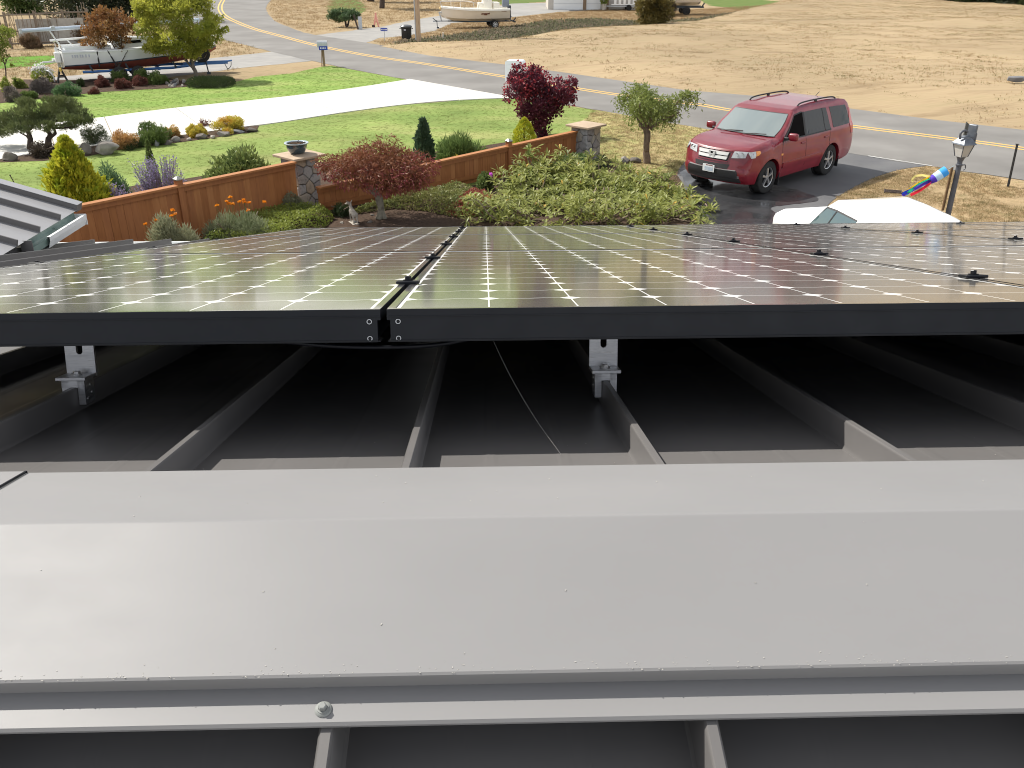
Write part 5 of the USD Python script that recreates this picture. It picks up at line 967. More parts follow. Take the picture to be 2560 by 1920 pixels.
m_tyre = M('tyre_rubber', (.016, .016, .017), .8, .3, ns=20, c2=(.028, .027, .026))
m_rim = M('alloy_rim', (.55, .55, .56), .3, .5, metal=.9)
m_chrome = M('chrome', (.8, .8, .8), .12, .5, metal=1.0)
m_lens = M('lamp_lens', (.55, .57, .58), .08, .8, ns=9, c2=(.3, .32, .33), coat=1.0)
m_amber = M('amber_lens', (.75, .28, .05), .2, .6, coat=1.0)
m_plate = M('plate_white', (.7, .72, .72), .4, .4); m_plateb = M('plate_blue', (.33, .42, .52), .4, .4, ns=25, c2=(.55, .6, .64)); m_dkred = M('plate_red', (.22, .08, .08), .5)
class Car:
    """body surface: side profile (x, z) carried across the width by hw(x, z), ends rounded in plan"""
    def __init__(s, prof, hw, bend): s.prof, s.hw, s.bend = np.array(prof, float), hw, bend
    def wp(s, x, t, z, off=0.0):
        x, t, z = map(lambda q: np.asarray(q, float), (x, t, z)); return np.stack(np.broadcast_arrays(x + s.bend(x, t, z), t * (s.hw(x, z) + off), z), -1)
    def body(s, ref=.07):
        cs = manifold3d.CrossSection([s.prof.tolist()], manifold3d.FillRule.NonZero)
        m = cs.extrude(2.0).refine_to_length(ref)
        def f(P):
            P = np.asarray(P); q = s.wp(P[:, 0], -(P[:, 2] - 1), P[:, 1]); return q
        return m.warp_batch(f)
    def side(s, poly, sgn, off=.004, th=.012, ref=.1):
        m = manifold3d.CrossSection([np.asarray(poly, float).tolist()], manifold3d.FillRule.NonZero).extrude(1.0).refine_to_length(ref)
        def f(P):
            P = np.asarray(P); d = off - th + th * P[:, 2]; x, z = P[:, 0], P[:, 1]
            y = s.hw(x, z) + d; return np.stack([x + s.bend(x, np.ones_like(x), z), -y, z], -1)
        v, fc = arr(m.warp_batch(f)); v = v.copy()
        if sgn > 0: v[:, 1] *= -1; fc = fc[:, ::-1]
        return v, fc
    def xat(s, z, front=True):
        P = s.prof; xs = []
        for a, b in zip(P, np.roll(P, -1, 0)):
            if (a[1] - z) * (b[1] - z) <= 0 and abs(a[1] - b[1]) > 1e-6: xs.append(a[0] + (b[0] - a[0]) * (z - a[1]) / (b[1] - a[1]))
        return max(xs) if front else min(xs)
    def face(s, poly, off=.006, th=.012, ref=.06, front=True):
        """poly in (t, z) laid on the front or rear face; t runs -1..1 across"""
        m = manifold3d.CrossSection([np.asarray(poly, float).tolist()], manifold3d.FillRule.NonZero).extrude(1.0).refine_to_length(ref); sg_ = 1 if front else -1
        def f(P):
            P = np.asarray(P); t, z = P[:, 0], P[:, 1]; x = np.array([s.xat(q, front) for q in z]); y = t * s.hw(x, z); return np.stack([x + s.bend(x, t, z) + sg_ * (off - th + th * P[:, 2]), sg_ * y, z], -1)
        return arr(m.warp_batch(f))
def wheel(t, x, y, r, w, sgn, spokes=5, rimm=None, name='wheel'):
    W = sub(t, name); R_ = mat4(np.eye(3), (x, y, r)); k = r
    prof = [(.62 * k, -w / 2), (.9 * k, -w / 2), (.975 * k, -w * .42), (1.0 * k, -w * .3), (1.0 * k, w * .3), (.975 * k, w * .42), (.9 * k, w / 2), (.66 * k, w / 2), (.62 * k, w * .4), (.62 * k, -w / 2)]
    part(W, 'tyre', xf(lathe(prof, 36, 'y'), mat4(np.diag([1, -sgn, 1.0]) if False else np.eye(3), (x, y, r))), m_tyre, smooth=35)
    o = w * .40 * sgn
    ms = [lathe([(.64 * k, 0), (.60 * k, .012), (.56 * k, .006), (.55 * k, -.05)], 36, 'y'), lathe([(.16 * k, .0), (.13 * k, .012), (0, .014)], 18, 'y')]
    for q in range(spokes):
        a = q * 2 * PI / spokes + .3; ca_, sa_ = math.cos(a), math.sin(a); n_ = np.array([-sa_, 0, ca_]); d_ = np.array([ca_, 0, sa_])
        i0, i1 = d_ * .12 * k, d_ * .58 * k; ms.append(hexa(np.array([i0 - n_ * .07 * k + [0, .03, 0], i0 + n_ * .07 * k + [0, .03, 0], i1 + n_ * .085 * k + [0, .03, 0], i1 - n_ * .085 * k + [0, .03, 0]]), np.array([i0 - n_ * .05 * k + [0, -.012, 0], i0 + n_ * .05 * k + [0, -.012, 0], i1 + n_ * .07 * k + [0, -.004, 0], i1 - n_ * .07 * k + [0, -.004, 0]])))
    v, f = join(*ms)
    if sgn > 0: v = v * [1, -1, 1]; f = f[:, ::-1]
    part(W, 'rim', (v + [x, y + o, r], f), rimm or m_rim, smooth=30)
    part(W, 'brake_disc', (lathe([(0, 0), (.54 * k, 0), (.54 * k, .02)], 24, 'y')[0] + [x, y + sgn * w * .1, r], lathe([(0, 0), (.54 * k, 0), (.54 * k, .02)], 24, 'y')[1]), m_trimb)
    return W
sprof = [(2.24, .27), (2.33, .36), (2.38, .46), (2.385, .60), (2.36, .70), (2.33, .80), (2.29, .95), (2.24, 1.015), (2.1, 1.06), (1.75, 1.115), (1.38, 1.155), (1.22, 1.175), (.85, 1.42), (.52, 1.635), (.38, 1.69), (.1, 1.735), (-.5, 1.765), (-1.2, 1.765), (-1.75, 1.735), (-2.05, 1.69), (-2.16, 1.60), (-2.28, 1.30), (-2.36, 1.05), (-2.375, .80), (-2.40, .66), (-2.40, .46), (-2.30, .33), (-2.0, .29), (1.9, .26)]
sP = np.array(sprof)
def ztop_car(P):
    up = P[np.argmax(P[:, 0] > 99) if False else 0:]
    i0 = np.argmax(P[:, 0]); xs, zs = [], []
    seq = P[i0:]; j = np.argmin(seq[:, 0]); seq = seq[:j + 1]; o = np.argsort(seq[:, 0]); return seq[o, 0], seq[o, 1]
sx_, sz_ = ztop_car(sP)
def shw(x, z):
    b = np.interp(z, [.25, .35, .5, .62, .80, 1.0, 1.10, 1.16, 1.45, 1.62, 1.72, 1.78], [.90, .945, .975, .985, .985, .968, .95, .92, .835, .775, .70, .63])
    f = 1 - .15 * np.clip((x - 1.55) / .85, 0, 1.2) ** 2.0; r = 1 - .055 * np.clip((-1.6 - x) / .8, 0, 1.2) ** 2
    hood = np.clip((x - 1.0) / .3, 0, 1); d = np.clip((np.interp(x, sx_, sz_) - z) / .10, 0, 1); pull = 1 - hood * .10 * (1 - d) ** 2
    arch = .018 * (np.exp(-((np.hypot(x - 1.47, z - .36) - .44) / .07) ** 2) + np.exp(-((np.hypot(x + 1.23, z - .36) - .44) / .07) ** 2)) * (z < .95)
    rub = .008 * np.exp(-((z - .58) / .045) ** 2) * (np.abs(x - .1) < .95)
    return b * f * r * pull + arch + rub
def sbend(x, t, z): return -np.abs(t) ** 2.4 * (.20 * np.clip((x - 1.7) / .6, 0, 1) + .13 * np.clip((x - .3) / .5, 0, 1) * np.clip((1.6 - x) / .35, 0, 1) * (z > 1.1)) + t ** 2 * .07 * np.clip((-1.9 - x) / .4, 0, 1)
CAR = Car(sprof, shw, sbend)
SH = 3.892; sd = np.array([math.cos(SH), math.sin(SH)]); so_ = np.array([5.136, 20.454]) - sd * 1.47
suv = thing('red_car', 'dark red sport utility car with roof rails parked on the wet driveway', 'car', (*so_, .010), SH)
body = CAR.body(.075)
for wx in (1.47, -1.23):
    for sg_ in (-1, 1):
        body = body - manifold3d.Manifold.cylinder(.34, .415, .415, 40, True).rotate([90, 0, 0]).translate([wx, sg_ * .90, .37])
part(suv, 'body', body, m_red, smooth=32)
part(suv, 'wheel_arch', join(*[(lambda m: (m[0] + [wx, sg_ * .735, .37], m[1]))(lathe([(0, .0), (.40, 0), (.40, .02)], 30, 'y')) for wx in (1.47, -1.23) for sg_ in (-1, 1)]), m_trimb)
k_ = {1: '', -1: ''}
for sg_ in (1, -1):
    part(suv, 'window', CAR.side([(1.02, 1.125), (.60, 1.47), (.44, 1.575), (.06, 1.615), (.06, 1.125)], sg_), m_open)
    part(suv, 'window', CAR.side([(-.02, 1.125), (-.02, 1.617), (-.82, 1.617), (-.86, 1.125)], sg_), m_glass)
    part(suv, 'window', CAR.side([(-.89, 1.125), (-.85, 1.617), (-1.02, 1.61), (-1.14, 1.125)], sg_), m_glass)
    part(suv, 'window', CAR.side([(-1.27, 1.135), (-1.17, 1.61), (-1.96, 1.58), (-2.17, 1.145)], sg_), m_glass)
    part(suv, 'window_trim', join(CAR.side([(.055, 1.12), (.055, 1.622), (-.015, 1.622), (-.015, 1.12)], sg_, .007), CAR.side([(1.16, 1.10), (1.06, 1.125), (-1.15, 1.125), (-1.13, 1.10)], sg_, .009), CAR.side([(-.855, 1.165), (-.82, 1.617), (-.85, 1.617), (-.89, 1.125)], sg_, .007), CAR.side([(1.13, 1.12), (.44, 1.60), (.06, 1.64), (.06, 1.615), (.44, 1.575), (1.02, 1.125)], sg_, .006)), m_trimb)
    for xs in ((1.02, .98), (.03, -.05), (-1.1, -1.02)):
        part(suv, 'door_gap', CAR.side([(xs[0], 1.14), (xs[0] - .008, 1.14), (xs[1] - .008, .42), (xs[1], .42)], sg_, .0025), m_trimb)
    for hx in (.14, -.92):
        y = float(shw(np.array(hx), np.array(1.0))); part(suv, 'door_handle', rbox((hx, sg_ * (y + .012), .97), (.19, .03, .035), .012), m_red, smooth=40)
    y = float(shw(np.array(.95), np.array(1.15)))
    mi = sub(suv, 'mirror')
    part(mi, 'mirror_shell', rbox((.86, sg_ * (y + .19), 1.20), (.12, .23, .17), .045), m_red, smooth=50); part(mi, 'mirror_arm', rbox((.90, sg_ * (y + .05), 1.16), (.09, .12, .06), .02), m_trimb, smooth=40)
    part(mi, 'mirror_glass', box((.797, sg_ * (y + .19), 1.20), (.006, .18, .12)), m_chrome)
    ry = .64
    rr_ = spline([(.05, sg_ * ry, 1.735), (-.05, sg_ * ry, 1.785), (-.4, sg_ * ry, 1.808), (-1.2, sg_ * ry, 1.806), (-1.55, sg_ * ry, 1.785), (-1.68, sg_ * ry, 1.745)], 5)
    part(suv, 'roof_rail', join(tube(rr_, .018, 8), box((-.75, sg_ * ry, 1.79), (.08, .035, .06))), m_trimb, smooth=40)
    hl_ = CAR.face([(sg_ * .60, .84), (sg_ * .96, .86), (sg_ * .985, .99), (sg_ * .64, .985)], .012)
    side_h = CAR.side([(2.30, .86), (2.30, .985), (1.98, 1.01), (1.93, .965), (2.06, .88)], sg_, .006)
    HL = sub(suv, 'headlight'); part(HL, 'lens', hl_, m_lens, smooth=40); part(HL, 'side_lens', CAR.side([(2.29, .86), (2.29, .985), (2.12, 1.0), (2.14, .87)], sg_, .006), m_lens, smooth=40); part(HL, 'turn_signal', CAR.side([(2.12, .95), (2.118, 1.0), (1.97, 1.01), (1.93, .965), (2.02, .915), (2.13, .90)], sg_, .007), m_amber, smooth=40)
    part(HL, 'reflector', join(*[xf(lathe([(0, 0), (.035, .004), (.05, .02)], 16, 'x'), mat4(np.eye(3), (CAR.xat(zz) + float(sbend(np.array(2.3), np.array(tt), np.array(zz))) - .005, sg_ * tt * float(shw(np.array(2.3), np.array(zz))), zz))) for tt, zz in ((.72, .915), (.86, .925))]), m_chrome)
    FL = CAR.face([(sg_ * .68, .40), (sg_ * .84, .40), (sg_ * .84, .47), (sg_ * .68, .47)], .010); part(suv, 'fog_light', FL, m_chrome)
    part(suv, 'tail_light', CAR.side([(-2.12, 1.10), (-2.14, 1.50), (-2.21, 1.50), (-2.33, 1.10), (-2.33, .90), (-2.22, .90)], sg_, .008), M('tail_lens', (.35, .01, .012), .15, .6, coat=1.0) if sg_ > 0 else UsdShade.Material.Get(stage, LOOKS + 'tail_lens'))
    part(suv, 'side_marker', CAR.side([(1.06, .80), (1.06, .84), (.98, .84), (.98, .80)], sg_, .006), m_amber)
    part(suv, 'side_moulding', CAR.side([(.95, .50), (.95, .62), (-.72, .64), (-.72, .52)], sg_, .016, .016), m_red, smooth=30)
    for wx in (1.47, -1.23): wheel(suv, wx, sg_ * .845, .368, .24, sg_)
    part(suv, 'mud_flap', box((1.03, sg_ * .88, .27), (.02, .2, .3)), m_trimb); part(suv, 'mud_flap', box((-1.67, sg_ * .88, .28), (.02, .2, .26)), m_trimb)
# windscreen: strip between the pillars
def screen(z0, z1, w, off, front=True):
    zs = np.linspace(z0, z1, 7); ts = np.linspace(-w, w, 11); V = []
    for z in zs:
        x = CAR.xat(z, front) if not front else np.interp(z, [1.175, 1.42, 1.635], [1.22, .85, .52])
        for t in ts: V.append(CAR.wp(x, t, z)[()] if False else np.array(CAR.wp(np.array(x), np.array(t), np.array(z))).reshape(3))
    V = np.array(V); V += np.array([off * .6, 0, off]) if front else np.array([-off, 0, 0]); F = []
    for i in range(6):
        for j in range(10): a = i * 11 + j; F += [[a, a + 1, a + 12], [a, a + 12, a + 11]]
    return V, np.array(F)
part(suv, 'windscreen', screen(1.19, 1.60, .90, .012), m_wsh, smooth=True)
part(suv, 'windscreen_band', screen(1.178, 1.19, .93, .010), m_trimb); part(suv, 'windscreen_band', screen(1.60, 1.615, .90, .010), m_trimb)
part(suv, 'rear_window', screen(1.20, 1.58, .86, .01, False), m_glass, smooth=True)
for y0, y1 in ((-.55, -.02), (.05, .60)):
    part(suv, 'wiper', tube([(1.27, y0, 1.195), (1.21, (y0 + y1) / 2, 1.225), (1.17, y1, 1.235)], .012, 5), m_trimb)
part(suv, 'mirror_inside', rbox((.62, 0, 1.545), (.02, .22, .06), .01), m_trimb)
gr = sub(suv, 'grille')
part(gr, 'grille_back', CAR.face([(-.50, .765), (.50, .765), (.56, .975), (-.56, .975)], .004), m_trimb)
part(gr, 'grille_bar', CAR.face([(-.49, .885), (.49, .885), (.515, .95), (-.515, .95)], .030, .03), M('grille_silver', (.72, .72, .69), .35, .5, metal=.4)); part(gr, 'grille_bar', CAR.face([(-.475, .80), (.475, .80), (.495, .862), (-.495, .862)], .030, .03), UsdShade.Material.Get(stage, LOOKS + 'grille_silver'))
part(gr, 'grille_frame', join(CAR.face([(-.58, .975), (.58, .975), (.585, .99), (-.585, .99)], .022, .03), CAR.face([(-.52, .75), (.52, .75), (.525, .768), (-.525, .768)], .022, .03)), m_red)
# emblem: a slanted H in a frame
ex, ez = CAR.xat(.87) + .036, .872
def bar(a, b, w0, w1): return hexa(np.array([[ex, a[0] - w0, a[1]], [ex + .012, a[0] - w0, a[1]], [ex + .012, a[0] + w0, a[1]], [ex, a[0] + w0, a[1]]]), np.array([[ex, b[0] - w1, b[1]], [ex + .012, b[0] - w1, b[1]], [ex + .012, b[0] + w1, b[1]], [ex, b[0] + w1, b[1]]]))
part(gr, 'emblem_back', rbox((ex - .006, 0, ez), (.012, .17, .15), .005), m_trimb)
part(gr, 'emblem', join(bar((-.036, ez - .055), (-.048, ez + .055), .011, .014), bar((.036, ez - .055), (.048, ez + .055), .011, .014), bar((0, ez - .012), (0, ez + .014), .04, .042), bar((-.06, ez - .07), (-.078, ez + .07), .006, .006), bar((.06, ez - .07), (.078, ez + .07), .006, .006), bar((0, ez + .066), (0, ez + .076), .078, .078), bar((0, ez - .076), (0, ez - .066), .06, .06)), m_emb)
bp = sub(suv, 'front_bumper')
part(bp, 'air_intake', CAR.face([(-.56, .60), (.56, .60), (.60, .70), (-.60, .70)], .004), m_trimb)
part(bp, 'bumper_bar', CAR.face([(-.80, .42), (.80, .42), (.78, .575), (-.78, .575)], .035, .04), m_trimb, smooth=30)
part(bp, 'bumper_lip', CAR.face([(-.78, .578), (.78, .578), (.78, .59), (-.78, .59)], .034, .04), M('grey_plastic', (.2, .2, .2), .5))
part(bp, 'skid_plate', CAR.face([(-.86, .30), (.86, .30), (.84, .41), (-.84, .41)], .012, .02), m_trimb)
pl = sub(suv, 'licence_plate'); px_ = CAR.xat(.55) + .045
part(pl, 'plate', rbox((px_, 0, .575), (.008, .31, .16), .003), m_plate); part(pl, 'plate_picture', box((px_ + .0055, .01, .562), (.003, .22, .085)), m_plateb); part(pl, 'plate_heading', box((px_ + .0055, .02, .64), (.003, .18, .018)), m_dkred)
part(suv, 'antenna', tube([(-1.9, 0, 1.71), (-2.05, 0, 1.79)], .008, 5), m_trimb)
part(suv, 'rear_plate', rbox((-2.405, 0, .85), (.01, .31, .16), .003), m_plate)
# ------------------------------------------------------------------ the white car close below the eaves
m_whitec = M('white_car_paint', (.78, .78, .76), .22, .5, ns=2, c2=(.74, .74, .72), coat=1.0)
m_teal = usdkit.material(stage, LOOKS + 'old_car_glass', {'p': ('principled_bsdf', {'base_color': (.045, .085, .09), 'roughness': .04, 'specular_ior_level': 1.0, 'coat_weight': 1.0, 'coat_roughness': .02})}, [], surface='p.BSDF')
wprof = [(2.35, .34), (2.42, .5), (2.42, .75), (2.36, .86), (2.0, .91), (1.2, .955), (1.05, .975), (.75, 1.22), (.5, 1.40), (.2, 1.46), (-.4, 1.50), (-.84, 1.495), (-1.06, 1.455), (-1.22, 1.22), (-1.42, .965), (-1.52, .945), (-2.0, .93), (-2.28, .935), (-2.40, .965), (-2.45, .94), (-2.42, .7), (-2.45, .5), (-2.38, .36), (-2.0, .30), (2.0, .30)]
wxs, wzs = ztop_car(np.array(wprof))
def whw(x, z):
    b = np.interp(z, [.28, .4, .6, .8, .9, .96, 1.2, 1.34, 1.45, 1.50], [.88, .94, .97, .97, .94, .87, .79, .74, .66, .58]); f = 1 - .07 * np.clip((x - 1.5) / .9, 0, 1.1) ** 2; r = 1 - .06 * np.clip((-1.5 - x) / .9, 0, 1.1) ** 2
    d = np.clip((np.interp(x, wxs, wzs) - z) / .10, 0, 1); return b * f * r * (1 - .12 * (1 - d) ** 2)
def wbend(x, t, z): return -np.abs(t) ** 2.2 * (.10 * np.clip((x - .3) / .3, 0, 1) * np.clip((1.2 - x) / .3, 0, 1)) - (np.abs(t) ** 3) * -.05 * np.clip((x - 2.0) / .4, 0, 1)
WC = Car(wprof, whw, wbend)
WH = math.atan2(-1.0, .2)
tip = G(1943, 526, .955); wd = np.array([math.cos(WH), math.sin(WH)]); wn = np.array([-wd[1], wd[0]])
wo = tip[:2] + wd * 2.40 + wn * .87
wcar = thing('white_car', 'old white car seen from behind its trunk, parked close below the roof edge', 'car', (*wo, .010), WH)
wb = WC.body(.08)
for wx in (1.42, -1.35):
    for sg_ in (-1, 1): wb = wb - manifold3d.Manifold.cylinder(.3, .36, .36, 36, True).rotate([90, 0, 0]).translate([wx, sg_ * .85, .32])
part(wcar, 'body', wb, m_whitec, smooth=40)
for sg_ in (1, -1):
    part(wcar, 'window', WC.side([(-1.36, .985), (-1.06, 1.335), (-.80, 1.35), (-.92, .985)], sg_), m_teal); part(wcar, 'window', WC.side([(-.89, .985), (-.77, 1.35), (-.22, 1.35), (-.22, .985)], sg_), m_teal); part(wcar, 'window', WC.side([(-.08, .985), (-.10, 1.35), (.42, 1.32), (.86, .985)], sg_), m_glass)
    part(wcar, 'window_trim', join(WC.side([(-1.42, .965), (-1.36, .985), (-1.06, 1.335), (-.80, 1.35), (-.22, 1.35), (-.22, 1.365), (-.80, 1.368), (-1.07, 1.352)], sg_, .008), WC.side([(-.92, .985), (-.80, 1.35), (-.77, 1.35), (-.89, .985)], sg_, .008)), m_trimb)
    for wx in (1.42, -1.35): wheel(wcar, wx, sg_ * .76, .32, .19, sg_, 8, m_chrome)
def wscreen(z0, z1, w, xs, zs):
    V = []
    for z in np.linspace(z0, z1, 5):
        for t in np.linspace(-w, w, 9): V.append(np.array(WC.wp(np.array(np.interp(z, zs, xs)), np.array(t), np.array(z))).reshape(3) + [.008, 0, .010])
    F = []
    for i in range(4):
        for j in range(8): a = i * 9 + j; F += [[a, a + 1, a + 10], [a, a + 10, a + 9]]
    return np.array(V), np.array(F)
part(wcar, 'windscreen', wscreen(.995, 1.37, .84, [1.05, .75, .5], [.975, 1.22, 1.40]), m_teal, smooth=True)
part(wcar, 'bumper', join(rbox((2.43, 0, .50), (.06, 1.6, .12), .025), rbox((-2.48, 0, .50), (.06, 1.6, .12), .025)), m_chrome, smooth=40)
part(wcar, 'grille', WC.face([(-.6, .62), (.6, .62), (.6, .78), (-.6, .78)], .006), m_trimb)
for sg_ in (-1, 1): part(wcar, 'headlight', xf(lathe([(0, .02), (.06, .015), (.085, 0)], 20, 'x'), mat4(np.eye(3), (2.37, sg_ * .70, .70))), m_lens)
# ------------------------------------------------------------------ lamp post, windsock, stakes on the right
m_post = M('lamp_post_paint', (.055, .06, .075), .4, .5, ns=8, c2=(.09, .095, .11)); m_lampmet = M('lamp_roof_metal', (.10, .115, .14), .4, .5, metal=.3, ns=12, c2=(.16, .175, .2)); m_milk = M('frosted_lamp_glass', (.62, .6, .56), .35, .4, trans=.3)
yl_ = 15.9
def atY(px, py, y): d = ray(px, py); return np.array([0, 0, H]) + d * (y / d[1])
lb = atY(2369, 540, yl_); lx = atY(2400, 396, yl_)
lp = thing('lamp_post', 'dark lantern post with metal bird ornament beside the dry bank', 'lamp post', (lb[0] - .0, yl_, 0), .35)
zt = ztop(398, yl_); k = .011
part(lp, 'post', join(tube([(0, 0, 0), (0, 0, zt)], [.055, .045], 14), lathe([(.055, zt - .12), (.06, zt - .11), (.06, zt - .09), (.046, zt - .08)], 14)), m_post, smooth=50)
zb_ = zt + .01; zc_ = ztop(370, yl_) + .06
part(lp, 'lantern_base', lathe([(.0, zt - .03), (.05, zt - .03), (.06, zt), (.075, zt + .035), (.09, zt + .05), (0, zt + .05)], 12), m_post)
def fr(w, z): return np.array([[-w, -w, z], [w, -w, z], [w, w, z], [-w, w, z]])
z0_, z1_ = zt + .05, zt + .27
for q in range(4):
    a, b = fr(.075, z0_)[q], fr(.122, z1_)[q]; part(lp, 'lantern_bar', tube([a, b], .008, 5), m_post)
    a2, b2 = fr(.075, z0_)[(q + 1) % 4], fr(.122, z1_)[(q + 1) % 4]; part(lp, 'lantern_pane', (np.array([a * .97, a2 * .97, b2 * .97, b * .97]) * [1, 1, 0] + np.array([a, a2, b2, b]) * [0, 0, 1], np.array([[0, 1, 2], [0, 2, 3]])), m_milk)
part(lp, 'lantern_roof', join(hexa(fr(.148, z1_), fr(.14, z1_ + .02)), hexa(fr(.14, z1_ + .02), fr(.072, z1_ + .11)), lathe([(.08, z1_ + .10), (.076, z1_ + .13), (.04, z1_ + .15), (.0, z1_ + .155)], 16)), m_lampmet)
zr = z1_ + .14
part(lp, 'bird_tail', hexa(np.array([[-.03, .01, zr], [.03, .01, zr], [.03, .035, zr], [-.03, .035, zr]]), np.array([[-.02, .03, zr + .24], [.05, .03, zr + .20], [.05, .045, zr + .20], [-.02, .045, zr + .24]])), M('dark_bronze', (.05, .05, .045), .5, .5, metal=.4, ns=30, c2=(.12, .12, .11)))
part(lp, 'ladder_hook', tube(spline([(-.12, 0, z1_ + .1), (-.13, 0, zr + .06), (-.05, 0, zr + .10), (.02, 0, zr + .07)], 5), .02, 8), m_post, smooth=True)
part(lp, 'bird_wing', rbox((.16, .03, zr + .07), (.06, .17, .24), .025, rotz(.25)), m_lampmet, smooth=40); part(lp, 'bird_wing', rbox((.165, .005, zr - .06), (.05, .15, .22), .02, rotz(.25)), m_post, smooth=40)
part(lp, 'hook', join(tube(spline([(0, -.03, zt - .12), (.10, -.03, zt - .10), (.13, -.03, zt - .16), (.10, -.03, zt - .2)], 4), .010, 6), lathe([(.03, zt - .22), (.02, zt - .19), (0, zt - .19)], 8)), m_post)
part(lp, 'sign_board', box((-.09, .06, zt - .55), (.05, .02, .8)), M('weathered_wood', (.14, .085, .045), .8, .2, ns=12, c2=(.2, .13, .075)))
m_ws = [M(f'windsock_{n}', c, .6, .2, trans=.35) for n, c in (('sky', (.08, .42, .85)), ('ice', (.62, .82, .92)), ('violet', (.12, .06, .55)), ('yellow', (.9, .55, .02)), ('green', (.02, .5, .25)), ('blue', (.02, .06, .55)), ('red', (.7, .03, .06)), ('pale', (.85, .72, .25)))]
ya = yl_ - .25
T = lambda px, py, dy=0.0: atY(px, py, ya + dy)
wk = thing('windsock', 'rainbow windsock with long streamers hanging from the lamp post', 'windsock', T(2365, 428)); 
def wpt(*a): return T(*a) - wk.M[:3, 3]
ax0, ax1, ax2 = wpt(2366, 426), wpt(2352, 435), wpt(2337, 445)
part(wk, 'hoop_band', tube([ax0, ax0 * .5 + ax1 * .5, ax1], [.085, .087, .085], 18, False), m_ws[0], smooth=True); part(wk, 'pale_band', tube([ax1, ax2], [.085, .08], 18, False), m_ws[1], smooth=True); part(wk, 'violet_band', tube([ax2, wpt(2325, 452)], [.08, .06], 18, False), m_ws[2], smooth=True)
part(wk, 'cord', tube([ax0, wpt(2385, 414, .2)], .004, 4), m_ws[1])
def ribbon(pts, w, ph, mt, nm='streamer'):
    c = spline([wpt(*q) for q in pts], 7); n = len(c); t = np.gradient(c, axis=0); s_ = unit(np.cross(t, [0, 1, 0])) ; tw = np.sin(np.linspace(0, 5, n) + ph)[:, None]; s_ = s_ * (.75 + .25 * tw) + np.array([0, 1, 0]) * .5 * tw
    V = np.vstack([c - s_ * w, c + s_ * w]); F = []
    for i in range(n - 1): F += [[i, i + 1, n + i], [i + 1, n + i + 1, n + i]]
    part(wk, nm, (V, np.array(F)), m_ws[mt], smooth=True)
ribbon([(2330, 446), (2312, 458), (2290, 470), (2262, 482, -.05), (2258, 486)], .04, 0, 5); ribbon([(2330, 447), (2300, 460, -.08), (2275, 478, -.1), (2266, 488)], .035, 1, 4); ribbon([(2327, 443), (2305, 453, .05), (2285, 466), (2268, 478)], .035, 2, 3); ribbon([(2324, 442), (2305, 438, .1), (2288, 441, .1), (2281, 449), (2283, 454)], .03, 3, 7)
ribbon([(2334, 450), (2320, 462, .05), (2300, 476), (2276, 488)], .035, 4, 6); ribbon([(2325, 452), (2300, 465, -.1), (2280, 476, -.1), (2256, 489)], .04, .5, 2)
b = G(2519.5, 469); single('marker_post', xf(join(tube([(0, 0, 0), (-.035, 0, 1.0)], [.028, .026], 7), box((-.035, 0, 1.0), (.07, .05, .012))), mat4(np.eye(3), b)), m_trimb, 'thin leaning black stake in the dry bank at the right border', 'stake')
b = G(2535, 250); v, f = rock(.55, .14, .14, 5); single('culvert_stone', (v + [b[0], b[1] + .2, .12 + float(field_z(b[None, :2])[0])], f), m_rock[3], 'long grey stone lying in the dry field at the right border', 'rock', smooth=35)
# ------------------------------------------------------------------ far things: mailboxes, signs, pole, boats, house, garden fence
m_wood = M('grey_post_wood', (.19, .13, .08), .85, .2, ns=14, c2=(.28, .2, .13), stretch=(1, 1, .2)); m_gal = M('galvanised_sheet', (.38, .41, .43), .4, .5, metal=.3, ns=9, c2=(.48, .5, .52)); m_blue = M('blue_sign', (.03, .06, .35), .45, .4); m_wmark = M('white_marks', (.7, .72, .78), .5)
p = G(811, 166); mb = thing('mailbox', 'grey arched mailbox with blue number plate on a wooden post by the road', 'mailbox', p, .15)
part(mb, 'post', xf(box((0, 0, .42), (.10, .10, .86)), mat4(np.eye(3), (0, 0, 0))), m_wood); part(mb, 'brace', tube([(-.12, 0, .0), (-.05, 0, .8)], .025, 5), m_wood)
a = np.linspace(0, PI, 12); bp_ = [(-.13, .86), (.13, .86)] + [(.13 * math.cos(t), 1.02 + .13 * math.sin(t)) for t in a]
v, f = sweep_x(bp_, -.25, .22); cap_f = trimesh.creation.triangulate_polygon(sg.Polygon(bp_), engine='earcut')
capv = lambda x: (np.column_stack([np.full(len(cap_f[0]), x), cap_f[0]]), np.vstack([cap_f[1], cap_f[1][:, ::-1]]))
part(mb, 'box', join((v, f), capv(-.25), capv(.22)), m_gal, smooth=30); part(mb, 'number_plate', box((.03, -.14, .83), (.40, .02, .17)), m_blue)
part(mb, 'number', join(*[box((-.09 + q * .07, -.153, .83), (.04, .004, .07)) for q in range(4)]), m_wmark)
p = G(962, 104); ns = thing('house_number_sign', 'small blue house number sign on a thin stake at the side drive', 'sign', p, -.12); part(ns, 'stake', tube([(0, 0, 0), (0, 0, .72)], .02, 6), m_gal); part(ns, 'plate', box((0, -.03, .68), (.42, .02, .17)), m_blue); part(ns, 'number', join(*[box((-.14 + q * .075, -.042, .68), (.045, .004, .07)) for q in range(5)]), m_wmark)
p = G(1017, 101); tcn = thing('trash_can', 'black plastic trash can with dark lid beside the utility pole', 'trash can', p); m_bl = M('black_plastic_can', (.012, .012, .012), .5, .4)
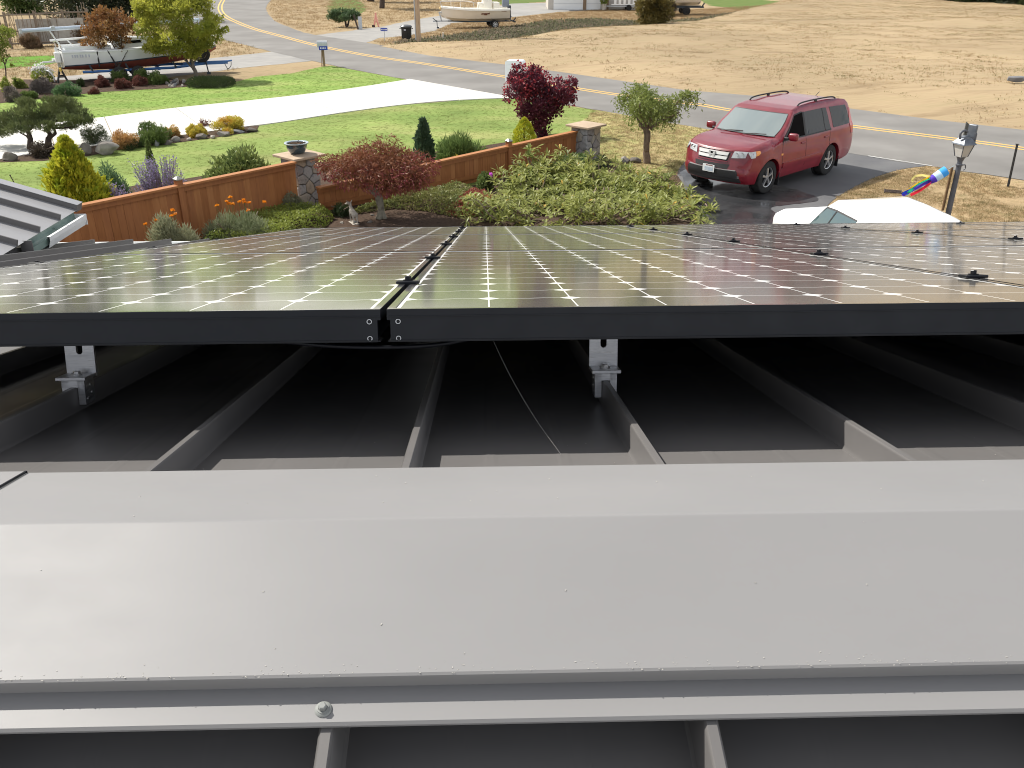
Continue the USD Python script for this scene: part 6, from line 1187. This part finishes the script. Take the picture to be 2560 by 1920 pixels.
part(tcn, 'barrel', join(lathe([(0, 0), (.24, 0), (.26, .02), (.32, .72), (.345, .73), (.345, .77), (.31, .77)], 24), *[box((.29 * math.cos(t), .29 * math.sin(t), .36), (.03, .03, .6), rotz(t)) for t in np.linspace(0, 6.28, 12, endpoint=False)]), m_bl, smooth=35)
part(tcn, 'lid', lathe([(.36, .765), (.36, .80), (.30, .86), (.1, .90), (0, .90)], 24), M('lid_grey', (.07, .075, .08), .35, .5), smooth=30); part(tcn, 'handle', rbox((-.37, 0, .68), (.07, .16, .05), .015), m_bl); part(tcn, 'handle', rbox((.37, 0, .68), (.07, .16, .05), .015), m_bl)
part(tcn, 'label_patch', box((-.05, -.318, .62), (.12, .02, .05)), m_wmark)
p = G(1046, 108); up_ = thing('utility_pole', 'weathered wooden utility pole beside the black trash can', 'pole', p); part(up_, 'pole', tube([(0, 0, 0), (0, 0, 5), (0, 0, 10)], [.17, .15, .12], 14), M('pole_wood', (.33, .22, .13), .85, .2, ns=7, c2=(.46, .34, .23), c3=(.25, .15, .085), stretch=(2, 2, .15)), smooth=60); part(up_, 'cross_arm', box((0, .15, 9.3), (2.4, .1, .12)), m_wood); part(up_, 'conduit', tube([(-.13, -.12, 0), (-.13, -.12, 7)], .035, 6), m_gal)
m_pink = M('faded_pink', (.75, .34, .27), .6, .3)
p = G(941, 68); af = thing('road_marker', 'faded pink A shaped marker standing inside the bend of the road', 'marker', p); part(af, 'leg', tube([(-.17, 0, 0), (.02, 0, .95)], .06, 6), m_pink); part(af, 'leg', tube([(.17, 0, 0), (-.02, 0, .95)], .06, 6), m_pink); part(af, 'brace', box((0, 0, .35), (.24, .03, .05)), m_pink); part(af, 'foot', rbox((-.2, 0, .08), (.2, .25, .16), .04), m_bark_d)
def stake(px, py, yt, r, mt, label, lean=0.0):
    p = G(px, py); h = ztop(yt, p[1]); single('stake', xf(join(tube([(0, 0, 0), (lean, 0, h)], [r, r * .9], 6), box((lean, 0, h), (r * 2.2, r * 2.2, .02))), mat4(np.eye(3), p)), mt, label, 'stake')
stake(1467, 119, 101, .035, M('orange_red_stake', (.7, .12, .05), .6), 'short orange red survey stake in the dry field'); stake(1411, 57, 35, .045, M('lath_wood', (.5, .34, .18), .8), 'pale wooden stake on the bank before the neighbouring house'); stake(1107, 101, 82, .04, M('white_peg', (.7, .66, .6), .7), 'white peg in the grass before the motor boat', .03); stake(37, 460, 438, .012, m_bark_d, 'thin dark stick in the front lawn above the left roof', -.06)
p = G(894, 74); lb_ = thing('leaning_prop', 'dark leaning prop and grey board beside the small flat topped tree', 'post', p); part(lb_, 'prop', tube([(.05, 0, 0), (-.2, 0, .95)], .06, 6), m_bark_d); part(lb_, 'board', box((.2, .05, .42), (.26, .03, .84), rotz(.1)), m_gal)
p = G(1288, 232); wm = thing('mailbox', 'white rounded mailbox with black checkered strip behind the red maple', 'mailbox', p, -.25); zt_ = ztop(150, p[1]); zb0 = zt_ - .80; m_wm = M('white_mailbox', (.74, .76, .78), .35, .4)
rr = sg.box(-.34, zb0, .34, zt_).buffer(-.09).buffer(.09, 6); v, f = ext(rr, -.25, .25); part(wm, 'box', (v[:, [0, 2, 1]] * [1, 1, 1], f[:, ::-1]), m_wm, smooth=35); part(wm, 'door', rbox((.0, -.262, zt_ - .22), (.44, .02, .16), .008), m_wm); part(wm, 'knob', rbox((-.04, -.28, zt_ - .24), (.10, .03, .05), .01), m_gal); part(wm, 'post', box((0, 0, zb0 / 2), (.12, .12, zb0)), m_wood)
part(wm, 'checker', join(*[box((-.10 + q * .062, -.256, zb0 + .26 - r * .06 + .0), (.06, .006, .058)) for r in range(3) for q in range(7) if (q + r) % 2]), m_bl); part(wm, 'number', join(*[box((.09 + q * .05, -.256, zb0 + .38), (.035, .006, .05)) for q in range(3)]), m_gal)
# ---- boats
def hull(stations, rings):
    """stations along x; rings: list of functions station -> (half width, z); port and starboard joined"""
    V, F = [], []; n = len(stations); k = len(rings)
    for x, st in stations:
        for sgn in (1, -1):
            for r in rings: b, z = r(st); V.append((x, sgn * b, z))
    idx = lambda i, s, j: i * 2 * k + s * k + j
    for i in range(n - 1):
        for j in range(k - 1):
            a, b, c, d = idx(i, 0, j), idx(i + 1, 0, j), idx(i + 1, 0, j + 1), idx(i, 0, j + 1); F += [[a, c, b], [a, d, c]]
            a, b, c, d = idx(i, 1, j), idx(i + 1, 1, j), idx(i + 1, 1, j + 1), idx(i, 1, j + 1); F += [[a, b, c], [a, c, d]]
    return np.array(V, float), np.array(F)
def lerp_st(tab, n=22):
    tab = np.array(tab, float); x = np.linspace(tab[0, 0], tab[-1, 0], n)
    from scipy.interpolate import PchipInterpolator as PI_
    return [(xx, {k: float(PI_(tab[:, 0], tab[:, j + 1])(xx)) for j, k in enumerate(('b', 'zs', 'zw', 'zk'))}) for xx in x]
m_gel = M('white_gelcoat', (.66, .68, .67), .3, .5, ns=1.5, c2=(.74, .755, .74), coat=.5); m_anti = M('red_bottom_paint', (.22, .045, .03), .7, .3, ns=3, c2=(.28, .07, .045), c3=(.16, .05, .035)); m_stripe = M('dark_boot_stripe', (.03, .05, .07), .4); m_tan_h = M('cream_gelcoat', (.62, .53, .41), .3, .5, ns=1.2, c2=(.68, .59, .47), coat=.5); m_creamw = M('ivory_gelcoat', (.80, .77, .68), .3, .5, coat=.5)
S0 = G(172, 204); Tn = G(566, 156, .45); ub = (Tn - S0)[:2]; LB = np.linalg.norm(ub); SB = math.atan2(ub[1], ub[0])
sb_ = thing('sailing_boat', 'white sailing boat with red bottom and lowered mast on the gravel lot', 'sailing boat', (*S0[:2], 0), SB + .16)
st = lerp_st([(-.15, .80, 1.26, .66, .50), (1.2, 1.0, 1.24, .70, .40), (2.6, 1.12, 1.25, .77, .38), (4.0, 1.06, 1.30, .84, .46), (5.3, .68, 1.38, .92, .62), (6.15, .22, 1.45, .98, .82), (6.4, .03, 1.48, 1.03, .95)])
top = lambda s: (s['b'], s['zs']); wl_ = lambda s: (s['b'] * .88, s['zw']); kl = lambda s: (.02, s['zk'])
mid = lambda s: (s['b'] * 1.0, s['zs'] * .6 + s['zw'] * .4); wl2 = lambda s: (s['b'] * .905, s['zw'] + .05); bil = lambda s: (s['b'] * .6, s['zk'] * .7 + s['zw'] * .3)
part(sb_, 'hull', hull(st, [wl2, mid, top]), m_gel, smooth=50); part(sb_, 'boot_stripe', hull(st, [wl_, wl2]), m_stripe, smooth=50); part(sb_, 'bottom', hull(st, [kl, bil, wl_]), m_anti, smooth=50)
part(sb_, 'deck', hull(st, [lambda s: (0, s['zs'] + .05), lambda s: (s['b'] * .9, s['zs'] + .035), lambda s: (s['b'] + .02, s['zs'] + .01), lambda s: (s['b'] + .02, s['zs'] - .05)][::-1]), m_gel, smooth=40)
b0 = st[0][1]; tv = np.array([(-.15, y * b0['b'], b0['zs']) for y in (-1, 1)] + [(-.15, b0['b'], .9), (-.15, b0['b'] * .9, b0['zw']), (-.15, 0, b0['zk']), (-.15, -b0['b'] * .9, b0['zw']), (-.15, -b0['b'], .9)]); part(sb_, 'transom', (tv, np.array([[0, k_ + 1, k_] for k_ in range(1, 6)])), m_gel)
cabp = np.array([[1.9, -.62, 1.25], [4.9, -.42, 1.3], [4.9, .42, 1.3], [1.9, .62, 1.25]]); cabt = np.array([[2.0, -.52, 1.68], [4.3, -.34, 1.56], [4.3, .34, 1.56], [2.0, .52, 1.68]])
part(sb_, 'cabin', hexa(cabp, cabt), m_gel); 
for sgn in (-1, 1):
    for xa, xb in ((2.35, 3.1), (3.3, 4.0)):
        fy = lambda x, z: sgn * (np.interp(x, [1.95, 4.6], [.57, .38]) + .035 + (1.46 - z) * .2)
        q = np.array([[xa, fy(xa, 1.42), 1.42], [xb, fy(xb, 1.42), 1.42], [xb - .03, fy(xb, 1.53), 1.53], [xa + .02, fy(xa, 1.53), 1.53]]); part(sb_, 'cabin_window', (q, np.array([[0, 1, 2], [0, 2, 3], [0, 2, 1], [0, 3, 2]])), m_glass)
part(sb_, 'hatch', rbox((1.2, -.2, 1.30), (.75, .5, .06), .02), M('tan_hatch', (.3, .24, .17), .7)); part(sb_, 'coaming', join(rbox((.9, -.62, 1.33), (1.8, .08, .16), .03), rbox((.9, .62, 1.33), (1.8, .08, .16), .03)), m_gel)
part(sb_, 'mast', tube([(-1.35, -.15, 2.06), (5.8, -.1, 2.2)], .075, 12), M('mast_aluminium', (.5, .58, .66), .35, .5, metal=.3), smooth=50); part(sb_, 'mast_end', join(box((-1.40, -.15, 2.05), (.10, .17, .17)), box((-.2, -.15, 2.13), (.16, .2, .12))), m_gal); part(sb_, 'mast_support', tube([(.0, -.3, 1.25), (-.35, -.15, 2.05)], .035, 6), m_gel); part(sb_, 'mast_support', tube([(5.0, 0, 1.35), (5.0, -.1, 2.15)], .03, 6), m_gal)
part(sb_, 'boom', tube([(-.35, .2, 1.62), (2.2, .0, 1.72)], .04, 8), m_gel); part(sb_, 'boom_support', tube([(.55, .1, 1.28), (.3, .15, 1.62)], .03, 6), m_gel); part(sb_, 'stern_rail', tube(spline([(-.1, -.6, 1.25), (-.15, -.55, 1.55), (-.15, .55, 1.55), (-.1, .6, 1.25)], 4), .02, 6), m_chrome)
part(sb_, 'rudder', join(box((-.22, .05, .95), (.12, .06, .8)), box((-.32, .0, .88), (.25, .3, .10)), rbox((-.27, -.28, 1.0), (.22, .25, .42), .04)), m_gel); part(sb_, 'swim_step', box((-.55, -.1, .83), (.6, .08, .07)), m_gel)
part(sb_, 'strap', join(tube([(1.15, -1.0, 1.24), (1.15, -.9, .6)], .03, 5), tube([(1.55, -1.04, 1.24), (1.8, -1.0, .62)], .03, 5)), m_trimb)
m_let = M('faded_lettering', (.42, .44, .5), .6)
for x in (.2, .3, .38, .5, .58, .7, .82): part(sb_, 'letter', box((x, -np.interp(x, [q[0] for q in st], [q[1]['b'] for q in st]) - .004, 1.06), (.05, .012, .11)), m_let)
tr_ = thing('boat_trailer', 'blue framed trailer with spare wheel under the sailing boat', 'trailer', (*S0[:2], 0), SB); m_bluef = M('blue_frame', (.04, .12, .32), .5, .4, ns=6, c2=(.06, .16, .38)); m_dkf = M('dark_frame', (.03, .04, .05), .6)
part(tr_, 'frame', join(tube([(.6, -.7, .42), (4.2, -.7, .42), (LB - 1.0, -.05, .46)], .06, 6), tube([(.6, .7, .42), (4.2, .7, .42), (LB - 1.0, .05, .46)], .06, 6), box((2.2, 0, .4), (.1, 1.6, .1)), box((3.6, 0, .4), (.1, 1.5, .1))), m_bluef); part(tr_, 'tongue', join(box((LB - .9, 0, .47), (1.9, .16, .14)), tube([(LB, 0, .5), (LB + .25, 0, .52)], .04, 6)), m_bluef)
for x in (1.0, 2.4, 4.3, 5.0): part(tr_, 'support', join(tube([(x, -.72, .42), (x - .1, -.75, .68)], .04, 6), tube([(x, .72, .42), (x - .1, .75, .68)], .04, 6)), m_dkf)
part(tr_, 'jack', join(tube([(LB - .9, -.12, .6), (LB - .85, -.12, .1)], .03, 6), lathe([(0, -.04), (.09, -.04), (.09, .04), (0, .04)], 12, 'y')[0:2] if False else box((LB - .84, -.12, .05), (.16, .08, .1))), m_dkf); part(tr_, 'chain', tube(spline([(LB - .1, -.1, .42), (LB, -.15, .2), (LB + .15, -.12, .3), (LB + .2, -.05, .45)], 4), .015, 5), m_dkf)
for x in (2.0, 2.75):
    for sgn in (-1, 1): wheel(tr_, x, sgn * .95, .30, .18, sgn, 5, m_rim)
spw = wheel(tr_, LB - 1.05, -.2, .36, .2, -1, 4, m_trimb, 'spare_wheel'); stage.GetPrimAtPath(spw.path).GetAttribute('xformOp:transform') if False else UsdGeom.Xformable(stage.GetPrimAtPath(spw.path)).AddTranslateOp().Set(Gf.Vec3d(0, 0, .52))
sw_ = thing('saw_horse', 'black saw horse with yellow top under the stern of the sailing boat', 'saw horse', (*(S0[:2] + np.array([-.1, -.3])), 0), SB + PI / 2); m_yelp = M('yellow_plastic', (.7, .5, .1), .5)
for x in (-.28, .28): part(sw_, 'leg', join(tube([(x, -.2, 0), (x * .75, -.02, .55)], .035, 5), tube([(x, .2, 0), (x * .75, .02, .55)], .035, 5), box((x * .9, 0, .25), (.04, .3, .05))), m_bl)
part(sw_, 'beam', box((0, 0, .535), (.66, .09, .12)), m_yelp)
# motor boat
W1 = G(1222, 71); MB0 = W1 + np.array([.25, .9, 0]); MA = math.atan2(-.22, -1.0)
mo = thing('motor_boat', 'cream open motor boat with grey outboard engine on a trailer across the road', 'motor boat', M=mat4(rotz(MA) * .9, (*MB0[:2], 0)))
ms_ = lerp_st([(-1.25, .92, 1.28, .72, .45), (.3, 1.0, 1.27, .70, .42), (1.8, .98, 1.30, .70, .44), (2.9, .72, 1.36, .74, .52), (3.7, .32, 1.42, .84, .68), (4.1, .04, 1.46, .98, .86)])
chn = lambda s: (s['b'] * .80, s['zw']); bulge = lambda s: (s['b'] * .94, s['zw'] * .45 + s['zs'] * .55)
part(mo, 'hull', hull(ms_, [kl, chn, bulge, top]), m_tan_h, smooth=28); part(mo, 'gunwale', hull(ms_, [top, lambda s: (s['b'] + .04, s['zs'] + .0), lambda s: (s['b'] + .03, s['zs'] + .12), lambda s: (s['b'] * .82, s['zs'] + .14), lambda s: (s['b'] * .78, s['zs'] - .3)]), m_creamw, smooth=40)
part(mo, 'floor', hull(ms_, [lambda s: (s['b'] * .8, s['zs'] - .3), lambda s: (0, s['zs'] - .3)]), m_creamw); part(mo, 'foredeck', hull(ms_[15:], [lambda s: (s['b'] * .9, s['zs'] + .13), lambda s: (0, s['zs'] + .17)]), m_creamw, smooth=40)
b0 = ms_[0][1]; part(mo, 'transom', (np.array([(-1.25, -b0['b'], b0['zs'] + .05), (-1.25, b0['b'], b0['zs'] + .05), (-1.25, b0['b'] * .8, b0['zw']), (-1.25, 0, b0['zk']), (-1.25, -b0['b'] * .8, b0['zw'])]), np.array([[0, 1, 2], [0, 2, 3], [0, 3, 4], [0, 2, 1], [0, 3, 2], [0, 4, 3]])), m_tan_h)
part(mo, 'console', join(rbox((.45, 0, 1.68), (.7, .75, .85), .05), rbox((-.25, 0, 1.55), (.5, .9, .6), .05)), m_creamw, smooth=40); part(mo, 'seat_back', rbox((.95, 0, 1.55), (.45, .6, .55), .05), m_creamw, smooth=40); part(mo, 'windscreen', rbox((.75, 0, 2.2), (.05, .7, .3), .02, None), m_glass)
ob = sub(mo, 'outboard_engine'); part(ob, 'cowling', rbox((-1.05, 0, 1.78), (.55, .42, .62), .12), M('grey_cowling', (.17, .2, .25), .3, .5, coat=.6), smooth=50); part(ob, 'leg', join(rbox((-1.35, 0, 1.2), (.28, .2, .8), .05), rbox((-1.38, 0, .75), (.2, .12, .4), .04)), m_post, smooth=40); part(ob, 'cowling_stripe', rbox((-1.0, -.205, 1.85), (.10, .03, .4), .01), M('silver_stripe', (.6, .62, .66), .3))
part(mo, 'bow_rail', join(tube(spline([(4.0, 0, 1.60), (4.1, 0, 1.95), (3.2, -.62, 1.95), (1.5, -.95, 1.85), (1.3, -.95, 1.45)], 5), .02, 6), tube(spline([(4.1, 0, 1.95), (3.2, .62, 1.95), (1.5, .95, 1.85), (1.3, .95, 1.45)], 5), .02, 6), *[tube([(x, s_ * y, 1.48), (x, s_ * y, 1.94)], .018, 5) for x, y in ((3.2, .62), (2.4, .85)) for s_ in (-1, 1)]), m_chrome, smooth=50)
ly = lambda x, z: np.interp(x, [q[0] for q in ms_], [q[1]['b'] for q in ms_]) * np.interp(z, [.72, 1.03, 1.3], [.8, .94, 1.0]) + .012
dx = M('brown_red_emblem', (.2, .05, .02), .6, .3, ns=20, c2=(.07, .05, .03))
part(mo, 'emblem', join(*[(lambda m: (m[0] @ np.diag([1, .12, 1]) + [x, ly(x, z), z], m[1]))(rbox((0, 0, 0), (w_, .1, h_), .03)) for x, z, w_, h_ in ((.95, 1.06, .20, .10), (.72, 1.05, .26, .17), (.52, 1.07, .16, .09), (.43, 1.09, .05, .14), (1.06, 1.04, .08, .06))]), dx)
part(mo, 'stern_lettering', join(*[box((-.55 - q * .085, ly(-.7, 1.2), 1.21), (.055, .012, .05)) for q in range(5)]), M('brown_lettering', (.25, .13, .08), .6)); part(mo, 'bow_ball', lathe([(0, -.08), (.07, -.05), (.09, 0), (.07, .06), (0, .09)], 12)[0] + [4.15, 0, 1.42] if False else rbox((4.12, 0, 1.45), (.16, .2, .2), .06), M('tan_bow', (.7, .5, .22), .6))
mt_ = thing('boat_trailer', 'dark trailer with small wheels under the cream motor boat', 'trailer', M=mat4(rotz(MA) * .9, (*MB0[:2], 0)))
part(mt_, 'frame', join(tube([(-1.3, -.75, .5), (1.8, -.75, .5), (3.6, 0, .52)], .05, 6), tube([(-1.3, .75, .5), (1.8, .75, .5), (3.6, 0, .52)], .05, 6), box((0, 0, .42), (.08, 1.9, .08)), box((-1.0, 0, .5), (.08, 1.5, .08))), m_dkf); part(mt_, 'tongue', box((4.1, 0, .52), (1.3, .1, .1)), m_gal); part(mt_, 'winch_post', join(box((4.15, 0, .85), (.1, .1, .7), np.array([[.97, 0, .25], [0, 1, 0], [-.25, 0, .97]])), rbox((4.0, 0, 1.15), (.3, .15, .15), .04)), m_gal); part(mt_, 'jack', join(tube([(4.45, .05, .6), (4.42, .05, .1)], .03, 6), box((4.38, .05, .05), (.16, .08, .1)), tube([(4.45, .05, .5), (4.75, .05, .75)], .03, 5)), m_dkf)
for sgn in (-1, 1):
    wheel(mt_, 0, sgn * .98, .30, .2, -sgn if False else sgn, 6, M('white_wheel', (.6, .6, .58), .4) if sgn < 0 else UsdShade.Material.Get(stage, LOOKS + 'white_wheel'))
    part(mt_, 'fender', (lambda m: (m[0] + [0, sgn * .98, .30], m[1]))((lambda a: (np.vstack([np.column_stack([.37 * np.cos(a), np.full(13, -.12), .37 * np.sin(a)]), np.column_stack([.37 * np.cos(a), np.full(13, .12), .37 * np.sin(a)])]), np.array([f_ for i in range(12) for f_ in ([i, i + 1, 14 + i], [i, 14 + i, 13 + i], [i, 14 + i, i + 1], [i, 13 + i, 14 + i])])))(np.linspace(.1, PI - .1, 13))), m_dkf)
part(mt_, 'guide', join(tube([(-1.5, .8, .5), (-1.7, .85, .75)], .05, 6), tube([(-1.5, -.8, .5), (-1.7, -.85, .75)], .05, 6), box((-1.65, 0, .45), (.1, 1.7, .1))), m_dkf)
# neighbour's house with its garage door, potted plant, lattice bench and covered boat
HB = G(1520, 25); hy = HB[1]; xa = lambda px: atY(px, 20, hy)[0]
hs = thing('neighbour_house', 'beige house with white garage door at the top edge of the photo', 'house', (HB[0], hy, 0)); X_ = lambda px: xa(px) - HB[0]
m_beige = M('beige_siding', (.44, .41, .36), .8, .2, ns=.8, c2=(.5, .46, .41)); m_gdoor = M('white_door', (.75, .75, .73), .5)
part(hs, 'wall', box(((X_(1612) + X_(1522)) / 2, .1 + 3, 1.5), (X_(1612) - X_(1522), 6, 3.0)), m_beige); part(hs, 'corner_board', box((X_(1519), 0, 1.5), (.16, .2, 3.0)), m_wood)
gx0 = X_(1372); part(hs, 'garage_wall', box(((gx0 + X_(1516)) / 2, 3.4, 1.5), (X_(1516) - gx0 + .1, 6, 3.0)), m_beige)
for q, (pa, pb) in enumerate(((1384, 1458), (1466, 1502))):
    gd = part(hs, 'garage_door', box(((X_(pa) + X_(pb)) / 2, .36, 1.1), (X_(pb) - X_(pa), .06, 2.2)), m_gdoor)
    for z in (.55, 1.1, 1.65): part(gd, 'door_joint', box(((X_(pa) + X_(pb)) / 2, .325, z), (X_(pb) - X_(pa) - .1, .02, .025)), m_gal)
part(hs, 'door_post', box(((X_(1458) + X_(1466)) / 2, .33, 1.25), (X_(1466) - X_(1458), .14, 2.5)), m_wood)
part(hs, 'roof', hexa(np.array([[gx0 - .6, -.6, 3.0], [X_(1612) + .6, -.6, 3.0], [X_(1612) + .6, 7, 3.0], [gx0 - .6, 7, 3.0]]), np.array([[gx0 - .6, 3.1, 4.6], [X_(1612) + .6, 3.1, 4.6], [X_(1612) + .6, 3.3, 4.6], [gx0 - .6, 3.3, 4.6]])), M('shingle', (.1, .09, .085), .9, ns=5, c2=(.15, .135, .125)))
p = G(1509, 26); po = thing('potted_plant', 'plant in a pale tapered pot beside the garage door', 'planter', p); part(po, 'pot', lathe([(0, 0), (.17, 0), (.26, .5), (.29, .5), (.29, .56), (.24, .56), (0, .5)], 20), M('pale_pot', (.5, .46, .4), .7), smooth=35); part(po, 'foliage', foliage(R0(500), [(0, 0, .85, .25, .25, .35)], 300, .2, .09), L_['lime'])
p = G(1560, 25); ln = thing('lattice_trailer', 'white slatted utility trailer standing before the beige house wall', 'trailer', (p[0], p[1] - .6, 0)); part(ln, 'frame', join(box((0, 0, .35), (2.6, .9, .08)), box((-1.6, 0, .36), (.9, .1, .1)), tube([(-1.9, 0, 0), (-1.9, 0, .4)], .05, 6)), m_gal)
for q in range(6): part(ln, 'slat', box((-.95 + q * .42, -.45, .72), (.22, .04, .38)), m_gdoor)
part(ln, 'rail', join(box((0, -.45, .52), (2.6, .05, .08)), box((0, -.45, .93), (2.6, .05, .08))), m_gdoor)
for sgn in (-1, 1): wheel(ln, .3, sgn * .55, .25, .15, sgn, 5, m_trimb)
p = G(1712, 38); cb_ = thing('covered_boat', 'beige covered boat on a trailer at the top edge right of the bushes', 'boat', (p[0] - .6, p[1] + .9, 0)); cst = lerp_st([(-2.2, .9, 1.5, 1.0, .75), (0, 1.05, 1.5, .98, .72), (1.4, .95, 1.52, 1.0, .74), (1.9, .85, 1.52, 1.0, .78)], 10); part(cb_, 'hull', hull(cst, [kl, chn, bulge, top]), m_tan_h, smooth=30); part(cb_, 'cover', hull(cst, [top, lambda s: (s['b'] * .9, s['zs'] + .5), lambda s: (0, s['zs'] + .8)]), m_tan_h, smooth=30); part(cb_, 'stern', (np.array([(1.9, -.85, 1.5), (1.9, .85, 1.5), (1.9, .7, 1.0), (1.9, 0, .78), (1.9, -.7, 1.0)]), np.array([[0, 1, 2], [0, 2, 3], [0, 3, 4], [0, 2, 1], [0, 3, 2], [0, 4, 3]])), m_tan_h); part(cb_, 'frame', join(box((0, -.7, .62), (4.4, .1, .12)), box((0, .7, .62), (4.4, .1, .12)), box((1.95, 0, .62), (.12, 1.7, .12)), box((.7, 0, .45), (.1, 1.9, .1)), tube([(2.0, -.75, .62), (2.2, -.8, .95)], .06, 6)), m_dkf)
for sgn in (-1, 1): wheel(cb_, .7, sgn * .95, .33, .2, sgn, 5, m_trimb)
# garden enclosure at the top left
m_oldw = M('old_grey_wood', (.17, .135, .10), .9, .2, ns=9, c2=(.26, .21, .165)); gf = thing('garden_fence', 'rustic grey garden fence of posts, rails and twigs at the top left', 'fence', (*G2(30, 122), 0))
f0 = G(30, 122); pp_ = [G(px, py)[:2] - f0[:2] for px, py in ((-40, 126), (30, 122), (103, 117), (172, 112), (232, 108))]
for q in pp_: part(gf, 'post', tube([(*q, 0), (*q, 1.9)], .07, 6), m_oldw)
for a, b in zip(pp_, pp_[1:]):
    for z in (.25, .9, 1.75): part(gf, 'rail', tube([(*a, z), (*b, z - .04)], .045, 5), m_oldw)
g = R0(510)
for a, b in list(zip(pp_, pp_[1:]))[:4]:
    for t_ in np.linspace(.06, .95, 11): q = a + (b - a) * t_; part(gf, 'picket', tube([(*q, .15), (q[0] + g.normal() * .12, q[1] + g.normal() * .05, g.uniform(1.4, 2.3))], .018, 4), m_oldw)
cw = G(30, 110); part(gf, 'sheet_wall', hexa(np.array([[-.1, 1.2, .1], [3.2, 2.4, .1], [3.2, 2.45, .1], [-.1, 1.25, .1]]), np.array([[-.1, 1.2, 1.45], [3.2, 2.4, 1.45], [3.2, 2.45, 1.45], [-.1, 1.25, 1.45]])), M('old_sheet_metal', (.3, .28, .25), .6, .3, ns=4, c2=(.4, .38, .34)))
m_db = lf('dry_bramble', (.13, .095, .05), (.2, .15, .085), (.09, .085, .045), .4, .2)
for q, (bx_, l) in enumerate([((120, 185, 28, 112), 'tall dry brown bramble behind the garden fence'), ((175, 235, 34, 112), 'dry rusty bramble right of the garden fence'), ((35, 110, 85, 122), 'low dry weeds at the foot of the garden fence'), ((228, 330, 38, 96), 'brown dry bushes behind the sailing boat mast')]): shrub('bramble', l, 'shrub', bx_, m_db, 3000, .16, .05, 520 + q, k=12, up=.8, dd=.5)
p = G(142, 207); a0 = p - np.array([0, 0, 0]); single('white_hoop', tube(spline([G(137, 206), atY(133, 190, p[1]), atY(120, 177, p[1]), atY(106, 177, p[1] + .3)], 6), .03, 6), m_gel, 'white curved pipe hoop beside the cream hydrangea', 'hoop', smooth=True)
p = G(2234, 483); dg = thing('drain_grate', 'rusty slatted drain grate in the grass under the windsock', 'grate', (*p[:2], .03), -.35)
for q in range(7): part(dg, 'bar', box((-.03 + q * .0, -.12 + q * .04, .01), (.36, .016, .02)), m_bark_d)
part(dg, 'frame', join(box((-.2, 0, .01), (.02, .3, .022)), box((.16, 0, .01), (.02, .3, .022))), m_bark_d)
